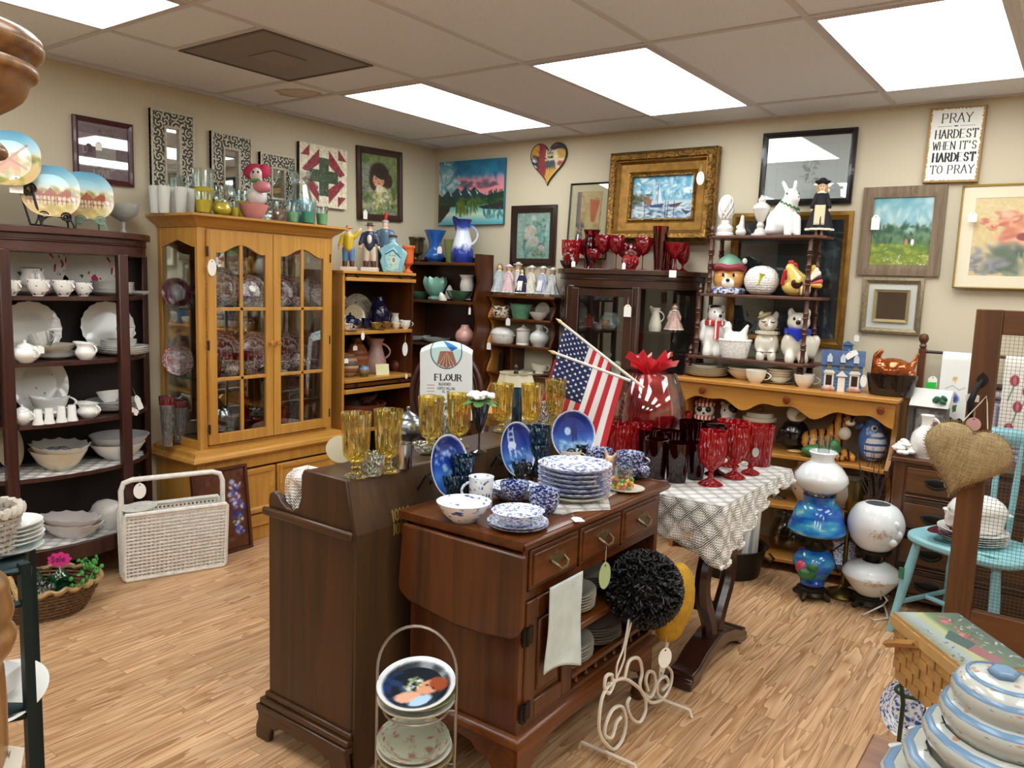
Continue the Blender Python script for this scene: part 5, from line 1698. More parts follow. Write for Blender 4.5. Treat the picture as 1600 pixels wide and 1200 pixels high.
def jar_penguin():
 o = ceramic('penguin_jar',limbs([((.28,-.1,.4),(.38,-.08,.2),.1,.07),((-.28,-.1,.4),(-.38,-.08,.2),.1,.07)],[((0,0,.34),(.38,.32,.34))]),mat('121115',.15,0,.4),.03)
 make('head',G().ell((.02,0,.78),(.25,.24,.2)),china('ebe7da'),o)
 make('crown',G().ell((.12,.0,.92),(.2,.2,.09)),mat('17151a',.2),o)
 make('beak',G().cap((.16,-.14,.80),(.02,-.34,.74),.09,.04),mat('c2a25a',.3),o)
 make('foot',G().ell((.05,-.32,.03),(.2,.1,.035)),mat('d8b878',.3),o)
 return o

def jar_tiger():
 st = bands('tiger_coat',['c07f35','d09a4c','c07f35','2a1a12'],0,7,.2,.9)
 o = make('tiger_jar',limbs([((.1,0,.45),(.22,-.05,.75),.19,.15),((.3,-.2,.12),(.42,-.38,.07),.1,.08),((.12,-.24,.12),(.2,-.42,.07),.1,.08),((-.3,-.1,.2),(-.1,-.3,.08),.18,.08)],[((-.12,0,.28),(.42,.28,.26)),((.24,-.1,.80),(.19,.18,.16)),((.3,-.25,.75),(.1,.1,.08)),((.1,-.02,.96),(.06,.04,.06)),((.36,-.04,.95),(.06,.04,.06))]),st,rem=.026)
 make('muzzle',G().ell((.33,-.33,.74),(.09,.06,.06)),china('eadcc0'),o)
 make('nose',G().ell((.34,-.39,.78),.028),EYE,o)
 for k in ((.22,-.27,.84),(.38,-.24,.84)):
  make('eye',G().ell(k,.024),EYE,o)
 make('white_bib',G().ell((.26,-.16,.5),(.12,.1,.13)),china('e8dcc4'),o)
 make('grass_base',G().ell((-.2,-.26,.12),(.3,.16,.14)).ell((.08,-.34,.2),(.13,.1,.2)),mat('3f7a4a',.25,var=.4,bscale=9),o)
 return o

def jar_fish():
 o = ceramic('fish_jar',limbs([],[((0,0,.42),(.34,.26,.44)),((.0,-.02,.80),(.2,.18,.18))]),china('4f76b8'),.03)
 make('striped_belly',G().ell((.06,-.1,.36),(.3,.2,.33)),bands('fish_belly',['e6e7ea','e6e7ea','3f66ac'],2,7,.2,.25),o)
 make('eye_white',G().ell((.02,-.19,.72),(.085,.05,.065)),WHITE,o)
 make('eye',G().ell((.02,-.235,.72),(.045,.02,.035)),EYE,o)
 make('fin',G().cap((.3,-.05,.5),(.42,-.04,.32),.08,.04),china('38599c'),o)
 make('snout',G().cap((-.28,-.05,.75),(-.4,-.04,.68),.07,.03),china('38599c'),o)
 return o

def jar_house():
 bl = bands('blue_siding',['5a7fa8','5a7fa8','3f6490'],2,16)
 o = make('house_cookie_jar',G().box(-.46,-.28,0,.46,.28,.52),bl,smooth=False)
 make('roof',G().prism([(-.34,.52),(.34,.52),(.2,.80),(-.2,.80)],-.5,.5,'x'),mat('35507a',.3,var=.3,bscale=9),o,smooth=False)
 make('chimney',G().box(-.02,-.1,.78,.2,.08,.92).prism([(-.06,.92),(.24,.92),(.09,1.0)],-.14,.12,'y'),mat('46678f',.3),o,smooth=False)
 make('door',G().box(-.08,-.30,0,.08,-.28,.28).prism([(-.14,.30),(.14,.30),(0,.42)],-.33,-.28,'y'),china('eae6da'),o,smooth=False)
 for x in (-.29,.29):
  w = make('bay_window',G().box(x - .11,-.33,.08,x + .11,-.28,.36).prism([(x - .14,.36),(x + .14,.36),(x + .09,.42),(x - .09,.42)],-.36,-.28,'y'),china('e6e1d2'),o,smooth=False)
  make('pane',G().box(x - .07,-.336,.12,x + .07,-.33,.32),mat('332620',.3),w,smooth=False)
  make('flower_bed',G().ell((x,-.34,.05),(.16,.05,.06)),mat('c79a8a',.4,var=.5,bscale=12),o)
 for x in (-.3,0,.3):
  make('dormer',G().prism([(x - .06,.58),(x + .06,.58),(x + .06,.68),(x,.76),(x - .06,.68)],-.36,-.22,'y'),china('c9d2da'),o,smooth=False)
  make('upper_window',G().prism([(x - .06,.44),(x + .06,.44),(x + .05,.52),(x - .05,.52)],-.31,-.28,'y'),mat('8d7448',.4),o,smooth=False)
 return o

def jar_turkey():
 cg = mat('a8541e',.12,.55,.5,var=.6,bscale=9)
 o = make('turkey_dish',G().lathe([(0,0),(.42,0),(.44,.05),(.5,.4),(.5,.46),(0,.46)],40,ex=.7),mat('1d120d',.15,.3,.5,bump=.9,bscale=16))
 make('turkey_lid',limbs([((-.3,0,.5),(-.34,-.03,.82),.14,.08),((-.34,-.03,.82),(-.26,-.05,.92),.08,.06),((.25,0,.5),(.42,0,.74),.16,.05)],[((0,0,.56),(.40,.28,.24)),((-.02,-.16,.52),(.24,.14,.14)),((.34,0,.46),(.14,.2,.1))]),cg,o,rem=.03)
 make('tail_fan',G().cap((.3,0,.55),(.46,0,.9),.05,.03),cg,o)
 return o

def figurine(name,coat,trousers,hat,base,plume=None,boots='5a2d20',raise_arm=False,stripe=None):
 def f():
  o = make(name,limbs([((-.06,0,.46),(-.07,-.01,.1),.075,.045),((.06,0,.46),(.08,-.02,.1),.075,.045),((0,0,.5),(0,0,.76),.1,.1),((-.12,0,.74),(-.19,-.04,.48),.05,.035),((.12,0,.74),((.26,.0,.92) if raise_arm else (.19,-.05,.48)),.05,.035)],[((0,-.01,.89),(.06,.065,.075)),((0,0,.80),(.05,.05,.06))]),SKIN,rem=.016)
  make('coat',limbs([((0,0,.5),(0,0,.74),.115,.115),((-.12,0,.74),(-.19,-.04,.55),.06,.045),((.12,0,.74),((.22,0,.86) if raise_arm else (.19,-.05,.55)),.06,.045)]),mat(coat,.25,0,.3),o,rem=.018)
  make('trousers',limbs([((-.06,0,.46),(-.07,-.01,.22),.085,.06),((.06,0,.46),(.08,-.02,.22),.085,.06)]),mat(trousers,.25),o,rem=.018)
  make('boots',limbs([((-.07,-.01,.2),(-.075,-.02,.1),.058,.05),((.08,-.02,.2),(.085,-.03,.1),.058,.05),((-.075,-.03,.09),(-.08,-.09,.085),.04,.03),((.085,-.04,.09),(.09,-.1,.085),.04,.03)]),mat(boots,.25),o)
  make('plinth',G().prism([(-.17,-.15),(.17,-.15),(.19,.14),(-.19,.14)],0,.085),mat(base,.3),o,bev=.01)
  if hat:
   make('hat',G().lathe([(.10,.925),(.11,.93),(.06,.94),(.055,.985),(0,.99)] if not plume else [(.065,.93),(.068,.94),(.06,.975),(0,.98)],20),mat(hat,.3),o)
  if plume:
   make('plume',G().cap((0,0,.97),(.02,0,1.1),.03,.035),mat(plume,.4),o)
  if stripe:
   make('shirt_front',G().ell((0,-.09,.65),(.05,.05,.1)),mat(stripe,.3),o)
  face(o,(0,-.005,.885),.06)
  return o
 return f

# ------------------------------------------------------------------ bow-front cabinet: white china
A = 'the bow-front cabinet'
q = (0.06,-2.84,1.345,0.283,0); standing('plate_fluted',q,q[3],PINKSPRIG,'large rose-sprigged plate standing behind the creamer on the top shelf of bow cabinet',turn=-.1)
q = (0.06,-2.565,1.345,0.268,0); standing('plate_fluted',q,q[3],PINKSPRIG,'large rose-sprigged plate standing behind the saucers on the top shelf of bow cabinet',turn=-.1)
stack('plate_fluted',4,(0.17,-2.881,1.345,0.208,0),WHITE,'saucer under the rose creamer on the top shelf of bow cabinet','saucer','saucer',.09,.45)
ware('creamer',(0.17,-2.88,1.374,0.122,0.093),PINKSPRIG,'rose-sprigged creamer raised on a pile of saucers','creamer',-.2)
for u,lab in ((17,'rose-sprigged teacup at the cabinet post, first of four in a row'),(60,'rose-sprigged teacup, second of four from the cabinet post'),(99,'rose-sprigged teacup, third of four from the cabinet post'),(130,'rose-sprigged teacup, last of four, beside the stacked saucers')):
 ware('cup_fluted',{17: (0.28,-3.018,1.345,0.083,0.063),60: (0.315,-2.922,1.345,0.09,0.067),99: (0.315,-2.817,1.345,0.089,0.066),130: (0.29,-2.718,1.345,0.077,0.059)}[u],PINKSPRIG,lab,'teacup',.35,'teacup',hk=.78)
stack('plate_fluted',7,(0.19,-2.53,1.345,0.193,0),WHITE,'saucer beside the rose cups on the top shelf of bow cabinet','saucer','saucer',.10,.42)
stack('plate',2,(0.11,-2.394,1.345,0.188,0),WHITE,'white plate poking out past the post on the top shelf','plate','plate',.09,.4)
q = (0.06,-2.854,1.055,0.258,0); standing('plate_fluted',q,q[3],WHITE,'plain white plate standing behind the tilted cups on the second shelf',turn=-.1)
q = (0.06,-2.497,1.055,0.258,0); standing('plate_fluted',q,q[3],WHITE,'plain white plate standing behind the stack on the second shelf',turn=-.1)
stack('plate',4,(0.19,-2.81,1.055,0.184,0),WHITE,'white plate under the oval bowl on the second shelf','plate','plate',.08,.4)
ware('bowl',(0.19,-2.84,1.072,0.247,0.044),CREAMY,'wide cream bowl on plates holding two tilted cups','bowl',hk=.2)
for i in range(2):
 ware('cup_fluted',(0.17,-2.841,1.105,0.106,0),WHITE,('upper' if i else 'lower') + ' of two nested white cups tilted in the cream bowl','teacup',.3,'teacup',hk=.62,tilt=(.05,-.28))
ware('sugar_bowl',(0.31,-2.983,1.055,0.129,0.101),WHITE,'white fluted sugar bowl with lid and two handles','sugar bowl',.3,hk=.78)
ware('creamer',(0.32,-2.731,1.055,0.1,0.094),china('f1f1ee'),'white fluted creamer on the second shelf beside stacked plates','creamer',.4,hk=.8)
stack('plate',4,(0.2,-2.493,1.055,0.24,0),WHITE,'wide white plate at the bottom of second shelf stack, near the post','plate','plate',.08,.5)
stack('plate',4,(0.2,-2.511,1.096,0.164,0),WHITE,'small white plate on the wide plates by the post','plate','plate',.09,.5)
ware('cup',(0.2,-2.478,1.13,0.082,0.057),WHITE,'white cup on the plate stack behind the cabinet post','teacup',.4,'teacup',hk=.7)
price_tag((.34,-2.945,1.13),'white price tag propped against the nested cups',pi / 2,.035,.055,tilt=0)
q = (0.06,-2.828,0.78,0.292,0); standing('plate',q,q[3],GREYSPRIG,'large oval platter standing at the back of the third shelf','platter',name='platter',ex=.85,turn=-.1)
stack('plate',3,(0.18,-2.812,0.78,0.18,0),WHITE,'white plate under the gravy boat on the third shelf','plate','plate',.08,.45)
ware('gravy_boat',(0.2,-2.837,0.804,0.16,0.071),GREYSPRIG,'white gravy boat with grey sprigs on plates','gravy boat',.9,hk=.5)
ware('sugar_bowl',(0.29,-2.998,0.78,0.102,0.085),GREYSPRIG,'white sugar bowl with grey sprigs beside four shakers','sugar bowl',.4,hk=.9)
for i,q in enumerate(((0.33,-2.95,0.78,0.048,0.068),(0.335,-2.906,0.78,0.049,0.069),(0.335,-2.854,0.78,0.049,0.072),(0.33,-2.805,0.78,0.05,0.073))):
 ware('shaker',q,(WHITE,GREYSPRIG,GREYSPRIG,WHITE)[i],('plain white flared cup next to the sugar bowl','grey-sprigged flared cup, second from the sugar bowl','grey-sprigged flared cup, third from the sugar bowl','plain white flared cup next to the creamer')[i],'egg cup',name='egg_cup')
ware('creamer',(0.3,-2.715,0.78,0.114,0.072),GREYSPRIG,'low white creamer with a looped handle on the third shelf','creamer',.3,hk=.62)
stack('plate',5,(0.17,-2.53,0.78,0.248,0),WHITE,'white plate in the third shelf stack beside the low creamer','plate','plate',.07,.5)
ware('bowl',(0.17,-2.548,0.82,0.114,0.063),WHITE,'small white bowl sitting on the third shelf plates','bowl',hk=.5,tilt=(0,-.2))
price_tag((0.3,-2.487,0.862),'long white tag dangling behind the cabinet post',pi / 2,.075,.028,tilt=-.35)
price_tag((0.3,-2.492,0.799),'small white tag lying at the third shelf edge by the post',pi / 2,.03,.05,tilt=.5)
def lace_mat():
 t = NT('crochet_lace')
 sx = t.n('ShaderNodeSeparateXYZ'); t.l(t.coord(),sx.inputs[0])
 no = t.n('ShaderNodeTexNoise',Scale=60.0,Detail=2.0); t.l(t.coord(),no.inputs[0])
 wob = t.math('MULTIPLY',t.math('SUBTRACT',no.outputs[0],.5),.006)
 ge = t.n('ShaderNodeNewGeometry'); nz = t.n('ShaderNodeSeparateXYZ'); t.l(ge.outputs['True Normal'],nz.inputs[0])
 lies = t.math('GREATER_THAN',t.math('ABSOLUTE',nz.outputs[2]),.55)
 xy = t.math('ADD',sx.outputs[0],sx.outputs[1])
 p = t.math('ADD',t.math('ADD',xy,sx.outputs[2]),wob)
 flatq,hangq = t.math('SUBTRACT',sx.outputs[0],sx.outputs[1]),t.math('SUBTRACT',xy,sx.outputs[2])
 q = t.math('SUBTRACT',t.math('ADD',t.math('MULTIPLY',flatq,lies),t.math('MULTIPLY',hangq,t.math('SUBTRACT',1.0,lies))),wob)
 def lat(k):
  return t.math('MULTIPLY',t.math('SINE',t.math('MULTIPLY',p,k)),t.math('SINE',t.math('MULTIPLY',q,k)))
 fine,big = lat(340.0),t.math('ABSOLUTE',lat(40.0))
 hole = t.math('GREATER_THAN',t.math('ABSOLUTE',fine),t.math('ADD',.22,t.math('MULTIPLY',big,.8)))
 df = t.n('ShaderNodeBsdfDiffuse'); df.inputs[0].default_value = L('efede9')
 tr = t.n('ShaderNodeBsdfTransparent')
 mx = t.n('ShaderNodeMixShader')
 bp = t.n('ShaderNodeBump',Strength=.6,Distance=.004)
 t.l(fine,bp.inputs['Height']); t.l(bp.outputs[0],df.inputs['Normal'])
 t.l(hole,mx.inputs[0]); t.l(df.outputs[0],mx.inputs[1]); t.l(tr.outputs[0],mx.inputs[2])
 t.l(mx.outputs[0],t.out.inputs[0])
 return t.m
LACE = lace_mat()
for z,rr,lab in ((.5405,.40,'white lace doily covering the fourth shelf of the bow cabinet'),(.2105,.38,'grey-white lace doily under the oval dishes on the cabinet base')):
 g = G()
 n = 80
 P = []
 for i in range(n):
  a = -pi / 2 + pi * i / (n - 1)
  k = 1 + .02 * abs(sin(13 * a)) - .01
  P.append((.02 + .338 * max(0,cos(a)) ** .75 * k,-2.79 + .43 * sin(a) * k))
 vs = [(.02,-2.79,z)] + [(x,y,z) for x,y in P]
 o = make('lace_doily',G().add(vs[:n + 1],[(0,i,i + 1) for i in range(1,n)]),LACE,solid=.001)
 tag(o,lab,'doily')
q = (0.08,-2.989,0.541,0.23,0); standing('plate',q,q[3],IVORY,'ivory oval platter leaning at the side of the fourth shelf','platter',name='platter',ex=.75,turn=.5)
for i in range(2):
 ware('bowl_scallop' if i else 'bowl',(0.22,-2.822,0.541,0.305,0) if not i else (0.22,-2.813,0.562,0.312,0),(IVORY,china('cfcbc2'))[i],('lower wide ivory bowl on the lace doily','upper scalloped bowl with grey embossed flowers, nested on the doily')[i],'bowl',hk=.3,ex=.75)
r = bpy.data.objects['bowl_scallop'] if 'bowl_scallop' in bpy.data.objects else None
g = G()
for i in range(9):
 a = i * 2.4
 g.ell((.24 * cos(a) * (i % 3 + 1) / 3,.24 * sin(a) * (i % 3 + 1) / 3,.62),(.15,.15,.16),12)
if r:
 make('embossed_flowers',g,transfer('grey_embossed','b9b7b8','75737a',12,.5,.05),r)
for i in range(2):
 ware('bowl',((0.2,-2.533,0.541,0.255,0),(0.2,-2.522,0.572,0.275,0))[i],(WHITE,china('bdbcbd'))[i],('lower white bowl near the post on the fourth shelf','upper grey-lined bowl near the post on the fourth shelf')[i],'bowl',hk=.32)
ware('casserole',(0.22,-2.604,0.211,0.158,0.139),sprig('gold_band_china','ebe8e2','a07a4a','8a6a55',5,.1),'small white tureen with a brown band on the cabinet base','tureen',.5,'tureen')
for i in range(2):
 ware('bowl_scallop',((0.25,-2.789,0.211,0.303,0),(0.25,-2.794,0.24,0.291,0))[i],(china('dcd5d3'),china('d8cfcc'))[i],('lower long scalloped dish on the cabinet base','upper pale pink scalloped dish on the cabinet base')[i],'serving dish',.5,'serving_dish',hk=.24,ex=.6)

# on top of the bow cabinet: three scenic plates on wire easels, bowl
def scene_plate(kind):
 cv = CV(90,90)
 cv.grad([(0,'4f9ac0'),(.3,'a9cfda'),(.5,'e7d3ac'),(.6,'c8b283'),(1,'b79a68')])
 cv.dabs(40,0,.42,1,.62,['8d8a4a','a58f4f','6f7a45','b08a55'],.03,.08)
 if kind == 0:
  cv.poly([(.3,.75),(.36,.45),(.62,.45),(.68,.75)],'b9743f').line([(.2,.3),(.75,.65)],.04,'9a5a30').line([(.75,.25),(.3,.68)],.04,'9a5a30').dabs(30,0,.7,1,1,['7d8a4a','c9a76a'],.04,.1)
 else:
  for x0,x1 in ((.12,.4),(.38,.62),(.6,.9)):
   m_ = (x0 + x1) / 2
   cv.rect(x0,.58,x1,.74,'d9bfa0').poly([(x0 - .03,.58),(m_,.42),(x1 + .03,.58)],'9a5540')
   for x in np.linspace(x0,x1,5):
    cv.line([(x,.58),(x,.74)],.014,'5d3324')
   cv.line([(x0,.66),(x1,.66)],.014,'5d3324')
  cv.dabs(40,0,.74,1,1,['c9a76a','a99a5a','d8c08a'],.03,.09)
 return cv
for k,(q,lab) in enumerate((((0.3,-3.009,1.8,0.233,0),'windmill plate on the upper easel beside the wooden post'),((0.33,-2.863,1.685,0.224,0),'half-timbered house plate with blue sky on the black easel'),((0.28,-2.685,1.69,0.217,0),'half-timbered house plate behind, on the green metal easel'))):
 x,y,z,w = q[:4]
 picture_plate('scenic_plate',lab,scene_plate(k),(x,y,z + w / 2 * .97),w,(0,rad(76),-.45 + .1 * k),back='e9dfc6',square=.16)
def easel(name,loc,w,m,lab,rz,tall=.12):
 g = G()
 for s in (-1,1):
  pts = [(s * .5 * w * t_,-.02 - .05 * (1 - abs(t_ - .5)),.03 + .02 * sin(3 * t_)) for t_ in np.linspace(.1,1,6)]
  cx = s * w * .28
  g.tube([(cx + .022 * (1 - a / 14) * cos(a),-.045,.045 + .022 * (1 - a / 14) * sin(a)) for a in np.linspace(0,4 * pi * .9,24)],.0035,6)
  g.tube([(s * w * .5,-.05,0),(s * w * .42,-.045,.03),(s * w * .28,-.045,.024)],.004,6)
  g.tube([(s * w * .42,-.045,.03),(s * w * .3,.05,tall),(s * w * .1,.03,tall * 1.1)],.004,6)
  g.tube([(s * w * .3,.05,tall),(s * w * .35,.10,0)],.004,6)
 g.tube([(-w * .42,-.045,.03),(0,-.04,.05),(w * .42,-.045,.03)],.004,6)
 o = make(name,g,m)
 o.location = loc
 o.rotation_euler = (0,0,rz)
 return tag(o,lab,'plate easel')
easel('plate_easel',(0.335,-2.851,1.645,0,0)[:3],.15,IRON,'black scrolled wire easel under the house plate',1.15)
easel('plate_easel',(0.3,-2.685,1.645,0,0)[:3],.14,mat('6f8f7d',.6),'verdigris metal easel under the second house plate',1.2)
o = make('tall_easel',G().tube([(0.25,-3.021,1.98,0,0)[:3],(0.3,-2.954,1.93,0,0)[:3],(0.36,-2.914,1.645,0,0)[:3]],.005,6).tube([(0.25,-3.093,1.98,0,0)[:3],(0.3,-2.975,1.8,0,0)[:3],(0.36,-2.96,1.645,0,0)[:3]],.005,6).tube([(.33 + .0,-2.95 + .03 * cos(a) * (1 - a / 16),1.80 + .03 * sin(a) * (1 - a / 16)) for a in np.linspace(0,11,30)],.005,6).tube([(0.36,-2.96,1.65,0,0)[:3],(0.3,-2.851,1.65,0,0)[:3],(0.2,-2.723,1.65,0,0)[:3]],.005,6),IRON)
tag(o,'tall black wire easel holding the windmill plate','plate easel')
ware('compote',(0.14,-2.442,1.645,0.158,0.146),mat('b4b5b1',.5,var=.15,bscale=7),'grey frosted glass footed bowl on the bow cabinet','bowl',name='footed_bowl')
price_tag((0.34,-3.002,1.847),'white tag hanging from the tall black easel',pi / 2 - .3,.07,.05)

# ------------------------------------------------------------------ hutch: red and white china behind glass
for q,m,lab in (((0.1,-2.146,1.285,0.157,0),mat('5a1526',.15),'dark red platter behind the side glass on the top hutch shelf'),((0.07,-1.856,1.285,0.224,0),RED_T,'red transfer plate standing behind the bowls, first door of hutch'),((0.07,-1.657,1.285,0.187,0),RED_T,'red transfer plate behind the small bowl, first door of hutch'),((0.07,-1.439,1.285,0.194,0),RED_T,'red transfer plate behind the cups, second door of hutch'),((0.07,-1.193,1.285,0.186,0),WILLOW,'pale blue plate at the far end of the top hutch shelf'),
                  ((0.1,-2.146,0.918,0.166,0),RED_T,'red transfer plate behind the side glass on the middle hutch shelf'),((0.07,-1.86,0.918,0.226,0),RED_T,'red transfer plate behind the creamer on the middle hutch shelf'),((0.07,-1.642,0.918,0.22,0),RED_T,'red transfer plate behind the ruby cups on the middle hutch shelf'),((0.07,-1.401,0.918,0.213,0),RED_T,'red transfer plate behind the gravy boat on the middle hutch shelf')):
 standing('plate',q,q[3],m,lab,lean=76,turn=-.15)
stack('bowl',2,(0.2,-2.021,1.285,0.103,0),RED_CUP,'red transfer bowl near the hutch hinge on the top shelf','bowl','bowl',.45,.45)
stack('bowl',2,(0.13,-1.892,1.285,0.107,0),RED_CUP,'red transfer bowl behind the first pair on the top hutch shelf','bowl','bowl',.45,.45)
ware('cup',(0.24,-1.779,1.285,0.107,0.064),RED_CUP,'red transfer cup in the middle of the first hutch door','teacup',2.5,'teacup')
ware('cup',(0.24,-1.579,1.285,0.097,0.059),RED_CUP,'red transfer cup next to the knobs, second hutch door','teacup',.3,'teacup')
ware('cup',(0.24,-1.469,1.285,0.091,0.061),RED_CUP,'red transfer cup between its neighbour and the tilted bowl','teacup',2.4,'teacup')
ware('bowl',(0.2,-1.297,1.3,0.133,0.117),RED_CUP,'large tilted red transfer bowl at the far end of top hutch shelf','bowl',hk=.55,tilt=(0,.9))
ware('tumbler',(0.22,-2,0.918,0.084,0.098),RUBY_D,'ruby glass tumbler on the middle hutch shelf','tumbler',name='ruby_tumbler')
ware('creamer',(0.27,-1.927,0.918,0.105,0.098),RED_CUP,'white creamer with red print on the middle hutch shelf','creamer',2.9,hk=.8)
ware('deep_bowl',(0.25,-1.789,0.918,0.101,0.065),RED_CUP,'deep red transfer bowl at the first door edge','bowl',name='bowl')
ware('tumbler',(0.14,-1.762,0.918,0.125,0.11),RUBY_D,'wide ruby glass behind the deep bowl','tumbler',name='ruby_tumbler')
ware('gravy_boat',(0.27,-1.59,0.918,0.127,0.075),RED_CUP,'red transfer gravy boat inside the second hutch door','gravy boat',.5,hk=.55)
ware('sugar_bowl',(0.24,-1.45,0.918,0.115,0.1),RED_CUP,'red transfer sugar bowl with tall handles in the hutch','sugar bowl',.4,hk=.95)
ware('gravy_boat',(0.24,-1.314,0.918,0.11,0.063),RED_CUP,'second red transfer gravy boat, at the far end of the hutch','gravy boat',.4,hk=.55)
DIAM = thin_glass('e6e9e6',refl=1.2,pattern=14,body=.15)
for q,lab in (((0.22,-2.279,0.568,0.08,0.261),'tall diamond-cut vase with a ruby rim by the side glass of the hutch'),((0.17,-2.18,0.568,0.089,0.226),'shorter diamond-cut vase with a ruby rim by the side glass of the hutch'),((0.15,-1.397,0.568,0.118,0.284),'diamond-cut vase with ruby rim inside the second hutch door')):
 r = ware('cone_vase',q,DIAM,lab,'vase',name='cut_glass_vase')
 if not any(c.name.startswith('ruby_rim') for c in r.children):
  make('ruby_rim',G().lathe([(.47,.84),(.5,1.0),(.48,1.01),(.45,.84)],30),RUBY_D,r)
ware('casserole',(0.2,-1.964,0.6,0.142,0.156),CLEAR,'covered dish with a silver dome on the bottom hutch shelf','covered dish',.5,'domed_dish',m2=SILVER)
stack('plate',7,(0.18,-1.755,0.57,0.178,0),RUBY,'ruby glass plate on the bottom hutch shelf','plate','ruby_plate',.1,.55)
ware('tumbler',(0.28,-2.025,0.568,0.077,0.09),RUBY_D,'small ruby tumbler before the domed dish','tumbler',name='ruby_tumbler')
ware('canister',(0.2,-1.541,0.568,0.069,0.169),RUBY_D,'ruby pitcher-like jar next to the second hutch door stile','jar',name='ruby_jar')
ware('compote',(0.29,-1.997,0.568,0.091,0.07),CUT,'small crystal compote beside the small ruby tumbler','bowl',name='crystal_compote')
ware('bowl',(0.26,-1.447,0.568,0.155,0.046),CUT,'low crystal bowl inside the second hutch door','bowl',name='crystal_bowl')
price_tag((0.4,-2.125,1.541),'oval white tag hanging behind the first hutch door',pi / 2,.085,.05,True)
price_tag((0.38,-1.863,1.409),'small oval tag tilted on the bowl in the hutch',pi / 2,.03,.045,True,tilt=.5)

# ------------------------------------------------------------------ tinted glasses on top of the hutch
YEL,PNK,AQU,GRN,TEA = (mat(c,.35) for c in ('f0d22c','e59a94','86cbdc','8ed69a','45b898'))
for i,q in enumerate(((0.12,-2.261,1.764,0.062,0.138),(0.18,-2.248,1.764,0.062,0.137),(0.12,-2.166,1.764,0.063,0.14),(0.2,-2.168,1.764,0.063,0.139),(0.14,-2.084,1.764,0.068,0.142))):
 ware('tumbler',q,FROST,'frosted white tumbler, ' + ('nearest the side of the hutch','second of five from the hutch side','middle one of five','fourth of five from the hutch side','last of five, beside the yellow glasses')[i],'tumbler',name='frosted_tumbler',group='frosted tumblers on the hutch')
for q,m2,lab in (((0.06,-2.049,1.764,0.09,0.214),YEL,'short wide yellow glass behind the frosted tumblers'),((0.16,-2.014,1.764,0.113,0.253),YEL,'tallest clear glass with a yellow base'),((0.34,-2.13,1.764,0.082,0.117),YEL,'small yellow tumbler in front of the tallest glass'),
                   ((0.3,-1.923,1.764,0.055,0.089),YEL,'narrow yellow tumbler beside the flared one'),((0.1,-1.874,1.764,0.092,0.184),YEL,'yellow glass behind the flared tumbler'),((0.08,-1.712,1.764,0.11,0.183),YEL,'pale yellow glass behind the bird figurine'),
                   ((0.2,-1.547,1.764,0.096,0.133),PNK,'pink-based tumbler in front of the blue pitcher'),((0.24,-1.488,1.764,0.082,0.134),AQU,'aqua-based tumbler next to the blue pitcher'),((0.22,-1.354,1.764,0.092,0.145),PNK,'pale pink tumbler beside the pitcher handle'),
                   ((0.34,-1.572,1.764,0.072,0.101),GRN,'green tumbler nearest the clear bowl'),((0.36,-1.479,1.764,0.081,0.118),TEA,'teal-based tumbler between two green ones'),((0.35,-1.368,1.764,0.075,0.116),GRN,'green tumbler at the hutch corner')):
 ware('tint_tumbler',q,CLEAR,lab,'tumbler',name='tinted_tumbler',m2=m2)
r = ware('vase',(0.33,-2.02,1.764,0.103,0.127),CLEAR,'flared clear tumbler with bright yellow inside','tumbler',name='flared_tumbler')
make('yellow_frost',G().lathe([(0,.06),(.28,.06),(.44,.2),(.47,.32),(.40,.48),(.3,.6),(0,.6)],24),YEL,r)
r = ware('pitcher_body',(0.12,-1.335,1.764,0.171,0.326),CLEAR,'clear glass pitcher with an aqua base','pitcher',.3,'glass_pitcher')
make('aqua_frost',G().lathe([(0,.06),(.41,.06),(.47,.2),(.41,.42),(.38,.48),(0,.48)],24),AQU,r)
ware('bowl',(0.3,-1.803,1.764,0.161,0.084),PNK,'shallow pink glass dish in front of the bird figurine','bowl',name='pink_dish')
ware('deep_bowl',(0.33,-1.682,1.764,0.121,0.064),CLEAR,'low clear glass bowl before the pink tumbler','bowl',name='clear_bowl')
ware('compote',(0.18,-1.63,1.764,0.11,0.132),CLEAR,'clear stemmed glass dish beside the pink tumbler','glass',name='clear_compote')
q = (0.24,-1.734,1.764,0.143,0.328)
def bird():
 o = make('bird_figurine',limbs([((0,0,.45),(.02,-.03,.66),.12,.08)],[((0,0,.42),(.17,.2,.17)),((0,-.04,.76),(.11,.1,.11))]),WHITE,rem=.02)
 make('hood',G().ell((-.04,.02,.82),(.2,.12,.14)).ell((.12,.02,.84),(.1,.1,.12)),mat('c93a62',.8),o)
 make('face_patch',G().ell((.03,-.1,.78),(.09,.06,.1)),china('f2e3e3'),o)
 make('egg',G().ell((.14,-.16,.56),(.15,.11,.1)),mat('d98a97',.4),o)
 make('bow',G().ell((-.02,-.13,.66),(.07,.03,.03)).ell((.06,-.14,.66),(.06,.03,.03)),mat('5d9a4a',.6),o)
 for s in (-.06,.06):
  make('leg',G().tube([(s,0,.3),(s * 1.2,0,.02),(s * 1.2,-.1,.0)],.018,6),WHITE,o)
 for s in (-1,1):
  make('eye',G().ell((.03 + s * .04,-.155,.80),.018),EYE,o)
 return o
place(('bird',),bird,q[:3],(q[4],q[4],q[4]),(0,0,.6),'white bird figurine with a pink hood and a pink egg','figurine')

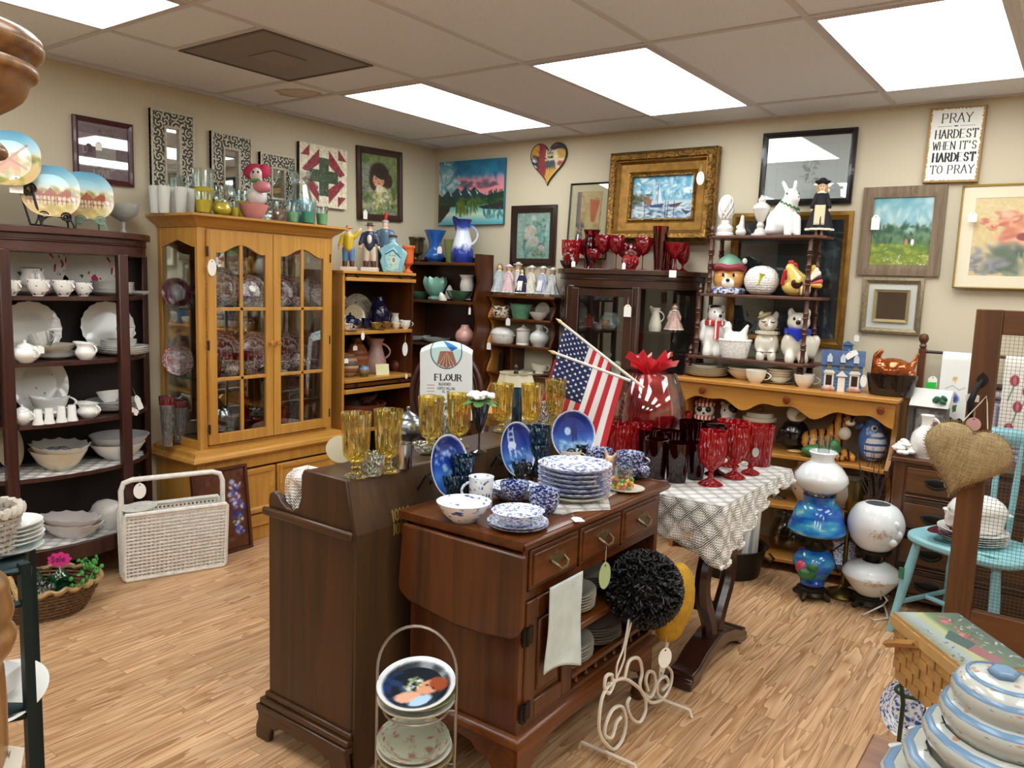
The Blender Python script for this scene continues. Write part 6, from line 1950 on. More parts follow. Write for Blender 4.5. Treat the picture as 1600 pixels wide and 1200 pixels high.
# ------------------------------------------------------------------ bookcase: figurines and pottery
for key,fn,q,lab in (('golfer',figurine('golfer_figurine','d6b52e','5a7fae','c9a06a','d8cfc0',raise_arm=True),(0.24,-1.061,1.515,0.201,0.282),'figurine in a yellow shirt and blue trousers with a raised arm'),
      ('sailor',figurine('colonial_figurine','2b3350','cfc3b0','4a2f25','d6d2c8',stripe='e8e2d8'),(0.24,-0.88,1.515,0.207,0.315),'figurine in a navy coat and brown hat on a white plinth'),
      ('soldier',figurine('soldier_figurine','56748f','1e2024','b8bcc0','22201f',plume='c8372f',boots='17181b'),(0.16,-0.663,1.515,0.216,0.354),'blue-coated soldier figurine with a red plume')):
 place(('fig',key),fn,q[:3],(q[4],q[4],q[4]),(0,0,.75),lab,'figurine')
q = (0.3,-0.731,1.515,0.194,0.236)
def decanter():
 P = [(-.3,0),(.3,0),(.5,.55),(.05,.86),(-.48,.62),(-.36,.45),(-.42,.3)]
 o = make('map_decanter',G().prism(P,-.13,.13,'y'),china('8fc0cc'),bev=.04)
 make('neck',G().lathe([(.13,.7),(.12,.92),(.14,.94),(.14,.99),(0,1)],16,(0,0,0)),china('8fc0cc'),o)
 make('stopper',G().lathe([(.15,.96),(.15,1.02),(0,1.02)],16),mat('3b2a22',.4),o)
 cv = CV(80,80,'7fb6c6')
 cv.poly([(.1,.3),(.55,.05),(.95,.4),(.75,.9),(.3,.9),(.15,.6)],'a9d3d6').dabs(30,.2,.3,.8,.9,['6a9a5a','8fb87a','b9d3c8'],.03,.08).ell(.55,.55,.13,.13,'e8e6dc').ell(.55,.55,.09,.1,'9a8a7a').line([(.15,.85),(.5,.95),(.8,.6)],.03,'d9d3a8').line([(.1,.35),(.5,.18),(.9,.45)],.05,'2a5a86')
 canvas('map_face',cv,lambda u,v: (-.30 + .62 * u,-.137,.74 - .72 * v),painted(.15,.4),o)
 return o
place(('decanter',),decanter,q[:3],(q[3],q[3],q[4]),(0,0,.75),'pale blue map-shaped decanter bottle','decanter')
o = ware('urn',(0.33,-0.617,1.515,0.094,0.179),mat('d9662a',.3),'orange ceramic piece behind the map decanter','vase',name='orange_vase')
# corner shelf top
ware('ribbed_urn',(0.007,-0.2,1.6,0.136,0.178),mat('4a3a1e',.15,0,.5,var=.4,bscale=5),'brown glazed ribbed urn on the corner shelf','urn',name='brown_urn')
ware('blue_vase',(0.195,-0.2,1.6,0.138,0.221),mat('2462b4',.12,0,.5),'bright blue vase with a hobnail base','vase',name='blue_vase')
ware('cone_vase',(0.322,-0.18,1.6,0.091,0.164),mat('7d8a4a',.4),'olive green vase behind the stag pitcher','vase',name='green_vase')
t = NT('blue_fade_china')
b = t.bsdf(Roughness=.12)
sx = t.n('ShaderNodeSeparateXYZ'); t.l(t.coord(),sx.inputs[0])
no = t.n('ShaderNodeTexNoise',Scale=4.0,Detail=4.0); t.l(t.coord(),no.inputs[0])
zz = t.math('ADD',sx.outputs[2],t.math('MULTIPLY',t.math('SUBTRACT',no.outputs[0],.5),.35))
t.l(t.ramp(zz,[(.0,L('16256e')),(.3,L('2a419a')),(.45,L('dfe5ee')),(.72,L('c9d4e6')),(.86,L('3349a0')),(1,L('17246a'))]),b.inputs['Base Color'])
ware('pitcher_body',(0.468,-0.22,1.6,0.16,0.294),t.m,'tall white pitcher fading to cobalt blue at foot and rim','pitcher',.2,'blue_pitcher')
price_tag((0.302,-0.27,1.711),'white tag hanging from the bright blue vase',.3,.05,.035)
ware('bowl',(0.059,-0.2,1.335,0.169,0.056),mat('5f9a7a',.2,0,.4),'low green bowl beside the teal lotus vase','bowl',name='green_bowl')
ware('lily',(0.221,-0.22,1.335,0.166,0.156),mat('7fb6a4',.25,0,.4),'teal lotus-shaped bowl on the corner shelf','bowl',name='lotus_bowl')
ware('bell',(0.325,-0.18,1.345,0.073,0.101),china('ddd8ce'),'cream bell-shaped shaker behind the long green dish','shaker',name='bell_shaker')
ware('bell',(0.343,-0.27,1.335,0.059,0.063),china('e6e2da'),'little cream figure tucked beside the lotus bowl','shaker',name='bell_shaker',tilt=(.4,0))
ware('bowl',(0.448,-0.22,1.335,0.216,0.072),mat('3a5f48',.2,0,.4),'long dark green dish under the white vase','bowl',name='long_dish',ex=.6)
ware('cut_vase',(0.493,-0.19,1.345,0.108,0.171),china('e4e2da'),'tall white vase with a scalloped rim in the long dish','vase',name='white_vase')
price_tag((0.613,-0.3,1.3),'slim white tag hanging from the long dish',.3,.05,.016)
stack('plate',4,(0.06,-0.22,1.03,0.207,0),china('d7dad6'),'pale plate at the bookcase end of the corner shelf','plate','plate',.08,.5)
stack('plate',3,(0.239,-0.21,1.03,0.204,0),china('cfd3cf'),'pale plate in the middle of the corner shelf','plate','plate',.08,.5)
ware('pot',(0.511,-0.22,1.035,0.135,0.135),mat('d9a49a',.15,0,.4),'pink glass perfume pot with a tall neck','perfume pot',name='perfume_pot')
ware('bowl',(0.517,-0.22,1.03,0.18,0.036),CLEAR,'clear dish under the pink perfume pot','bowl',name='clear_dish')

# bookcase shelves
for q,m,lab in (((0.07,-0.964,1.145,0.168,0),transfer('brown_scene_plate','b9a48c','6a4a3a',6,.5,.05),'dim brown plate half behind the hutch on the bookcase'),((0.06,-0.814,1.145,0.224,0),transfer('buff_scene_plate','cfc8b4','7d7a66',6,.45,.05),'buff plate standing behind the navy teapot'),((0.12,-0.898,1.145,0.152,0),china('cdbf9a'),'tan plate leaning in front of the buff plate'),((0.06,-0.461,1.145,0.236,0),transfer('pale_scene_plate','dde2da','6f8f9a',5,.42,.05),'pale scenic plate behind the pitcher on the bookcase')):
 standing('plate',q,q[3],m,lab,turn=-.25)
NAVY = mat('131a42',.12,0,.5)
ware('teapot',(0.22,-1.023,1.145,0.115,0.107),NAVY,'round navy blue teapot on the bookcase','teapot',.4)
ware('mug',(0.2,-0.87,1.145,0.059,0.067),NAVY,'small navy mug beside the teapot','mug',.4)
ware('pot',(0.2,-0.748,1.145,0.146,0.206),mat('17183a',.12,0,.5,var=.4,bscale=4),'dark navy bottle-necked jug with a white medallion','jug',name='navy_jug')
ware('creamer',(0.22,-0.605,1.145,0.096,0.105),sprig('dark_sprig','e2ddd2','5a3a30','8a4a3a',3,.2),'white pitcher with a dark rust pattern on the bookcase','pitcher',.4,'small_pitcher')
for q,m,lab in (((0.33,-1.154,1.145,0.087,0.044),transfer('brown_print','e0d3c3','7a4a35',8,.5,.05),'brown printed cup near the hutch on the bookcase edge'),((0.33,-0.898,1.145,0.07,0.045),mat('9a7a3c',.15,.4),'gilt teacup on the bookcase edge'),((0.31,-0.786,1.145,0.067,0.046),mat('8a6a34',.15,.4),'second gilt teacup, next to the cream one'),((0.32,-0.713,1.145,0.06,0.043),china('dccfb8'),'small cream cup on the bookcase edge'),((0.33,-0.632,1.145,0.077,0.056),sprig('tiny_sprig','ecebe6','6f8f9a','7a8a6a',4,.12),'white sprigged cup at the end of the bookcase edge')):
 ware('cup',q,m,lab,'teacup',.5,'teacup')
 if q[0] and 'white sprigged' not in lab and 'cream' not in lab:
  ware('plate',(q[0],q[1],1.1452,q[3] * 1.7,0),m,'saucer under the ' + lab,'saucer',name='saucer',hk=.06)
ware('vase',(0.2,-1.096,1.145,0.089,0.203),transfer('green_flower_vase','e4e2d6','3f7a5a',5,.5,.05),'white vase with green flowers peeking from behind the hutch','vase',name='floral_vase')
price_tag((0.4,-1.081,1.139),'oval tag hanging below the brown printed cup',pi / 2,.05,.03,True)
price_tag((0.4,-0.703,1.06),'large oval tag hanging by the bookcase side',pi / 2,.09,.05,True)
POT = bands('banded_pottery',['6d5a4c','b08a66','6d5a4c','9a6a48','c9a47a','5a4a40'],2,1.6,.5,.03)
ware('belly',(0.25,-1.073,0.845,0.147,0.147),POT,'squat banded pottery jar on the bookcase','pot',name='banded_jar')
ware('pot',(0.12,-0.871,0.845,0.154,0.231),bands('rust_pottery',['9a5a34','b0703f','7a4026','a8683a'],2,3,.55),'taller rust-coloured pottery vase behind the banded jar','vase',name='rust_vase')
ware('belly',(0.31,-0.981,0.845,0.074,0.07),bands('blue_green_pottery',['5d6a3a','8a6a4a','6f8fae'],2,1.0,.3),'tiny pot banded in green, tan and blue','pot',name='banded_pot')
ware('pitcher_body',(0.18,-0.753,0.845,0.147,0.225),mat('c9a39a',.4,var=.15,bscale=8),'pale pink pottery pitcher behind a note card','pitcher',.3,'pink_pitcher')
ware('jug_body',(0.22,-0.592,0.845,0.097,0.115),mat('6a3422',.4),'small red-brown jug near the bookcase side','jug',.3,'brown_jug')
q = (0.32,-0.825,0.845,0.093,0.072)
o = make('note_card',G().box(-q[3] / 2,-.002,0,q[3] / 2,.002,q[4]),mat('e2dfae',.8),smooth=False)
o.location = q[:3]; o.rotation_euler = (-.2,0,1.2)
tag(o,'cream note card propped before the pink pitcher','card')
for p,lab in (((0.36,-1.18,0.977),'white tag on top of the banded jar'),((0.33,-1.079,1.05),'white tag on the neck of the rust vase')):
 price_tag(p,lab,pi / 2,.03,.035)
price_tag((0.39,-0.675,0.849),'oval tag tied to the brown jug handle',pi / 2,.035,.025,True)
ware('basin',(0.22,-0.942,0.52,0.345,0.143),mat('6a3320',.45),'wide terracotta basin low on the bookcase','basin',name='terracotta_basin')
g = G()
for i in range(7):
 a = i * .9
 g.tube([(.06 * cos(a + k) * (1 - .1 * i),.05 * sin(a + k),.02 + .02 * i * .3 + .02 * k) for k in np.linspace(0,2.5,8)],.009,6)
o = make('twisted_candle_ring',g,mat('8a5a48',.5)); o.location = (0.2,-0.821,0.6,0,0)[:3]
tag(o,'twisted pinkish vine ring in the terracotta basin','wreath')
price_tag((0.36,-0.945,0.548),'white tag hanging from the vine ring',pi / 2,.045,.03)

# ------------------------------------------------------------------ scroll wall shelf
for i,(u,dress,hair,hat,h,ap) in enumerate((('a','b9c3c6','8a6a3a',None,48,None),('b','d6b9bd','c09a4a','e3ccd0',46,None),('c','d8d3cc','b08a4a','cfc6bd',50,None),('d','23244a','2a1a16',None,42,'efe9e2'),('e','dcd6c4','cfc0a0','e6e2d8',46,None),('f','b4c2d6','c9a85a','cdd3e0',46,'dfe4ec'),('g','c9cbc9','9a8a70','e0dfda',44,None))):
 k,f = doll('doll_' + u,dress,hair,hat,apron=ap)
 q = {'a': (0.71,-0.1,1.39,0,0.222),'b': (0.809,-0.13,1.39,0,0.21),'c': (0.834,-0.06,1.39,0,0.229),'d': (0.929,-0.14,1.39,0,0.19),'e': (0.975,-0.1,1.39,0,0.207),'f': (1.082,-0.12,1.39,0,0.204),'g': (1.146,-0.1,1.39,0,0.195)}[u]
 place((k,),f,q[:3],(q[4] * .8,q[4] * .8,q[4]),(0,0,.35 - .06 * i),('pale blue-grey gowned doll at the end of the wall shelf','doll in a pink gown with a pink bonnet','blonde doll in ivory standing behind the pink one','small dark-haired doll in a navy dotted dress','doll in a cream gown and white bonnet','doll in light blue with an apron and blue bonnet','doll in grey with a large white bonnet by the curio cabinet')[i],'doll','porcelain dolls on the wall shelf')
ware('crock',(0.735,-0.11,1.235,0.133,0.08),transfer('cow_crock','d9ccb4','4a241c',4,.5,.03),'cream crock with a brown blotched band','crock',name='brown_crock',ex=.8)
ware('basket_bowl',(0.902,-0.1,1.235,0.166,0.096),mat('5a8f72',.25,0,.4,var=.2,bscale=6),'green glazed bowl with a moulded leaf','bowl',name='green_leaf_bowl')
ware('bowl',(1.064,-0.12,1.235,0.145,0.051),transfer('lattice_white','e4e3dc','a9a79c',14,.45,.05),'oval white lattice basket dish','bowl',name='lattice_dish',ex=.7)
q = (1.044,-0.045,1.235,0.13,0); standing('plate',q,q[3] * .9,china('c9c6ba'),'small grey plate leaning behind the lattice dish',face='y',lean=80)
ware('casserole',(0.752,-0.1,1.057,0.187,0.116),GREYSPRIG,'oval white covered casserole with grey flowers','casserole',name='covered_casserole')
ware('canister',(0.927,-0.1,1.057,0.105,0.14),china('e8e7e1'),'white pagoda-shaped lidded jar','jar',name='lidded_jar')
ware('jug_body',(1.059,-0.1,1.057,0.129,0.147),sprig('violet_sprig','e2e4e2','5d5a66','6d7a5f',3,.1),'white jug with a looped handle and small flower','jug',.2,'white_jug')
price_tag((0.853,-0.18,1.237),'white tag below the brown crock',.2,.05,.032)
price_tag((0.695,-0.18,1.061),'white tag at the casserole end of the wall shelf',.2,.05,.032)
stack('plate',2,(0.928,-0.09,0.86,0.185,0),china('c9cdca'),'grey-white plate low on the wall shelf','plate','plate',.08,.5)
ware('gravy_boat',(1.073,-0.1,0.875,0.121,0.078),CREAMY,'cream gravy boat on a saucer low on the wall shelf','gravy boat',.1,hk=.55)
ware('plate',(1.073,-0.1,0.86,0.156,0),CREAMY,'cream saucer under the low gravy boat','saucer',name='saucer',hk=.08)
q = (0.69,-0.06,0.86,0.082,0.1)
o = make('small_picture',G().box(-q[3] / 2,-.006,0,q[3] / 2,.006,q[4] * 1.2),mat('1a1514',.4,var=.9,bscale=40),smooth=False); o.location = q[:3]; o.rotation_euler = (-.12,0,0)
tag(o,'small dark framed picture low on the wall shelf','picture')

# ------------------------------------------------------------------ ruby glass on the curio cabinet
for kind,q,m,lab,nm in (('deep_bowl',(1.374,-0.25,1.575,0.12,0.177),RUBY_D,'wide ruby glass at the doll end of the curio top','ruby_glass'),('wine',(1.411,-0.14,1.575,0.106,0.187),RUBY,'ruby wine glass behind the tall etched vase','ruby_wine_glass'),('cut_vase',(1.489,-0.2,1.575,0.1,0.239),CRANB,'etched cranberry vase behind the wine glasses','cranberry_vase'),('wine',(1.572,-0.31,1.575,0.085,0.116),RUBY,'small dark ruby glass before the etched vase','ruby_wine_glass'),
                         ('wine',(1.621,-0.28,1.575,0.101,0.202),RUBY,'tall ruby wine glass, first of the two tallest','ruby_wine_glass'),('wine',(1.713,-0.28,1.575,0.092,0.199),RUBY,'tall ruby wine glass beside the covered jar','ruby_wine_glass'),('wine',(1.705,-0.16,1.575,0.094,0.157),RUBY,'low ruby glass behind the covered jar','ruby_wine_glass'),('wine',(1.883,-0.27,1.575,0.098,0.188),RUBY,'tall ruby wine glass beside the tall vase','ruby_wine_glass'),('wine',(1.774,-0.15,1.575,0.086,0.156),RUBY,'ruby glass between the jar and the tall vase','ruby_wine_glass'),
                         ('cone_vase',(1.98,-0.25,1.575,0.093,0.254),CRANB,'tallest cranberry vase with etched leaves','cranberry_vase'),('compote_fluted',(2.067,-0.22,1.575,0.133,0.163),RUBY,'fluted ruby compote on a clear stem','ruby_compote'),('tumbler',(1.967,-0.12,1.575,0.084,0.115),CRANB,'cranberry tumbler behind the tallest vase','cranberry_tumbler'),('goblet',(2.07,-0.12,1.575,0.075,0.151),RUBY,'ruby goblet behind the compote','ruby_goblet')):
 ware(kind,q,m,lab,'glassware',name=nm)
r = ware('belly_fluted',(1.85,-0.36,1.575,0.1,0.097),RUBY_D,'dark ruby covered jar with a clear finial','glassware',name='covered_ruby_jar')
make('finial_lid',G().lathe([(.4,.9),(.34,1.05),(.12,1.15),(.05,1.3),(.1,1.42),(0,1.55)],20),CUT,r)
r = ware('bowl_scallop',(1.407,-0.34,1.575,0.095,0.047),thin_glass('6a1030',body=.4),'little purple glass basket with a looped handle','glassware',name='glass_basket')
make('handle',G().tube([(.4 * cos(a),0,.9 + 1.1 * sin(a)) for a in np.linspace(0,pi,14)],.07,6),CUT,r)
price_tag((1.47,-0.37,1.619),'white tag tied to the purple glass basket',.3,.035,.025)
price_tag((1.837,-0.41,1.614),'white tag tied to the covered ruby jar',.3,.05,.02)
o = make('price_sticker',G().box(-.02,-.001,-.02,.02,.001,.02),PAPER,smooth=False); o.location = (2.107,-0.33,1.557); o.rotation_euler = (0,0,.6)
tag(o,'square white price card on the curio cabinet cornice','price tag')
price_tag((1.884,-0.425,1.374),'white house-shaped tag hanging on the curio door',.1,.07,.045)
# inside the curio
for kind,q,m,lab,nm,cat in (('belly',(1.661,-0.22,1.22,0.118,0.094),mat('8fa5a0',.25),'pale teal vase behind the curio door','teal_vase','vase'),('canister',(1.534,-0.26,1.22,0.063,0.079),mat('a5463f',.3),'red ceramic figure behind the curio door','red_figure','figurine'),('crock',(1.67,-0.3,1.22,0.062,0.054),mat('8a6a4a',.4),'little brown box-shaped jar in the curio','brown_jar','jar'),('bowl',(1.44,-0.22,1.22,0.081,0.032),mat('7a8a6a',.3),'green dish deep inside the curio','green_dish','bowl'),
                                 ('ruffle_vase',(1.759,-0.28,0.87,0.109,0.148),china('cfd0c0'),'ribbed white vase with a yellow-green ruffled rim in the curio','ruffled_vase','vase'),('crock',(1.622,-0.18,0.87,0.08,0.12),mat('8f7a50',.6),'tan carton-like jar behind the ruffled vase','tan_jar','jar'),
                                 ('pitcher_body',(1.963,-0.22,1.22,0.076,0.137),CREAMY,'cream pitcher behind the curved curio glass','cream_pitcher','pitcher'),('deep_bowl',(2.043,-0.22,0.87,0.182,0.099),mat('b9808a',.3),'mauve pink bowl behind the curved curio glass','pink_bowl','bowl'),('goblet',(1.447,-0.2,0.87,0.065,0.106),CLEAR,'clear goblet low inside the curio','clear_goblet','glassware')):
 ware(kind,q,m,lab,cat,name=nm)
k,f = doll('doll_pink_shawl','c9a79c','5a3a2a',None)
q = (2.073,-0.2,1.22,0,0.173)
place((k,),f,q[:3],q[4],(0,0,.5),'doll in a pale pink shawl inside the curio cabinet','doll')

# ------------------------------------------------------------------ spindle shelf
def jar(key,fn,q,lab,cat='cookie jar',rz=.3,k=None):
 s = k or (q[3],q[3],q[4])
 return place((key,),fn,q[:3],s,(0,0,rz),lab,cat)
def ball_finial():
 o = make('ball_finial',G().lathe([(0,0),(.5,0),(.5,.06),(.44,.1),(.46,.2),(.36,.27),(.26,.3),(.24,.4),(.3,.44),(0,.44)],30),china('dcd8d2',.5))
 make('lattice_ball',G().ell((0,0,.7),(.42,.42,.3)),bands('lattice_relief',['dcd8d2','dcd8d2','c2bdb6'],0,7,.5),o)
 for s in (-1,1):
  for k in range(5):
   a = k * pi / 5
   make('strap',G().tube([(.43 * sin(t_) * cos(a + s * t_),.43 * sin(t_) * sin(a + s * t_),.7 + .31 * cos(t_)) for t_ in np.linspace(.1,pi - .3,16)],.03,6),china('e2ded8',.5),o)
 return o
jar('bf',ball_finial,(2.326,-0.15,1.775,0.101,0.224),'white latticed ball finial ornament on the spindle shelf','ornament')
k,f = doll('kneeling','d8d4cc','d8d4cc','d8d4cc')
jar('kn',lambda: make('kneeling_figure',limbs([((0,0,.3),(.05,-.05,.6),.3,.2),((0,-.1,.5),(-.3,-.2,.4),.1,.08)],[((0,0,.2),(.42,.36,.2)),((.06,-.08,.78),(.16,.16,.2))]),china('dad6ce',.4),rem=.03),(2.418,-0.15,1.775,0.071,0.121),'small cream kneeling figure between the two finials','figurine')
jar('uf',lambda: make('urn_finial',G().lathe([(0,0),(.5,0),(.5,.06),(.36,.08),(.3,.16),(.18,.2),(.24,.26),(.16,.34),(.3,.42),(.46,.6),(.52,.66),(.5,.72),(.34,.78),(.2,.82),(.24,.88),(.1,.95),(.12,.98),(0,1)],36,fl=(.03,18,0)),china('d6d2cb',.5)),(2.526,-0.15,1.775,0.088,0.225),'tall white urn-shaped finial ornament','ornament')
q = (2.663,-0.15,1.775,0.207,0.297); jar('rab',jar_rabbit,q,'white ceramic rabbit with a green leaf collar','rabbit figure',.1,(q[4] * .82,) * 2 + (q[4],))
k,f = doll('doll_black_velvet','17151f','b8955a','15141c','e4ddc8','cfc3a0')
q = (2.837,-0.14,1.775,0,0.304); jar(k,f,q,'doll in black velvet with a lace bonnet and long blonde curls','doll',.2,(q[4] * .72,q[4] * .72,q[4]))
for fn,q,lab,d in ((jar_bear,(2.371,-0.16,1.455,0.181,0.231),'bear head cookie jar in a green hat',.95),(jar_golf,(2.558,-0.16,1.455,0.176,0.162),'golf ball cookie jar with a yellow tee',1),(jar_rooster,(2.749,-0.16,1.455,0.165,0.186),'yellow rooster cookie jar with bright tail feathers',1),
                      (jar_polar,(2.309,-0.17,1.105,0.191,0.287),'white polar bear jar in a red patterned scarf',1),(jar_hen,(2.453,-0.21,1.105,0.165,0.201),'white hen on a basket nest dish',1),(jar_cat('sleepy_cat_jar','d9d2c2',None,False),(2.616,-0.17,1.105,0.176,0.261),'cream cat jar with closed eyes and a tilted hat',1),(jar_cat('bandana_cat_jar','ddd6c6','2438b0',True),(2.779,-0.17,1.105,0.2,0.283),'cream cat jar with a bright blue bandana',1)):
 jar('j' + lab,fn,q,lab,'cookie jar',.32,(q[3] * 1.06,q[3] * 1.06,q[4]))
# dishes on the pine bookcase under the spindle shelf
IV2 = transfer('ivory_rim','d9d4c4','b9b3a0',14,.45,.05)
stack('plate',5,(2.295,-0.21,0.985,0.242,0),IV2,'wide ivory plate in the pile below the polar bear','plate','plate',.08,.5)
stack('plate',3,(2.292,-0.21,1.025,0.169,0),IV2,'small ivory plate atop the pile below the polar bear','plate','plate',.08,.5)
stack('bowl',2,(2.498,-0.16,0.985,0.195,0),CREAMY,'cream bowl behind the cup on the pine bookcase','bowl','bowl',.26,.3)
ware('cup',(2.613,-0.3,0.985,0.111,0.069),CREAMY,'cream cup before the bowls on the pine bookcase','teacup',.2,'teacup')
stack('bowl',4,(2.708,-0.2,0.99,0.139,0),CREAMY,'cream saucer-like bowl in the pile below the bandana cat','bowl','bowl',.24,.42)
ware('plate',(2.702,-0.2,0.985,0.167,0),CREAMY,'cream saucer at the foot of the pile below the bandana cat','saucer',name='saucer',hk=.06)
ware('cup',(2.862,-0.27,0.985,0.108,0.067),CREAMY,'cream cup half hidden by the spindle shelf post','teacup',.2,'teacup')
q = (3.037,-0.24,0.985,0.211,0.257); jar('house',jar_house,q,'blue two-storey house cookie jar with white porches','cookie jar',.25,(q[3] * .98,q[3] * .95,q[4]))
q = (3.275,-0.24,0.985,0.23,0.236); jar('turkey',jar_turkey,q,'amber glass turkey lid on a black basket dish','covered dish',.2,(q[3] * 1.0,q[3] * 1.0,q[4]))
price_tag((3.081,-0.3,1.19),'white card lying on the blue house roof',.4,.03,.06,tilt=-.6)
price_tag((3.178,-0.4,1.09),'oval white tag beside the blue house jar',.3,.06,.03,True)
price_tag((3.049,-0.04,1.266),'white tag hanging below the small square mirror',0,.035,.025)
price_tag((2.15,-0.13,2.145),'oval white tag hanging from the gilt frame',.1,.075,.045,True)
price_tag((3.089,-0.035,1.889),'long white tag hanging on the weathered frame',.1,.075,.04)
price_tag((3.531,-0.06,1.89),'white tag hanging on the peach roses picture',.1,.045,.036)
price_tag((0.06,-0.75,1.923),'white tag hanging on the girl portrait frame',pi / 2,.06,.036)
price_tag((0.06,-2.511,2.083),'grey tag hanging over the mauve sampler print',pi / 2,.04,.03)
# pine bookcase jars
for fn,q,lab in ((jar_panda,(2.296,-0.2,0.63,0.178,0.23),'panda jar in a striped hat and scarf'),(jar_cow,(2.423,-0.16,0.63,0.162,0.213),'spotted cow jar with a blue flower and red bandana'),(jar_penguin,(2.812,-0.2,0.63,0.201,0.257),'black penguin jar with a yellow beak'),(jar_tiger,(2.998,-0.22,0.63,0.256,0.269),'reclining tiger jar on green grass'),(jar_fish,(3.201,-0.2,0.63,0.184,0.25),'standing blue fish jar with a striped belly')):
 jar('j' + lab,fn,q,lab,'cookie jar',.3,(q[3] * 1.05,q[3] * 1.05,q[4]))
r = ware('cone_vase',(2.619,-0.2,0.63,0.171,0.142),mat('a3212a',.2,0,.4),'red canister with a cream lid and gingerbread print','canister',name='red_canister')
make('cream_lid',G().lathe([(0,.98),(.52,.98),(.54,1.03),(.54,1.12),(.44,1.14),(.42,1.3),(0,1.32)],36),china('d9d2bd'),r)
make('lid_knob',G().ell((0,0,1.42),(.12,.12,.12)),mat('8a5a34',.4),r)
make('gingerbread_print',G().ell((.16,-.40,.5),(.17,.06,.22)).ell((.16,-.44,.8),(.1,.04,.12)),mat('a9803f',.5),r)
price_tag((2.601,-0.31,0.768),'white tag on the red canister',.3,.05,.04)
price_tag((2.731,-0.32,0.752),'white tag hanging beside the penguin jar',.3,.05,.02)
price_tag((3.038,-0.33,0.682),'oval white tag on the tiger jar',.3,.03,.04,True)
ware('compote_fluted',(2.76,-0.22,0.36,0.14,0.14),CUT,'cut glass footed bowl on the lower pine shelf','bowl',name='cut_glass_compote')
ware('belly',(2.909,-0.18,0.36,0.208,0.222),sprig('leaf_crock','d8d0bc','8a3a28','9a5a34',2.2,.2),'cream pottery crock with rust leaves and a brown rim','crock',name='leaf_crock')
ware('crock',(3.153,-0.2,0.36,0.1,0.167),mat('8a7a4a',.3,.85),'brass canister on the lower pine shelf','canister',name='brass_canister')
ware('belly',(3.099,-0.12,0.36,0.239,0.177),sprig('ladybird_china','dcd6cc','7a2430','4a3a34',2.2,.18),'white piece with dark red dots behind the brass canister','jar',name='dotted_jar')
ware('basin',(3.217,-0.15,0.36,0.167,0.1),mat('7d6248',.6),'brown woven bowl at the end of the lower pine shelf','bowl',name='brown_bowl')
ware('canister',(3.132,-0.25,0.07,0.134,0.167),WILLOW,'blue patterned jar on the bottom pine shelf','jar',name='blue_jar')
stack('plate',4,(3.118,-0.27,0.07,0.2,0),WILLOW,'blue patterned plate on the bottom pine shelf','plate','plate',.08,.5)

# ------------------------------------------------------------------ oak chest top, quilt rack
cf = G()
for i in range(26):
 a,b2 = RND.uniform(0,2 * pi),RND.uniform(.1,1)
 cf.ell((.045 * b2 * cos(a),.035 * b2 * sin(a),.015 + .05 * (1 - b2) + RND.uniform(0,.015)),(.018,.018,.012),8)
o = make('white_coral',cf,china('e6e3df',.5)); o.location = (3.387,-0.4,0.722,0,0)[:3]
tag(o,'cluster of white shell petals on the oak chest','ornament')
ware('jug_body',(3.467,-0.36,0.722,0.128,0.201),china('eceae5'),'white porcelain vase beside the shell cluster','vase',name='white_porcelain_vase')
r = thing('photo_lantern','grey box frame with a white top and green leaves on the oak chest','lantern',(3.456,-0.22,0.722,0,0)[:3],-.05)
make('box_frame',moulding(.13,.2,[(0,0),(0,.07),(.014,.07),(.014,0)]).xf(Matrix.Translation((0,.03,.115))),mat('55524e',.5),r,smooth=False)
make('print',G().box(-.065,.01,.015,.065,.015,.215),transfer('zigzag_print','d5d3d2','a9a3a8',30,.5,.05),r,smooth=False)
make('sloping_top',G().prism([(-.06,.23),(.05,.23),(.05,.30),(.03,.31)],-.085,.085,'x'),mat('dfe0da',.6),r,smooth=False)
g = G()
for i in range(9):
 g.ell((.02 + .05 * RND.random(),-.03 - .03 * RND.random(),.24 + .04 * RND.random()),(.016,.008,.014),8,(RND.random(),RND.random(),0))
make('leaf_sprig',g,mat('2f6a4a',.4),r)
make('ribbon',G().tube([(-.02,-.045,.15),(.0,-.046,.19),(.03,-.045,.16),(.0,-.046,.12),(-.02,-.045,.15)],.008,6),mat('b9949c',.6),r)
qr = thing('quilt_rack','brown wooden quilt rack with ball-topped post and hanging towels','quilt rack',(3.8,-.08,0))
QW = wood('rack_wood','3f2010','6a3a1c','z',.35)
for x in (3.375,4.35):
 P_('post',G().box(x - .016,-.096,0,x + .016,-.064,1.22).lathe([(.012,1.22),(.018,1.232),(.012,1.244),(.022,1.26),(.024,1.272),(.018,1.29),(0,1.296)],16,(x,-.08,0)),QW,qr)
for z,y in ((1.205,-.08),(1.0,-.085),(.80,-.08)):
 P_('rail',G().tube([(3.39,y,z),(4.34,y,z)],.008,10),mat('3a2620',.4),qr)
def towel(name,label,cv,x0,x1,z0,z1,y,sag=.0):
 r = canvas(name,cv,lambda u,v: (x0 + (x1 - x0) * u + .006 * v * sin(3 * u),y - .012 * sin(min(1,v * 8) * pi / 2) - .006 * sin(6 * u + 3 * v) * v,z0 - (z0 - z1) * v + .006 * sin(20 * u) * (v > .95)),painted(.85,0,.1),solid=.002)
 return tag(r,label,'towel')
cv = CV(60,110,'e9eae6')
cv.rect(0,0,.02,1,'cfd2cc').dabs(5,.42,.38,.54,.46,['d2a86a','e0bf8a'],.03,.05).dabs(8,.36,.62,.62,.74,['4a5fae','6a7cc4','3a4a94'],.05,.09).poly([(.42,.8),(.58,.78),(.56,.88),(.46,.9)],'3f6a45').line([(.2,.55),(.4,.5),(.6,.56),(.8,.52)],.012,'a9b0a4')
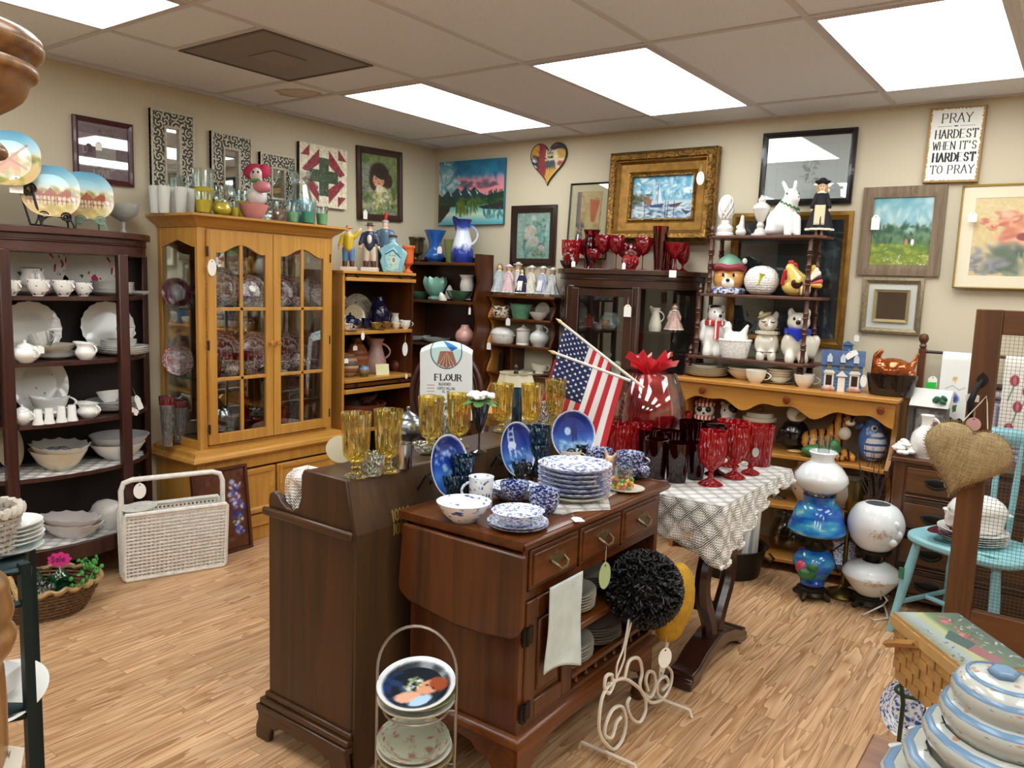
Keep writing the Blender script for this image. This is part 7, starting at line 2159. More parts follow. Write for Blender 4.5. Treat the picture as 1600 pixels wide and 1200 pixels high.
towel('embroidered_towel','white hand towel embroidered with blue flowers on the quilt rack',cv,3.468,3.606,1.213,.885,-.088)
cv = CV(60,110,'e6e2da')
for x,y in ((.35,.3),(.75,.42),(.5,.62),(.3,.9)):
 cv.ell(x,y,.14,.07,'9c3a50').ell(x,y,.05,.06,'c9707f').line([(x,y + .05),(x - .15,y + .25)],.02,'5a7a62')
towel('tulip_towel','white towel printed with red tulips behind the wire mesh',cv,3.735,3.865,1.213,.83,-.088)
cv = CV(80,80,'d9d6da')
for k in (.1,.17,.24):
 cv.line([(k,k),(1 - k,k),(1 - k,1 - k),(k,1 - k),(k,k)],.02,'6a6390')
picture('framed_sampler','purple-matted framed print behind the quilt rack and screen door',(3.87,-.03,.86),.62,.42,.03,mat('3d2420',.4),cv,depth=.02,tilt=-.04)
price_tag((3.436,-0.1,1.086),'white tag tied to the quilt rack above the green one',.1,.055,.04)
o = make('green_tag',G().prism([(-.02,0),(.024,.004),(.02,-.05),(.008,-.058),(-.004,-.05),(-.02,-.055)],-.001,.001,'y'),mat('22c23a',.5),smooth=False); o.location = (3.432,-0.112,1.055)
tag(o,'bright green paper tag hanging from the quilt rack','price tag')

# ------------------------------------------------------------------ blue chair load, screen door heart
MIN = china('e9e8e3')
stack('plate',5,(3.73,-.72,.456,.27,0),MIN,'white dinner plate piled on the blue chair','plate','plate',.07,.5)
ware('casserole',(3.74,-.71,.503,.22,0),MIN,'white covered dish with a crown-like handle on the chair plates','covered dish',.3,'covered_dish',hk=.72)
ware('plate',(3.66,-.79,.50,.18,0),mat('5a1f2e',.2),'maroon-rimmed plate tilted on the chair pile','plate',hk=.08,tilt=(0,-.25),name='maroon_plate')
ware('cup',(3.645,-.76,.525,.075,0),sprig('gilt_sprig','e9e6dc','a9864a','8a7a4a',4,.12),'gilt cup leaning beside the covered dish','teacup',2.5,'teacup',hk=.9,tilt=(0,-.5))
hp = [(.5 * sin(a) ** 3 * 1.0 + .03 * sin(a),(14.5 * cos(a) - 3.6 * cos(2 * a) - 1.4 * cos(3 * a) - .6 * cos(4 * a)) / 30) for a in np.linspace(0,2 * pi,72,endpoint=False)]
g = G()
rings = 9
vs = [(0,0,0)]
for side in (-1,1):
 for k in range(1,rings + 1):
  t_ = k / rings
  for i,(x,z) in enumerate(hp):
   vs.append((x * t_,side * .26 * math.sqrt(max(0,1 - t_ ** 2.4)) * (1 - .35 * max(0,z * t_) * (abs(x * t_) < .08)),(z + .08) * t_ - .08))
vs[0] = (0,-.26,-.08)
n = len(hp)
fs = [(0,1 + i,1 + (i + 1) % n) for i in range(n)]
for s in range(2):
 b0 = 1 + s * rings * n
 for k in range(rings - 1):
  fs += [(b0 + k * n + i,b0 + (k + 1) * n + i,b0 + (k + 1) * n + (i + 1) % n,b0 + k * n + (i + 1) % n) for i in range(n)]
b0 = 1 + rings * n
vs.append((0,.26,-.08)); fs += [(len(vs) - 1,b0 + i,b0 + (i + 1) % n) for i in range(n)]
S_ = .275
t = NT('burlap')
b = t.bsdf(Roughness=.95)
w1 = t.n('ShaderNodeTexNoise',Scale=1.0,Detail=3.0); t.l(t.coord((30,30,400)),w1.inputs[0])
w2 = t.n('ShaderNodeTexNoise',Scale=1.0,Detail=3.0); t.l(t.coord((400,30,30)),w2.inputs[0])
wv = t.math('ADD',t.math('MULTIPLY',w1.outputs[0],.5),t.math('MULTIPLY',w2.outputs[0],.5))
t.l(t.ramp(wv,[(.38,L('7d6847')),(.62,L('b09a70'))]),b.inputs['Base Color']); t.bump(b,wv,.5,.004)
BUR = t.m
hp_o = make('burlap_heart',G().add([(x * S_,y * S_ * .75,z * S_ * .98) for x,y,z in vs],fs),BUR)
hp_o.location = (3.722,-1.215,.905); hp_o.rotation_euler = (0,rad(14),.25)
tag(hp_o,'stuffed burlap heart hanging on the screen door handle','ornament')
g = G()
for i in range(150):
 a = i / 150 * n
 k = int(a); x0_,z0_ = hp[k]; x1_,z1_ = hp[(k + 1) % n]; f_ = a - k
 x,z = x0_ + (x1_ - x0_) * f_,z0_ + (z1_ - z0_) * f_
 g.tube([(x * S_,0,z * S_),(x * S_ * 1.045 + RND.uniform(-.003,.003),RND.uniform(-.006,.006),z * S_ * 1.05 + RND.uniform(-.004,.004))],.0016,4)
make('frayed_edge',g,mat('9a8258',.95),hp_o)
make('twine',G().tube([(-.05,0,.115),(-.01,.04,.20),(.0,.05,.225),(.01,.04,.20),(.035,0,.115)],.0022,5),STRING,hp_o)
r = price_tag((3.735,-1.20,1.045),'pink oval tag tied above the burlap heart',.2,.05,.05,True,mat('c99a9c',.7))
price_tag((3.719,-1.16,1.128),'white tag hung on the screen door stile',.2,.03,.045)

# ------------------------------------------------------------------ floor in front of the pine bookcase
def hurricane(name,lab,loc,parts,metal,scale_lab,rz=.6):
 r = thing(name,lab,'lamp',loc,rz)
 g = G().lathe([(.03,.035),(.065,.04),(.07,.05),(.05,.06),(.03,.065)],24)
 for k in range(4):
  a = pi / 4 + k * pi / 2
  g.cap((.045 * cos(a),.045 * sin(a),.04),(.085 * cos(a),.085 * sin(a),.012),.018,.012,8)
 g.lathe([(.02,.02),(.078,.03),(.07,.045),(.02,.05)],32,fl=(.1,4,0))
 make('cast_foot',g,metal,r)
 for nm,g_,m_ in parts:
  o = make(nm,g_[0] if m_ is None else g_,m_ or painted(.08),r)
  if m_ is None:
   V = np.array(g_[0].v)
   u_ = .5 + (np.arctan2(V[:,0] * .98 + V[:,1] * .15,-V[:,1]) - .1) / 1.15
   v_ = (g_[2] - V[:,2]) / (g_[2] - g_[1])
   inside = (u_ > 0) & (u_ < 1) & (v_ > 0) & (v_ < 1)
   colour_points(o,np.where(inside[:,None],spray().at(np.clip(u_,0,1),np.clip(v_,0,1)),np.array(hexc('e4e7e8'))))
 return r
t = NT('painted_blue_glass')
b = t.bsdf(Roughness=.1); b.inputs['Coat Weight'].default_value = .4
no = t.n('ShaderNodeTexNoise',Scale=7.0,Detail=5.0); t.l(t.coord((1,1,2.5)),no.inputs[0])
t.l(t.ramp(no.outputs[0],[(.3,L('12299a')),(.45,L('1c63b8')),(.6,L('3f9fc8')),(.68,L('a9cfd6')),(.75,L('3f7a8a'))]),b.inputs['Base Color'])
BLG = t.m
OPAL = china('e4e7e8',.08)
hurricane('blue_lamp','tall oil-style lamp with painted blue glass and a white shade',(3.075,-.62,0),[
 ('lower_font',G().lathe([(.02,.06),(.055,.07),(.058,.085),(.05,.095),(.075,.13),(.098,.17),(.095,.2),(.07,.235),(.05,.245)],36),BLG),
 ('brass_collar',G().lathe([(.05,.243),(.055,.255),(.035,.27),(.03,.285),(.05,.30),(.075,.315),(.08,.325),(.03,.33)],28),DBRASS),
 ('painted_shade',G().lathe([(.128,.335),(.135,.345),(.13,.37),(.118,.40),(.108,.44),(.09,.47),(.07,.48),(.072,.505),(.075,.515)],40),BLG),
 ('crystal_ruffle',G().lathe([(.07,.51),(.075,.53),(.09,.545),(.085,.545),(.06,.52)],48,fl=(.1,10,.01)),CUT),
 ('white_shade',G().lathe([(.07,.53),(.11,.56),(.125,.59),(.12,.615),(.09,.655),(.055,.68),(.052,.70),(.066,.725),(.06,.73),(.046,.70)],40),OPAL),
 ('chimney',G().lathe([(.03,.60),(.03,.80),(.027,.80),(.027,.60)],24),CLEAR),
 ('rose',G().ell((-.075,-.05,.17),(.03,.03,.035)),mat('b5485a',.2)),('leaves',G().ell((-.055,-.075,.145),(.045,.02,.03)).ell((-.03,-.085,.18),(.03,.015,.02)),mat('2f6a3a',.2))],mat('3a3226',.4,.7),'')
def spray():
 cv = CV(70,34,'e4e7e8')
 cv.dabs(30,.12,.3,.9,.75,['9a8a5a','7a6a42','a99a72'],.02,.04,None,.7).dabs(16,.25,.35,.75,.7,['c99a84','b87a62','d9b4a0'],.04,.08)
 return cv
def dense(P):
 return [(p.x,p.z) for p in smooth_path([(r_,0,z_) for r_,z_ in P],8)]
g1 = G().lathe(dense([(.055,.285),(.07,.29),(.105,.33),(.125,.39),(.12,.44),(.095,.485),(.06,.505),(.055,.503)]),150)
g2 = G().lathe(dense([(.04,.06),(.06,.065),(.085,.09),(.125,.145),(.13,.165),(.11,.195),(.07,.215),(.045,.225)]),150)
hurricane('white_globe_lamp','white double-globe lamp painted with peach roses',(3.322,-.545,0),[
 ('lower_globe',(g2,.12,.19),None),('globe',(g1,.345,.44),None),
 ('burner',G().lathe([(.03,.22),(.035,.24),(.03,.262),(.075,.27),(.078,.285),(.05,.287)],32,fl=(.03,24,0)),mat('241d16',.4,.5)),
 ('raised_roses',G().ell((.083,-.08,.43),(.022,.012,.022),10).ell((.096,-.07,.385),(.022,.012,.022),10).ell((.08,-.09,.35),(.02,.01,.018),10),OPAL)],mat('2f2c24',.5,.5),'',.15)
o = make('lamp_cord',G().tube([(3.40,-.58,.03),(3.43,-.66,.008),(3.39,-.72,.006),(3.33,-.70,.006),(3.40,-.62,.05),(3.42,-.66,.09),(3.38,-.63,.12),(3.38,-.58,.06)],.004,6),mat('d9d5c9',.5))
tag(o,'pale electric cord looped beside the white globe lamp','cord')
r = thing('brass_swivel_lamp','brass desk lamp base with dark cords beside the blue lamp','lamp',(3.19,-.50,0))
make('base',G().lathe([(0,0),(.075,0),(.08,.01),(.07,.025),(.03,.04),(.012,.06),(.010,.36),(0,.36)],28),mat('7d6b3c',.3,.9),r)
make('socket',G().lathe([(0,.36),(.02,.36),(.024,.42),(0,.43)],16),DBRASS,r)
make('cord',G().tube([(.02,0,.3),(-.06,-.02,.22),(-.02,-.03,.12),(.04,-.03,.18),(.05,-.02,.08),(.0,-.04,.05)],.004,6),IRON,r)
tub = thing('tin_tub','dark round metal tub holding white picture frames','tub',(2.63,-.54,0))
make('body',G().lathe([(0,0),(.15,0),(.155,.02),(.18,.15),(.19,.155),(.185,.16),(.17,.15),(.145,.02),(0,.015)],40),mat('231d19',.45,.5),tub)
make('handle',G().tube([(.19,-.04,.13),(.22,-.03,.11),(.22,.03,.11),(.19,.04,.13)],.006,6),mat('231d19',.45,.5),tub)
for k,(x,y,z,w,h,c,til,lab) in enumerate(((2.62,-.44,.20,.24,.30,'d8d2c2',-.12,'tallest cream picture frame in the tin tub'),(2.60,-.53,.15,.24,.24,'dedad0',-.3,'ornate white picture frame in the middle of the tub'),(2.60,-.60,.12,.21,.20,'6d4a30',-.42,'brown-edged picture frame at the front of the tub'))):
 picture('loose_frame',lab,(x,y,z),w,h,.028,mat(c,.4),CV(20,20,('a9aeb0','c9ccd0','dfe4e8')[k]),.1,.018,tilt=til)
ware('deep_bowl',(2.779,0.084,0.005,0.306,0.261),CUT,'large cut glass bowl on the floor beside the blue lamp','bowl',name='cut_glass_bowl')
ware('snifter',(2.802,-0.086,0.005,0.231,0.217),CLEAR,'clear glass bowl in front of the cut glass one','bowl',name='floor_glass_bowl')
g = G()
for i in range(14):
 a,k = RND.uniform(-.5,.5),RND.uniform(-.25,.25)
 p0 = Vector((3.27,-.36,.40)); p = p0.copy(); pts = [tuple(p)]
 for s in range(6):
  p = p + Vector((a * .05 + RND.uniform(-.015,.015),k * .04,.055)); pts.append(tuple(p))
 g.tube(pts,[.003,.0028,.0025,.002,.002,.0015,.001],5)
 g.tube([pts[3],(pts[3][0] + RND.uniform(-.05,.05),pts[3][1],pts[3][2] + .05)],.0014,4)
tw = make('dry_twigs',g,mat('4a3428',.8)); tag(tw,'bundle of bare brown twigs standing before the fish jar','twigs')
ware('tumbler',(3.27,-.36,.36,.06,.09),CLEAR,'clear glass holding the bare twigs','tumbler',name='twig_glass')
o = make('black_white_rug',G().box(3.53,-.86,.001,4.3,-.60,.012),transfer('speckled_weave','c9c9c6','23252a',60,.5,.04),smooth=False)
tag(o,'black and white speckled mat under the blue chair','mat')

# ------------------------------------------------------------------ side wall floor: magazine rack, tray, glass basket
mr = thing('magazine_rack','white painted woven cane magazine rack with an arched handle','magazine rack',(.52,-2.43,0),rad(70.7))
CANE = mat('e4e0d8',.6,var=.15,bscale=40)
Lh = .232
for s,nm in ((-1,'woven_panel'),(1,'woven_panel')):
 g = G()
 def pt(u,z):
  return (u,s * (.035 + .045 * z / .33),z)
 for i in range(25):
  u = -Lh + 2 * Lh * i / 24
  a,b2 = pt(u,.015),pt(u,.325)
  g.tube([a,(a[0],(a[1] + b2[1]) / 2,.17),b2],.0058,5)
 for j in range(18):
  z = .02 + .305 * j / 17
  a,b2 = pt(-Lh,z),pt(Lh,z)
  g.tube([(a[0],a[1] + s * .002,z),(b2[0],b2[1] + s * .002,z)],.0052,5)
 make('woven_panel',g,CANE,mr,smooth=False)
 make('rim',G().tube([pt(-Lh,.02),pt(-Lh,.33),pt(-Lh + .004,.338),pt(Lh - .004,.338),pt(Lh,.33),pt(Lh,.02),pt(Lh - .01,.01),pt(-Lh + .01,.01)],.011,8,True),CANE,mr)
make('centre_panel',G().box(-Lh + .02,-.004,.02,Lh - .02,.004,.30),CANE,mr,smooth=False)
make('end_panel',G().add([(-Lh,-.035,.02),(-Lh,.035,.02),(-Lh,.08,.33),(-Lh,-.08,.33)],[(0,1,2,3)]),transfer('yellow_floral','e3dfd2','b59a45',20,.45,.05),mr,solid=.004)
make('handle',G().tube([(-Lh,0,.02),(-Lh,0,.44),(-Lh + .012,0,.475),(-Lh + .05,0,.488),(Lh - .05,0,.488),(Lh - .012,0,.475),(Lh,0,.44),(Lh,0,.02)],.0125,10),CANE,mr)
make('floor_rail',G().tube([(-Lh,0,.015),(Lh,0,.015)],.009,8),CANE,mr)
ware('plate',(.475,-2.575,.345,.155,0),sprig('gilt_border','ecebe2','b59a45','9a8a4a',5,.16),'white plate with gilt pattern lying on the magazine rack','plate',hk=.07,name='gilt_plate',tilt=(.1,0))
price_tag((0.53,-2.604,0.485),'oval handwritten tag hanging from the rack handle',rad(70),.075,.055,True)
ty = thing('painted_tray','brown wooden tray painted with blue flowers leaning on the hutch','tray',(.475,-2.12,.0),pi / 2)
ty.rotation_euler = (-.12,0,pi / 2)
cv = CV(80,120,'5a2f1a')
cv.noise(.03)
for x,y in ((.8,.22),(.86,.45),(.82,.62),(.78,.32),(.84,.75)):
 cv.dabs(14,x - .1,y - .07,x + .1,y + .07,['3c3f9a','5a62c4','8f9ae0','2b2d6a','e3e4f0'],.02,.05)
cv.dabs(8,.72,.3,.9,.7,['3f6a3a','7a2f34'],.02,.04)
canvas('painted_face',cv,lambda u,v: (-.15 + .3 * u,-.006,.44 - .42 * v),painted(.5),ty)
make('rim',moulding(.30,.43,[(0,0),(0,.02),(.014,.02),(.014,0)]).xf(Matrix.Translation((0,0,.23))),wood('tray_wood','3a1d10','5e3119','z'),ty,smooth=False)
make('back',G().box(-.155,-.004,.012,.155,0,.448),wood('tray_wood','3a1d10','5e3119','z'),ty,smooth=False)
def wicker(name,lab,c,rx,ry,h,m,hm,loc_rz=0,rim=.011,ht=0.0,rows=9,stakes=40):
 r = thing(name,lab,'basket',c,loc_rz)
 g = G()
 for j in range(rows):
  z = .008 + (h - .012) * j / (rows - 1)
  k = .72 + .28 * (z / h) ** .8
  g.tube([(rx * k * cos(a) * (1 + .018 * (1 if (i + j) % 2 else -1)),ry * k * sin(a) * (1 + .018 * (1 if (i + j) % 2 else -1)),z) for i,a in enumerate(np.linspace(0,2 * pi,stakes * 2,endpoint=False))],h / rows * .42,5,True)
 for i in range(stakes):
  a = 2 * pi * i / stakes
  g.tube([(rx * (.72 + .28 * t_ ** .8) * cos(a),ry * (.72 + .28 * t_ ** .8) * sin(a),h * t_) for t_ in (0.02,.35,.7,1)],.004,5)
 g.lathe([(0,.006),(rx * .72,.006),(rx * .72,.012),(0,.012)],32,ex=ry / rx)
 make('woven_side',g,m,r)
 make('braided_rim',G().tube([(rx * (1.0 + .03 * cos(24 * a)) * cos(a),ry * (1.0 + .03 * cos(24 * a)) * sin(a),h + .006 * sin(24 * a)) for a in np.linspace(0,2 * pi,144,endpoint=False)],rim,6,True),hm,r)
 return r
wb = wicker('oval_wicker_basket','brown wicker basket on the floor full of green glassware',(.503,-3.07,0),.255,.18,.135,mat('6a4a2c',.6,var=.4,bscale=50),mat('a98a5a',.6,var=.3,bscale=40),rad(58))
make('handle',G().tube([(-.02,-.19,.13),(-.05,-.16,.20),(-.10,-.05,.235),(-.10,.06,.225),(-.05,.15,.19),(-.02,.19,.13)],.011,8),mat('b5945f',.6,var=.4,bscale=120),wb)
GRG = thin_glass('2f9a62',refl=1.1,body=.25)
for i,(x,y) in enumerate(((.43,-3.0),(.49,-3.07),(.42,-3.11),(.54,-2.98),(.57,-3.08),(.49,-3.16),(.50,-2.92))):
 ware(('goblet','deep_bowl','tumbler')[i % 3],(x,y,.03,.085,.11),(GRG,CUT)[i in (1,4)],('emerald goblet at the wall side of the floor basket','clear glass dish in the middle of the floor basket','emerald tumbler behind the basket handle','emerald goblet near the cabinet leg in the basket','clear crystal bowl at the aisle side of the basket','emerald tumbler at the near end of the basket','emerald goblet at the far end of the basket')[i],'glassware',RND.random() * 6,'basket_glass_' + ('goblet','bowl','tumbler')[i % 3],tilt=(RND.uniform(-.6,.6),RND.uniform(-.6,.6)))
g = G()
for i in range(40):
 a = RND.uniform(.2,1.7)
 g.ell((.503 + .23 * cos(a) + RND.uniform(-.04,.04),-3.07 + .23 * sin(a) + RND.uniform(-.03,.03),.14 + RND.uniform(0,.06)),(.011,.011,.005),6,(RND.random() * 2,RND.random() * 2,0))
g.tube([(.503 + .235 * cos(a),-3.07 + .235 * sin(a),.15 + .015 * sin(9 * a)) for a in np.linspace(.2,1.8,20)],.003,5)
o = make('clover_garland',g,mat('3f8a3a',.5)); o['kind'] = 'thing'
tag(o,'green leafy garland twined on the rim of the floor basket','garland')
cv = CV(50,40,'e0348c')
cv.text(.16,.3,.34,'Sale',.05,col='4a1030',cw=.5)
P = [(.5 * cos(a) * (1 + .08 * cos(9 * a)),.35 * sin(a) * (1 + .1 * cos(9 * a))) for a in np.linspace(0,2 * pi,90,endpoint=False)]
sg = thing('sale_sign','bright pink scalloped sale sign stuck in the floor basket','sign',(0.5,-2.958,0.203),1.0)
o = make('card',G().add([(0,-.002,0)] + [(x * k / 8 * .09,-.002,y * k / 8 * .09) for k in range(1,9) for x,y in P],[(0,1 + i,1 + (i + 1) % 90) for i in range(90)] + [(1 + k * 90 + i,1 + (k + 1) * 90 + i,1 + (k + 1) * 90 + (i + 1) % 90,1 + k * 90 + (i + 1) % 90) for k in range(7) for i in range(90)]),painted(.6),sg)
colour_points(o,cv.at(np.array([v.co.x for v in o.data.vertices]) / .09 + .5,.5 - np.array([v.co.z for v in o.data.vertices]) / .075))
make('stick',G().tube([(0,0,0),(0,.0,-.09)],.002,5),STRING,sg)

# ------------------------------------------------------------------ drop-leaf server
def blue_plate(kind):
 cv = CV(90,90)
 cv.grad([(0,'0e1858'),(.45,'1a3f9c'),(.62,'3a74c0'),(1,'10246c')])
 if kind == 0:
  cv.dabs(26,.2,.15,.8,.6,['8fb2e0','6d93d0','a9c4e8'],.03,.06).dabs(20,.3,.65,.8,.95,['9cc0e6','3a66b4','c9dcf0'],.05,.12)
 elif kind == 1:
  cv.rect(.3,.1,.34,.6,'9cb8e0').rect(.46,.1,.49,.6,'9cb8e0')
  for y in (.15,.25,.35,.45):
   cv.rect(.3,y,.49,y + .025,'9cb8e0')
  cv.ell(.4,.42,.12,.08,'c9d8ee').dabs(34,.3,.45,.8,.8,['8fb2e0','c2d6f0','4a72ba'],.02,.05).poly([(.2,.75),(.5,.7),(.55,.95),(.25,.95)],'9cc4e4')
 else:
  cv.ell(.4,.42,.07,.08,'a9c8e8').ell(.55,.4,.07,.14,'1a2a6c').line([(.52,.45),(.5,.72)],.05,'1a2a6c').line([(.58,.45),(.58,.72)],.05,'1a2a6c').line([(.6,.3),(.75,.6)],.02,'2a3f8a').dabs(30,.2,.62,.8,.85,['9cc4e4','6da0d4','c4dcf0'],.04,.09)
 return cv.put((np.hypot(cv.X - .5,cv.Y - .5) - .46) * 40,'dfe6ee')
for k,(p,w,tn,lab) in enumerate((((2.481,-2.708,0.8),.195,.1,'blue collector plate on an easel nearest the stencilled back board'),((2.478,-2.345,0.8),.19,-.02,'blue collector plate with a ladder scene, middle of three'),((2.477,-1.973,0.8),.19,-.5,'blue collector plate with two standing figures beside the flag'))):
 picture_plate('collector_plate',lab,blue_plate(k),(p[0] + .012,p[1],.80 + w / 2 + .012),w,(0,rad(77),tn),back='dfe3ea')
 easel('plate_easel',(p[0] + .012,p[1],.8),.09,IRON,'black wire easel under the ' + ('blue plate by the stencilled board','blue ladder plate','blue plate with two figures')[k],pi / 2 + tn,.08)
for q,lab in (((2.527,-2.664,0.8,0.075,0.087),'dark teal tumbler behind the floral mug, lower of a pair'),((2.52,-2.71,0.8,0.063,0.09),'small dark teal tumbler in front of the first blue plate'),((2.507,-2.227,0.8,0.087,0.114),'dark teal tumbler between the second and third blue plates'),((2.51,-2.351,0.8,0.062,0.075),'small dark teal tumbler in front of the ladder plate'),((2.511,-1.94,0.8,0.064,0.074),'small dark teal tumbler in front of the plate with two figures')):
 ware('cut_tumbler',q,TEALG,lab,'tumbler',name='teal_tumbler')
q = (2.527,-2.664,0.8,0.075,0.087); ware('cut_tumbler',(q[0],q[1],.8 + q[4] * .62,q[3],q[4]),TEALG,'dark teal tumbler nested in the one behind the floral mug','tumbler',name='teal_tumbler')
q = (2.507,-2.227,0.8,0.087,0.114); ware('cut_tumbler',(q[0],q[1],.8 + q[4] * .55,q[3],q[4]),TEALG,'dark teal tumbler nested upright between two blue plates','tumbler',name='teal_tumbler')
FLW = transfer('blue_floral','eef1f4','2f4a92',4.5,.42,.04)
ware('mug',(2.609,-2.675,0.8,0.078,0.093),FLW,'white mug with blue floral print','mug',-2.5)
ware('bowl',(2.662,-2.82,0.8,0.157,0.066),FLW,'wide blue floral bowl at the drop-leaf edge','bowl',name='floral_bowl',hk=.36)
stack('plate',2,(2.815,-2.768,0.8,0.171,0),BLUE_T,'blue transfer plate under the shallow bowl at the server front','plate','plate',.09,.5)
x,y,z,w,h = (2.822,-2.779,0.815,0.149,0); ware('bowl',(x,y,.815,w,w * .26),BLUE_T,'shallow blue transfer bowl on two plates','bowl',name='transfer_bowl')
stack('bowl',2,(2.637,-2.541,0.8,0.161,0),BLUE_T,'blue transfer dish under the cup near the teal tumblers','bowl','transfer_dish',.2,.4)
x,y,z,w,h = (2.683,-2.605,0.822,0.09,0); ware('deep_bowl',(x,y,.824,w,w * .56),WILLOW_D,'dark blue willow cup without handle on the dishes','cup',name='willow_cup')
for i in range(2):
 x,y,z,w,h = (2.796,-2.611,0.8,0.091,0); ware('deep_bowl',(x,y,.8 + i * w * .2,w,w * .62),WILLOW_D,('lower','upper')[i] + ' of two nested willow cups before the plate pile','cup',name='willow_cup')
x,y,z,w,h = (2.769,-2.396,0.8,0.237,0)
ware('plate',(x,y,.802,w * .96,0),china('d6d3c6'),'cream platter under the pile of blue plates','platter',name='cream_platter',hk=.1)
stack('plate',6,(x,y,.817,w,0),BLUE_T,'blue transfer dinner plate in the tall pile on the lace mat','dinner plate','dinner_plate',.1,.62)
DOILY = [(2.769,-2.609,0.8),(2.846,-2.581,0.8),(2.857,-2.527,0.8),(2.925,-2.436,0.8),(2.85,-2.319,0.8),(2.842,-2.241,0.8),(2.734,-2.135,0.8),(2.576,-2.199,0.8),(2.618,-2.399,0.8)]
o = make('lace_mat',G().add([(p[0],p[1],.8012) for p in DOILY],[tuple(range(9))]),LACE,solid=.001); tag(o,'small cream lace mat under the pile of blue plates','doily')
ware('cup',(2.514,-2.011,0.8,0.082,0.058),CREAMY,'plain cream cup behind the plate pile','teacup',.6,'teacup')
ware('cup',(2.592,-1.934,0.8,0.102,0.063),WILLOW_D,'blue willow cup behind the plate pile','teacup',.6,'willow_teacup')
stack('plate',4,(2.768,-1.999,0.8,0.124,0),WILLOW_D,'blue willow saucer at the far corner of the server','saucer','saucer',.09,.6)
for i in range(2):
 x,y,z,w,h = (2.79,-2.064,0.82,0.099,0); ware('cup',(x,y,.82 + i * w * .3,w,w * .5),WILLOW_D,('lower','upper')[i] + ' blue willow cup stacked on the saucers','teacup',.2,'willow_teacup')
ware('plate',(2.847,-2.192,0.8,0.124,0),CREAMY,'cream saucer holding the flowered votive glass','saucer',name='saucer',hk=.08)
x,y,z,w,h = (2.832,-2.191,0.806,0.069,0.073)
r = ware('tumbler',(x,y,.806,w,h),CLEAR,'glass votive ringed with tiny coloured flowers','candle holder',name='flower_votive')
for k,c in enumerate(('d8923a','c9b23a','5a8a4a','c25a4a')):
 g = G()
 for i in range(8):
  a = (i * 4 + k) * 2 * pi / 32
  g.ell((.46 * cos(a),.46 * sin(a),.1 + .16 * ((i + k) % 3)),(.11,.11,.09),6)
 make('flowers',g,mat(c,.4),r)
x,y,z,w,h = (2.713,-2.066,0.8,0.046,0.096)
place(('bunny',),lambda: make('bunny_figurine',limbs([((-.12,0,.75),(-.18,.05,.98),.08,.06),((.1,0,.75),(.3,.05,.95),.08,.06)],[((0,0,.25),(.28,.25,.25)),((0,-.05,.6),(.22,.2,.2))]),mat('cfa88a',.4,var=.5,bscale=6),rem=.04),(x,y,.8),(h,h,h),(0,0,.4),'tiny painted bunny figurine behind the votive','figurine')
r = price_tag((2.887,-2.583,0.803),'white tag lying on the server top by the lace mat',.3,.045,.03,tilt=0); r.rotation_euler = (-pi / 2,0,.9)
price_tag((2.93,-2.462,0.644),'green oval tag hanging from the middle drawer pull',pi / 2 - .3,.085,.048,True,mat('a3b583',.6))
tw = make('tea_towel',G().grid(20,30,lambda u,v: (2.907 + .006 * sin(3 * u + 5 * v) * v + .004,-2.738 + .175 * u + .01 * v * (u - .5),.640 - .255 * v - .03 * v * u * (1 - 0) + .012 * sin(4 * u) * v)),mat('c3cfcc',.9,var=.14,bscale=14,bump=.15),solid=.003)
tag(tw,'pale blue-grey tea towel hung over the server door','towel')
for z,ns in ((.445,((2.76,-2.42,.21,6),(2.70,-2.2,.2,5))),(.258,((2.75,-2.43,.24,7),(2.74,-2.2,.22,6)))):
 for j,(x,y,w,n) in enumerate(ns):
  stack('plate',n,(x,y,z,w,0),china('b9b3a6'),f'grey-white plate on the {"upper" if z > .4 else "lower"} server shelf, {"first" if j == 0 else "second"} pile from the door','plate','plate',.09,.5)

# ------------------------------------------------------------------ dry sink: amber goblets and well
for i,(q,lab) in enumerate((((2.376,-2.966,0.903,0.081,0.187),'amber footed goblet at the near end of the dry sink, before the oval tag'),((2.397,-2.858,0.903,0.084,0.191),'amber footed goblet, second from the near end, by the silver cup'),((2.3,-2.563,0.903,0.086,0.206),'amber footed goblet, third from the near end'),((2.32,-2.44,0.903,0.089,0.208),'amber footed goblet beside the smoked flute'),((2.25,-2.099,0.903,0.094,0.208),'amber footed goblet behind the white flowers'),((2.33,-2.015,0.903,0.092,0.204),'amber footed goblet in front of the lampshade'),((2.31,-1.816,0.903,0.089,0.205),'amber footed goblet in front of the flag stripes'))):
 ware('footed',(q[0],q[1],.903,.088,.188),AMBER,lab,'goblet',name='amber_goblet',group='amber goblets')
r = ware('flute',(2.416,-2.446,0.903,0.069,0.178),SMOKE,'smoked flute glass filled with white silk flowers','flute glass',name='smoked_flute')
o = thing('silk_flowers','white silk blossoms with green leaves in the smoked flute','flowers',(r.location.x,r.location.y,r.location.z + .16))
for i in range(11):
 a,k = i * 2.4,.012 * math.sqrt(i)
 g = G()
 for j in range(5):
  g.ell((k * cos(a) + .009 * cos(j * 1.26),k * sin(a) + .009 * sin(j * 1.26),.03 + .012 * RND.random()),(.010,.010,.007),8)
 make('blossom',g,mat('f2f3f2',.7),o)
for i in range(6):
 a = i * 1.05
 make('leaf',G().ell((.038 * cos(a),.038 * sin(a),.012),(.032,.018,.003),12,(0,.3,a)),mat('4f7a3a',.5),o)
ware('cut_tumbler',(2.395,-2.916,0.903,0.067,0.067),CUT,'square-cut clear tumbler between the first two amber goblets','tumbler',name='cut_glass_tumbler')
ware('mug',(2.387,-2.788,0.903,0.067,0.075),SILVER,'silver baby cup beside the second amber goblet','cup',2.2,'silver_cup')
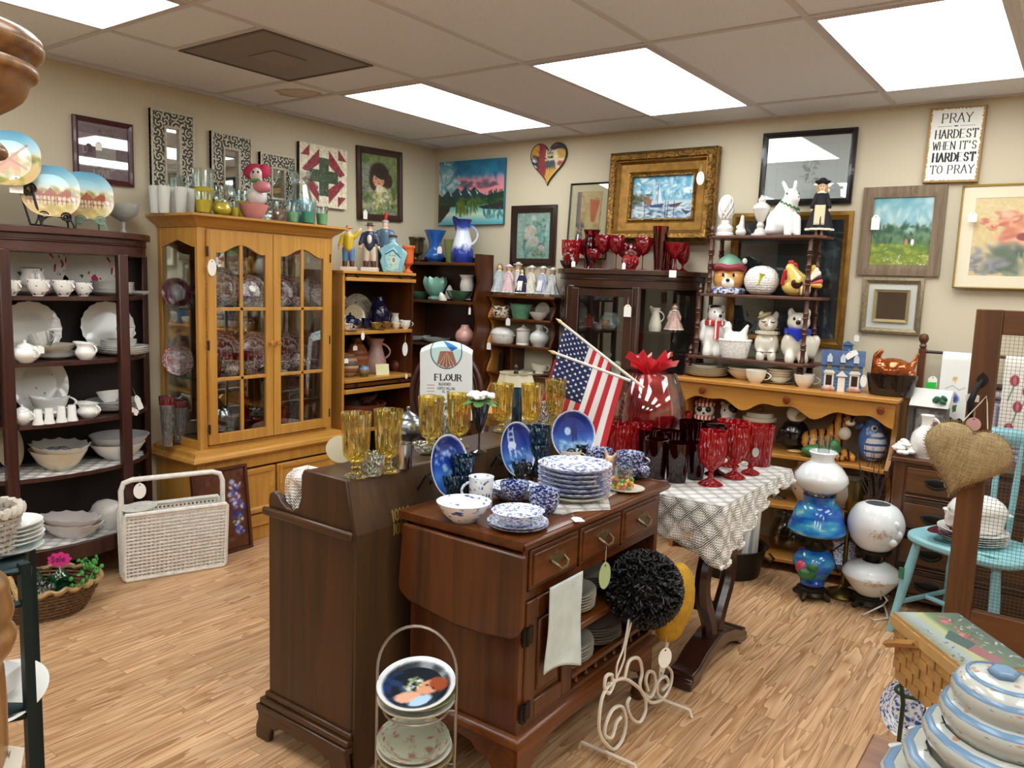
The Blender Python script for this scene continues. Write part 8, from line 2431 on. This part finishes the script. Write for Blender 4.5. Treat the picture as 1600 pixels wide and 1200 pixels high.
ware('teapot',(2.12,-2.481,0.9,0.128,0.128),mat('8d9499',.25,.9),'pewter teapot with a domed lid in the dry sink','teapot',.5,'pewter_teapot')
ware('cut_vase',(2.14,-2.305,0.86,0.081,0.168),CUT,'cut glass vase between the third and fourth amber goblets','vase',name='cut_crystal_vase')
ware('bowl',(2.32,-2.597,0.903,0.106,0.038),CUT,'low cut glass dish beside the third amber goblet','bowl',name='cut_dish')
ware('cut_tumbler',(2.27,-1.832,0.903,0.084,0.09),CUT,'short clear glass behind the far amber goblets','tumbler',name='cut_glass_tumbler')
ware('tumbler',(2.16,-1.873,0.9,0.053,0.144),thin_glass('1f7fa0',body=.3),'turquoise blue glass beside the lampshade','vase',name='turquoise_glass')
ware('bowl',(2.12,-1.983,0.9,0.146,0.057),mat('d9a860',.4,var=.4,bscale=8),'orange and yellow fruit-painted bowl in the dry sink','bowl',name='fruit_bowl')
o = make('oval_sign_card',G().prism([(.045 * cos(a),.035 * sin(a) * 1.2) for a in np.linspace(0,2 * pi,30,endpoint=False)],-.001,.001,'y'),mat('ded9bd',.8)); o.location = (2.237,-2.901,0.953); o.rotation_euler = (0,0,.6)
tag(o,'large cream oval card standing behind the first amber goblet','card')
wl = .737
bx = make('red_box',G().box(2.08,-2.93,wl,2.19,-2.70,.79),mat('7a1a20',.4),bev=.006); tag(bx,'dark red box at the bottom of the dry sink well','box')
bk = thing('brown_wicker_tray','brown woven tray basket stacked on the red box','basket',(2.13,-2.80,.791))
make('woven_side',G().sweep([(0,0),(.006,.0),(.014,.06),(.008,.06)],[(-.055,-.12),(.055,-.12),(.055,.12),(-.055,.12)],True),bands('brown_weave',['8a5f35','5d3a1e'],2,110,.7,.6),bk)
make('base',G().box(-.058,-.122,0,.058,.122,.004),mat('6a4526',.7),bk,smooth=False)
bo = make('booklet',G().box(2.085,-2.83,.855,2.20,-2.60,.862),mat('dfe4ea',.5),smooth=False); tag(bo,'pale booklet lying on the brown woven tray','booklet'); make('dark_cover',G().box(2.083,-2.832,.852,2.202,-2.598,.855),mat('1f2c48',.5),bo,smooth=False)
lc = make('crochet_runner',G().grid(16,40,lambda u,v: (2.105 + .085 * u + .008 * sin(7 * v),-3.0 + .05 * max(0,1 - v * 2.2) + .012 * sin(9 * u) * v + .03 * (v < .4) * (1 - v / .4),.885 - .115 * max(0,(v - .3) / .7) ** 1.1)),LACE,solid=.002); tag(lc,'white crochet runner hanging over the dip of the dry sink side','runner')

# ------------------------------------------------------------------ lace table: ruby glass, flags, snifter
def drop(k,L0):
 return L0 * (1 + .05 * abs(sin(k * 24)) )
top = G().grid(20,24,lambda u,v: (2.42 + .65 * u,-1.88 + .79 * v,.7205 + .0015 * sin(9 * u) * sin(8 * v)))
def side_x(u,v):
 y = -1.88 + .79 * u
 L0 = .045 + .175 * max(0,1 - u / .62)
 k = max(0,1 - u * 12)
 return (3.068 + (.014 * sin(40 * u) * (1 - k) + .012) * v,y + .01 * v * sin(17 * u) - .012 * v * k - .004 * k,.7205 - drop(u,L0) * v)
def side_y(u,v):
 x = 3.07 - .65 * u
 L0 = .045 + .175 * max(0,1 - u / .8)
 k = max(0,1 - u * 12)
 return (x + .01 * v * sin(15 * u) + .012 * v * k - .002 * k,-1.884 - (.012 * sin(22 * u) * (1 - k) + .012 * k) * v,.7205 - drop(u,L0) * v)
top.grid(60,8,side_x).grid(50,8,side_y)
hem = [side_x(i / 120,1) for i in range(121)]
top.tube([(p[0] + .004 * sin(i * 1.1),p[1],p[2] + .006 * sin(i * 1.1)) for i,p in enumerate(hem)],.007,5)
lt = make('lace_tablecloth',top,LACE,solid=.0012); tag(lt,'white crocheted tablecloth draping over the corner of the lyre table','tablecloth')
for kind,q,m,lab,nm in (('goblet',(2.911,-1.61,0.722,0.11,0.21),RUBY_D,'ruby goblet at the table corner, nearest the aisle','ruby_goblet'),('goblet',(2.938,-1.428,0.722,0.104,0.208),RUBY_D,'ruby goblet, second from the corner','ruby_goblet'),('footed',(2.964,-1.312,0.722,0.091,0.208),RUBY_D,'straight-sided ruby goblet with the pale oval tag','ruby_goblet'),('tumbler',(2.948,-1.133,0.722,0.095,0.178),RUBY_D,'ruby tumbler at the far end of the lace','ruby_tumbler'),
      ('goblet',(2.864,-1.44,0.722,0.105,0.205),RUBY_X,'dark ruby goblet directly behind the corner one','ruby_goblet'),('compote',(2.846,-1.235,0.722,0.133,0.2),RUBY_D,'wide ruby compote behind the goblets','ruby_compote'),('tumbler',(2.705,-1.669,0.722,0.097,0.158),RUBY_X,'near-black ruby tumbler beside the willow cups','dark_tumbler'),('tumbler',(2.789,-1.659,0.722,0.096,0.156),RUBY_X,'near-black ruby tumbler in the front row, middle','dark_tumbler'),('tumbler',(2.828,-1.564,0.722,0.082,0.149),RUBY_X,'slim near-black ruby tumbler beside the corner goblet','dark_tumbler'),
      ('tumbler',(2.578,-1.482,0.722,0.098,0.159),RUBY_X,'near-black ruby tumbler in the second row by the bucket','dark_tumbler'),('tumbler',(2.659,-1.452,0.722,0.098,0.158),RUBY_X,'near-black ruby tumbler in the middle of the second row','dark_tumbler'),('tumbler',(2.714,-1.365,0.722,0.104,0.198),RUBY_X,'tall near-black ruby tumbler in the second row','dark_tumbler'),('tumbler',(2.732,-1.244,0.722,0.113,0.175),RUBY_X,'wide near-black ruby tumbler behind the goblets','dark_tumbler'),('tumbler',(2.568,-1.149,0.722,0.101,0.195),RUBY_D,'tall ruby tumbler by the pink candies','ruby_tumbler'),
      ('tumbler',(2.472,-1.571,0.722,0.126,0.18),RUBY_D,'wide ruby ice bucket glass beside the flag','ruby_bucket'),('tumbler',(2.513,-1.462,0.722,0.117,0.167),RUBY_D,'second wide ruby bucket glass, before the big bowl','ruby_bucket')):
 ware(kind,q,m,lab,'glassware',name=nm)
q = (2.964,-1.312,0.722,0,0)
price_tag((q[0] + .028,q[1] - .036,.842),'pale oval tag hanging on the straight ruby goblet',.6,.04,.028,True,mat('a9b8b0',.7))
r = ware('snifter',(2.43,-1.211,0.722,0.364,0.358),thin_glass('f2dada',refl=.8),'giant glass snifter stuffed with red tissue under a red bow','bowl',name='giant_snifter')
o = make('red_tissue',limbs([],[((.0,0,.42),(.40,.40,.34))] + [((.27 * cos(i * 2.4),.27 * sin(i * 2.4),.5 + .08 * (i % 4)),(.13,.13,.12)) for i in range(16)] + [((0,0,.85),(.2,.2,.16))]),mat('b5202c',.5,bump=.8,bscale=14),rem=.03); o.location = r.location; o.scale = r.scale
tag(o,'crumpled red tissue filling the giant snifter','tissue')
g = G()
for i in range(9):
 a = i * .9
 c_,s_2 = cos(a),sin(a)
 k = .05 + .03 * (i % 3)
 g.grid(8,4,lambda u,v: (c_ * k * u - s_2 * (v - .5) * .07 * (.3 + u),s_2 * k * u + c_ * (v - .5) * .07 * (.3 + u),.07 * u * (1 + .4 * (i % 2)) - .03 * u * u + .012 * sin(9 * v + i)))
o = make('red_bow',g,thin_glass('e03a44',body=.75,refl=.15)); o.location = (r.location.x,r.location.y,r.location.z + r.scale.z * .98); o.scale = (1.1,1.1,1.5); tag(o,'sheer red ribbon bow on the giant snifter','bow')
ware('bowl_scallop',(2.618,-1.119,0.722,0.13,0.1),mat('eeebe6',.7),'white ruffled dish holding pink sweets','bowl',name='ruffled_dish')
for i in range(5):
 q = (2.652,-1.216,0.76,0,0); o = make('pink_sweet',G().ell((0,0,0),.016,10),mat('d98a98',.3)); o.location = (q[0] + .025 * cos(i * 1.3),q[1] + .025 * sin(i * 1.3),.765 + .008 * (i % 2)); tag(o,('pink sweet at the snifter side of the ruffled dish','pink sweet at the back of the ruffled dish','pink sweet in the middle of the ruffled dish','pink sweet at the front of the ruffled dish','pink sweet at the panda side of the ruffled dish')[i],'sweet','pink sweets in the ruffled dish')
def star(cx,cy,r,k=.38):
 return [(cx + r * (1 if i % 2 == 0 else k) * sin(pi * i / 5) * .66,cy - r * (1 if i % 2 == 0 else k) * cos(pi * i / 5)) for i in range(10)]
cv = CV(220,145,'ece8e6')
for i in range(7):
 cv.rect(0,2 * i / 13,1,(2 * i + 1) / 13,'c02a33')
cv.rect(0,0,.42,7 / 13,'1b2553')
for i in range(9):
 for j in range(6 if i % 2 == 0 else 5):
  cv.poly(star(.035 + .07 * j + (.035 if i % 2 else 0),.03 + .06 * i,.027),'eef0f2')
def flag(lab,tip,end,fly,loc_d,seed,h0,h1):
 r = thing('small_flag',lab,'flag',tip)
 A,B,F_ = Vector(tip),Vector(end),Vector(fly)
 P0,P1 = A.lerp(B,h0),A.lerp(B,h1)
 nrm = Vector((.58,-.8,.1))
 def fn(u,v):
  p = P0.lerp(P1,v) + F_ * u
  k = u ** .7
  p = p + nrm * (.022 * k * sin(9 * v + 3 * u + seed) + .008 * k * sin(21 * v + seed)) + (P1 - P0) * (-.08 * u * sin(pi * v))
  return p
 canvas('cloth',cv,fn,painted(.85),r,world=True)
 make('staff',G().tube([A,B],.006,8),mat('ded8cc',.4),r,world=True)
 make('spear_tip',G().tube([A - (B - A).normalized() * .035,A - (B - A).normalized() * .012,A],[.001,.008,.006],8),mat('d0b878',.3),r,world=True)
flag('American flag on the longer white staff, behind the other flag',(2.204,-1.624,1.31),(2.571,-1.547,1.061),tuple(Vector((2.161,-1.712,0.948)) - Vector((2.211,-1.623,1.291))),0,.6,.04,.62)
flag('American flag in front, with its staff near level',(2.228,-1.702,1.186),(2.551,-1.631,1.095),tuple(Vector((2.195,-1.81,0.804)) - Vector((2.229,-1.702,1.177))),0,2.2,.03,.92)
lp = thing('table_lamp','small table lamp with a cream panelled shade behind the amber goblets','lamp',(1.86,-1.47,.718))
make('base',G().lathe([(0,0),(.05,0),(.05,.01),(.02,.03),(.03,.06),(.015,.1),(.012,.30),(0,.30)],20),DBRASS,lp)
make('lamp_shade',G().lathe([(.135,.13),(.075,.33)],8),mat('d8d0b4',.8),lp,smooth=False,solid=.003)
make('shade_trim',G().lathe([(.075,.325),(.079,.335),(.073,.335)],24),mat('c2b896',.8),lp)
make('finial',G().lathe([(0,.30),(.008,.31),(.012,.335),(.006,.35),(.01,.36),(0,.375)],12),mat('241f1a',.4),lp)

# flour towel over the chair back
cv = CV(180,225,'dfe5e4')
cv.ell(.5,.1,.3,.25,'1c2436',soft=.02).ell(.5,.1,.285,.238,'bfe0dd',soft=.02).poly([(.38,.12),(.62,.12),(.7,.28),(.5,.34),(.32,.28)],'9a6a58').poly([(.42,0),(.72,.06),(.6,.12)],'2a6ab4')
for i in range(9):
 cv.line([(.5,.14),(.34 + .04 * i,.32)],.008,('d8b89a','6a3f34')[i % 2])
cv.text(.28,.42,.075,'FLOUR',.02,.008,'17181c',.9,.25).text(.36,.53,.03,'BLEACHED',.005,col='33343a',cw=.6).text(.33,.585,.03,'CORTEZ MILLING',.004,col='4a4044',cw=.55).text(.42,.63,.024,'CO., INC.',.004,col='4a4044').text(.28,.74,.06,'BLUE BIRD',.014,.007,'3a2a34',.68,.2)
for y in (.56,.6,.64,.68):
 cv.line([(.14,y),(.27,y)],.012,'c09aa4')
cv.rect(.03,.82,.97,1,'e0d6b8').rect(.05,.83,.3,1,'6a1626').poly([(.6,.92),(.9,.82),(.97,.82),(.97,1),(.55,1)],'a8442f').dabs(14,.35,.84,.7,.95,['8a8a4a','a8442f','e8dfc4'],.01,.02)
sn,cs = sin(rad(36)),cos(rad(36))
def tw_(u,v):
 x = -.155 + .31 * u + .012 * (v - .5)
 z = .30 + .795 + .02 - .46 * v - .05 * (2 * u - 1) ** 2 * max(0,1 - 2.5 * v)
 y = -.045 + .06 * (z - .5) - .008 * sin(7 * u + 2 * v)
 if v < .06:
  y += (.06 - v) * 1.2
 return (.98 + x * cs - y * sn,-.95 + x * sn + y * cs,z)
o = canvas('flour_towel',cv,tw_,painted(.85),solid=.002); tag(o,'white flour sack towel draped over the oval chair back','towel')

# ------------------------------------------------------------------ hat stand, plate rack
WI = mat('d8d0bf',.45)
hs = thing('scroll_hat_stand','cream scrolled wire hat stand in front of the server','hat stand',(2.96,-2.24,0))
SC = [[(2.96,-2.479,0.086),(2.96,-2.503,0.135),(2.96,-2.502,0.203),(2.96,-2.479,0.245),(2.96,-2.415,0.253),(2.96,-2.331,0.223),(2.96,-2.207,0.125),(2.96,-2.179,0.056),(2.96,-2.218,0.027),(2.96,-2.282,0.068),(2.96,-2.321,0.133),(2.96,-2.305,0.151)],
      [(2.96,-2.415,0.253),(2.96,-2.449,0.227),(2.96,-2.48,0.256),(2.96,-2.475,0.292),(2.96,-2.438,0.281),(2.96,-2.435,0.248),(2.96,-2.456,0.261)],
      [(2.96,-2.479,0.086),(2.96,-2.402,0.017),(2.96,-2.343,0.022),(2.96,-2.323,0.077),(2.96,-2.356,0.14),(2.96,-2.417,0.16),(2.96,-2.459,0.132),(2.96,-2.463,0.094),(2.96,-2.416,0.065),(2.96,-2.39,0.101),(2.96,-2.361,0.107)],
      [(2.96,-2.35,0.235),(2.96,-2.325,0.284),(2.96,-2.256,0.266),(2.96,-2.226,0.208),(2.96,-2.233,0.154),(2.96,-2.147,0.067),(2.96,-2.047,0.037),(2.96,-1.987,0.06),(2.96,-1.984,0.112),(2.96,-2.049,0.164),(2.96,-2.072,0.147)],
      [(2.96,-2.207,0.125),(2.96,-2.149,0.085),(2.96,-2.113,0.112),(2.96,-2.129,0.163),(2.96,-2.176,0.188),(2.96,-2.192,0.163),(2.96,-2.168,0.118)],
      [(2.96,-2.047,0.037),(2.96,-2.094,0.078),(2.96,-2.089,0.121),(2.96,-2.032,0.114),(2.96,-2.006,0.077),(2.96,-2.052,0.07)]]
for s in SC:
 P_('scroll',G().tube(smooth_path(s),.006,6),WI,hs)
for a,b2 in (((2.96,-2.407,0.256),(2.96,-2.331,0.411)),((2.96,-2.078,0.116),(2.96,-2.022,0.27))):
 a,b2 = Vector(a),Vector(b2)
 for s in (-1,1):
  P_('prong',G().tube(smooth_path([a,a.lerp(b2,.3) + Vector((0,s * .022,0)),a.lerp(b2,.6) + Vector((0,s * .006,0)),b2 + Vector((0,s * .012,.02))]),.0035,6),WI,hs)
for p,e1,e2 in (((2.96,-2.448,0.059),(2.86,0),(3.06,0)),((2.96,-2.041,0.029),(2.88,.0),(3.07,0))):
 P_('foot',G().tube([(2.86,p[1],.004),(2.87,p[1],.028),(2.96,p[1],.03),(3.06,p[1],.028),(3.07,p[1],.004)],.006,7),WI,hs)
g = G()
hc = Vector((2.955,-2.235,.497))
for i in range(1500):
 z_ = 1 - 2 * (i + .5) / 1500
 a = i * 2.39996
 q_ = math.sqrt(1 - z_ * z_)
 d = Vector((q_ * cos(a),q_ * sin(a),z_))
 t1,t2 = frame_of(d)
 w = t1 * RND.uniform(-1,1) + t2 * RND.uniform(-1,1)
 k = .105
 p = hc + d * k
 g.tube([p,p + d * .022 + w * .012,p + d * .014 + w * .026],[.003,.0045,.002],4)
o = make('shaggy_hat',g,mat('08080a',.45)); make('crown',G().ell(tuple(hc),.106),mat('08080a',.6),o)
tag(o,'black shaggy loop hat on the wire hat stand','hat')
o = make('yellow_hat',limbs([],[((2.99,-2.06,.42),(.06,.105,.13)),((2.985,-2.08,.34),(.05,.08,.07))]),mat('b58a1c',.9,bump=.9,var=.25,bscale=40),rem=.012); tag(o,'mustard yellow plush hat behind the black one','hat')
price_tag((3.03,-2.207,0.308),'white oval tag hanging under the yellow hat',1.0,.07,.05,True)
pk = thing('tiered_plate_rack','silver wire three-tier plate rack with an arched handle','plate rack',(2.72,-3.065,0),.55)
RW = mat('a39a90',.3,.8)
make('frame',G().tube([(-.105,0,0),(-.105,0,.46)] + [(-.105 * cos(a),0,.46 + .125 * sin(a)) for a in np.linspace(.15,pi - .15,16)] + [(.105,0,.46),(.105,0,0)],.004,7),RW,pk)
for z in (.06,.21,.36):
 make('tier_ring',G().tube([(.085 * cos(a),.085 * sin(a),z) for a in np.linspace(0,2 * pi,30,endpoint=False)],.003,6,True).tube([(-.105,0,z),(-.085,0,z)],.003,6).tube([(.105,0,z),(.085,0,z)],.003,6),RW,pk)
cvg = CV(90,90,'17222c')
cvg.dabs(30,0,.1,.5,.6,['2a4a8a','223a6a','101820'],.06,.14).ell(.62,.6,.17,.12,'d99a7a').ell(.76,.62,.12,.13,'9a4a2a').ell(.62,.56,.02,.015,'1a1a1a').ell(.66,.65,.02,.015,'1a1a1a').ell(.32,.62,.17,.1,'dca58c',.4).ell(.42,.76,.16,.08,'a9c8e0').dabs(26,.35,.35,.6,.55,['e3e6cf','8fa86a','f0f0e6'],.02,.04)
cvg.put((np.hypot(cvg.X - .5,cvg.Y - .5) - .41) * 25,'dfe4e6')
for i,z in enumerate((.365,.385)):
 ware('plate',(2.72,-3.065,z,.205,0),(china('d9d6cc'),china('7d8a5a'))[i],('white plate at the bottom of the top tier of the rack','green-bordered plate under the portrait plate')[i],'plate',hk=.12,name='rack_plate')
pp = picture_plate('portrait_plate','collector plate with a child holding white flowers, top of the rack',cvg,(2.72,-3.065,.412),.205,(.16,.16,-.35),back='e9e6de')
for zt,labs,ms in ((.215,('olive-rimmed plate at the bottom of the middle tier','pale braided-rim plate in the middle tier','green floral plate on top of the middle tier'),(china('8a7f5a'),china('d5d2c8'),transfer('faded_floral','a9ae98','9a6a60',5,.45,.06))),(.065,('white plate at the bottom of the lowest tier','navy plate on top of the lowest tier'),(WHITE,transfer('navy_plate','2f4a86','131c4a',5,.5,.06)))):
 for i,(lb,m_) in enumerate(zip(labs,ms)):
  ware('plate',(2.72 - .004 * i,-3.065,zt + .019 * i,.205 - .006 * i,0),m_,lb,'plate',hk=.12,name='rack_plate',tilt=(.05 * i,.05 * i))
price_tag((2.805,-3.12,.20),'cream tag hanging from the middle tier of the rack',.6,.05,.03)

# ------------------------------------------------------------------ near corner: casseroles, picnic basket
TBL = wood('side_table_wood','5a3620','8a5a36','x',.4)
st = thing('side_table','brown wooden side table holding the stacked stoneware dishes','table',(4.05,-3.06,0))
make('tabletop',G().box(3.775,-3.36,.575,4.36,-2.86,.60),TBL,st,bev=.005,world=True)
for x in (3.81,4.32):
 for y in (-3.32,-2.9):
  make('leg',G().box(x - .02,y - .02,0,x + .02,y + .02,.575),TBL,st,world=True)
STN = sprig('stoneware_spray','b4b7b0','b08a72','5f6a5a',5.0,.16)
BLB = mat('64829e',.25)
def dish(top):
 o = make('stoneware_dish',G().lathe([(0,0),(.40,0),(.44,.1),(.50,.55),(.50,.8),(.46,1),(.37,1.06),(.36,.6),(0,.5)],16,ex=.8),STN)
 make('blue_band',G().lathe([(.488,.86),(.464,1.01),(.44,1.03),(.43,.98)],16,ex=.8),BLB,o)
 for s in (-1,1):
  make('handle',G().box(s * .49 - .04,-.12,.5,s * .49 + .04,.12,.66),STN,o,bev=.02)
 if top:
  make('lid',G().lathe([(.46,.98),(.44,1.1),(.36,1.27),(.2,1.36),(0,1.38)],16,ex=.8),STN,o)
  make('lid_ring',G().lathe([(.37,1.25),(.36,1.31),(.33,1.34),(.33,1.28)],24,ex=.8),BLB,o)
  make('knob',G().lathe([(0,1.36),(.12,1.36),(.15,1.5),(.11,1.6),(0,1.62)],6),BLB,o)
 return o
for i,(r_,z) in enumerate(((.187,.60),(.152,.655),(.122,.71),(.098,.757),(.082,.797))):
 place(('dish',i == 4),lambda: dish(i == 4),(3.99,-3.05,z),(2 * r_,2 * r_,.052),(0,0,-.75),('largest stoneware dish at the bottom of the stepped pile','second largest stoneware dish of the stepped pile','middle stoneware dish of the stepped pile','fourth stoneware dish, under the lidded one','lidded stoneware dish with a blue knob on top of the pile')[i],'stoneware dish')
pb = thing('picnic_basket','woven splint picnic basket with a painted lid and swing handle','basket',(3.845,-2.11,.36),rad(-51.6))
SPL = mat('b58a52',.5,var=.3,bscale=14)
W2,D2_,H2 = .165,.095,.185
g = G()
for j in range(6):
 z0 = .004 + j * H2 / 6
 k = .9 + .1 * j / 5
 for s in range(9):
  for (ax,sg) in ((0,-1),(0,1)):
   x0 = (-1 + 2 * s / 9) * W2 * k
   o_ = .004 * (1 if (s + j) % 2 else -.2)
   g.box(x0,sg * D2_ * k - .002 + sg * o_,z0,x0 + 2 * W2 * k / 9 - .001,sg * D2_ * k + .002 + sg * o_,z0 + H2 / 6 - .002)
 for s in range(5):
  for sg in (-1,1):
   y0 = (-1 + 2 * s / 5) * D2_ * k
   o_ = .004 * (1 if (s + j) % 2 else -.2)
   g.box(sg * W2 * k - .002 + sg * o_,y0,z0,sg * W2 * k + .002 + sg * o_,y0 + 2 * D2_ * k / 5 - .001,z0 + H2 / 6 - .002)
g.box(-W2 * .9,-D2_ * .9,0,W2 * .9,D2_ * .9,.004)
make('woven_body',g,SPL,pb,smooth=False)
make('rim_band',G().sweep([(.0,H2 - .03),(.008,H2 - .03),(.008,H2),(.0,H2)],[(-W2,-D2_),(W2,-D2_),(W2,D2_),(-W2,D2_)],True),mat('c09a62',.45,var=.15,bscale=10),pb,smooth=False)
cv = CV(120,70,'59706a')
cv.grad([(0,'4a5a58'),(.5,'5f7a5a'),(.6,'a9ab78'),(.8,'8f9fa8'),(1,'7d7a5a')]).dabs(70,0,0,1,.4,['dfe3d8','3f5a48','2f4038','c9d0c4'],.01,.03).dabs(30,.1,.3,.6,.5,['a84a58','c9707a','7d3a44'],.02,.05).poly([(.35,.5),(.6,.38),(.7,.6),(.5,.72)],'3f5a58').poly([(.62,.4),(.88,.3),(.93,.5),(.7,.62)],'8a5a60').dabs(40,.3,.75,1,1,['4a4a38','b9b08a','6a6a4a'],.01,.025)
canvas('painted_lid',cv,lambda u,v: ((u - .5) * 2.06 * W2,(.5 - v) * 2.06 * D2_,H2 + .009),painted(.4,.3),pb)
make('lid',G().box(-W2 * 1.03,-D2_ * 1.03,H2,W2 * 1.03,D2_ * 1.03,H2 + .008),mat('b99058',.45),pb,smooth=False)
make('swing_handle',G().tube([(-.02,-D2_ - .014,H2 - .02),(-.09,-D2_ - .02,H2 - .05),(-.16,-D2_ - .02,H2 - .085),(-W2 - .03,-D2_ * .6,H2 - .10),(-W2 - .035,0,H2 - .10),(-W2 - .03,D2_ * .6,H2 - .10),(-.09,D2_ + .014,H2 - .05),(-.02,D2_ + .014,H2 - .02)],.011,4),mat('a8763c',.45),pb)
for s in (-1,1):
 make('rivet',G().ell((-.02,s * (D2_ + .022),H2 - .02),(.006,.003,.006),10),BRASS,pb)
cr = thing('wooden_crate','dark wooden crate under the picnic basket','crate',(3.90,-2.13,0),rad(-51.6))
make('box',G().box(-.09,-.085,0,.14,.085,.357),mat('2b2320',.7),cr,smooth=False,bev=.004)
gr = thing('green_wire_rack','dark green metal rack holding a blue and white platter below the picnic basket','rack',(3.707,-1.759,0),.7)
GM = mat('2f3f2a',.4,.4)
for x in (-.07,.0,.07):
 make('strap',G().tube([(x,-.05,0),(x * 1.15,-.07,.2),(x * 1.1,-.02,.33)],.008,4),GM,gr)
make('ring',G().tube([(.08 * cos(a),-.03 + .05 * sin(a),.22) for a in np.linspace(0,2 * pi,24,endpoint=False)],.006,6,True),GM,gr)
q = (3.707,-1.759,0)
ware('plate',(q[0],q[1] + .015,.13,.2,0),BLUE_T,'blue and white platter standing in the green metal rack','platter',name='rack_platter',hk=.08,tilt=(1.2,0))
sb = wicker('straw_basket','round straw basket with dark contents behind the wire mesh',(4.14,-.93,.30),.12,.11,.13,mat('b99a63',.7,var=.3,bscale=60),mat('c2a874',.6),rows=12)
make('dark_lining',G().ell((0,0,.11),(.105,.095,.03)),mat('3a1f18',.7,bump=.8),sb)
sx_ = make('wooden_bench',G().box(3.98,-1.05,.28,4.4,-.85,.30).box(4.0,-1.04,0,4.02,-.86,.28).box(4.36,-1.04,0,4.38,-.86,.28),wood('bench_wood','7a5a3a','a98558','x',.6,0),bev=.003); tag(sx_,'pale wooden bench under the straw basket behind the mesh','bench')

# ------------------------------------------------------------------ near side: turned post, green stand
WAL = wood('turned_wood','5d3a1a','9a7040','z',.3,.4)
po = make('turned_post',G().lathe([(p.x,p.z) for p in smooth_path([(r_,0,z_) for r_,z_ in [(0,0),(.15,0),(.15,.04),(.06,.08),(.05,.5),(.054,.93),(.05,.98),(.062,1.0),(.068,1.02),(.062,1.035),(.066,1.05),(.062,1.075),(.06,1.09),(.044,1.11),(.042,1.14),(.046,1.30),(.055,1.50),(.058,1.59),(.078,1.598),(.08,1.607),(.07,1.618),(.05,1.63),(.07,1.645),(.098,1.665),(.107,1.685),(.114,1.69),(.114,1.70),(.105,1.703),(.118,1.712),(.122,1.722),(.115,1.735),(.09,1.742),(.03,1.75),(0,1.75)]],3)],96),WAL,ang=50)
po.location = (2.972,-4.1745,0); tag(po,'large turned wooden post with a moulded cap at the picture edge','post')
cv = CV(70,40,'cfcabd')
cv.text(.1,.2,.2,'AGE FARM',.035,col='4a463f',cw=.5).text(.3,.58,.2,'CUT',.035,col='4a463f',cw=.5)
o = canvas('paper_sign',cv,lambda u,v: tuple(Vector((2.978,-4.144,0.877)).lerp(Vector((3.016,-4.117,0.872)),u) + (Vector((3.036,-4.132,0.847)) - Vector((3.016,-4.117,0.872))) * v),painted(.8),solid=.001); tag(o,'cream paper card lettered in grey at the foot of the turned post','sign')
GS = mat('14282a',.4,.5)
gs = thing('green_metal_stand','dark green square-tube metal plant stand holding a wicker basket and plates','plant stand',(1.83,-3.73,0))
for x,y in ((1.945,-3.68),(1.685,-3.56),(1.865,-3.93),(1.605,-3.81)):
 make('leg',G().box(x - .012,y - .012,0,x + .012,y + .012,.735),GS,gs,world=True)
for z in (.715,.63,.33):
 make('shelf_frame',G().tube([(1.945,-3.68,z),(1.685,-3.56,z),(1.605,-3.81,z),(1.865,-3.93,z)],.010,4,True),GS,gs,world=True)
for z in (.722,.345):
 make('shelf_grid',G().add([(1.945,-3.68,z),(1.685,-3.56,z),(1.605,-3.81,z),(1.865,-3.93,z)],[(0,1,2,3)]),GS,gs,world=True,solid=.003)
stack('plate',5,(1.785,-3.64,.742,.15,0),WHITE,'white plate on the green metal stand, beside the handled basket','plate','plate',.1,.75)
ware('plate',(1.80,-3.66,.726,.17,0),china('cfdcdc'),'pale blue-white tray under the plates on the metal stand','plate',name='tray_plate',hk=.1)
wk = wicker('white_wicker_basket','whitewashed wicker basket with a gilt rope handle on the metal stand',(1.793,-3.711,0.726,0,0)[:3],.085,.085,.12,mat('a59c90',.7,var=.35,bscale=60),mat('b9b0a4',.6),rows=8,stakes=24)
make('rope_handle',G().tube([(.075 * cos(a) + .004 * cos(60 * a),.0 + .004 * sin(60 * a),.10 + .21 * sin(a)) for a in np.linspace(0,pi,120)],.007,5),mat('a8874a',.35,.6),wk)
ware('plate',(1.84,-3.70,.35,.22,0),WHITE,'white plate tilted on the lower shelf of the metal stand','plate',name='shelf_plate',hk=.08,tilt=(.3,.25))
o = make('recipe_box',G().box(-.05,-.035,0,.05,.035,.06),sprig('cherry_sprig','dfe0e0','8a3a48','5a5a64',9,.12),smooth=False,bev=.004); o.location = (1.84,-3.72,.385); o.rotation_euler = (.1,.15,.5); tag(o,'small white printed box on the lower shelf plate','box')
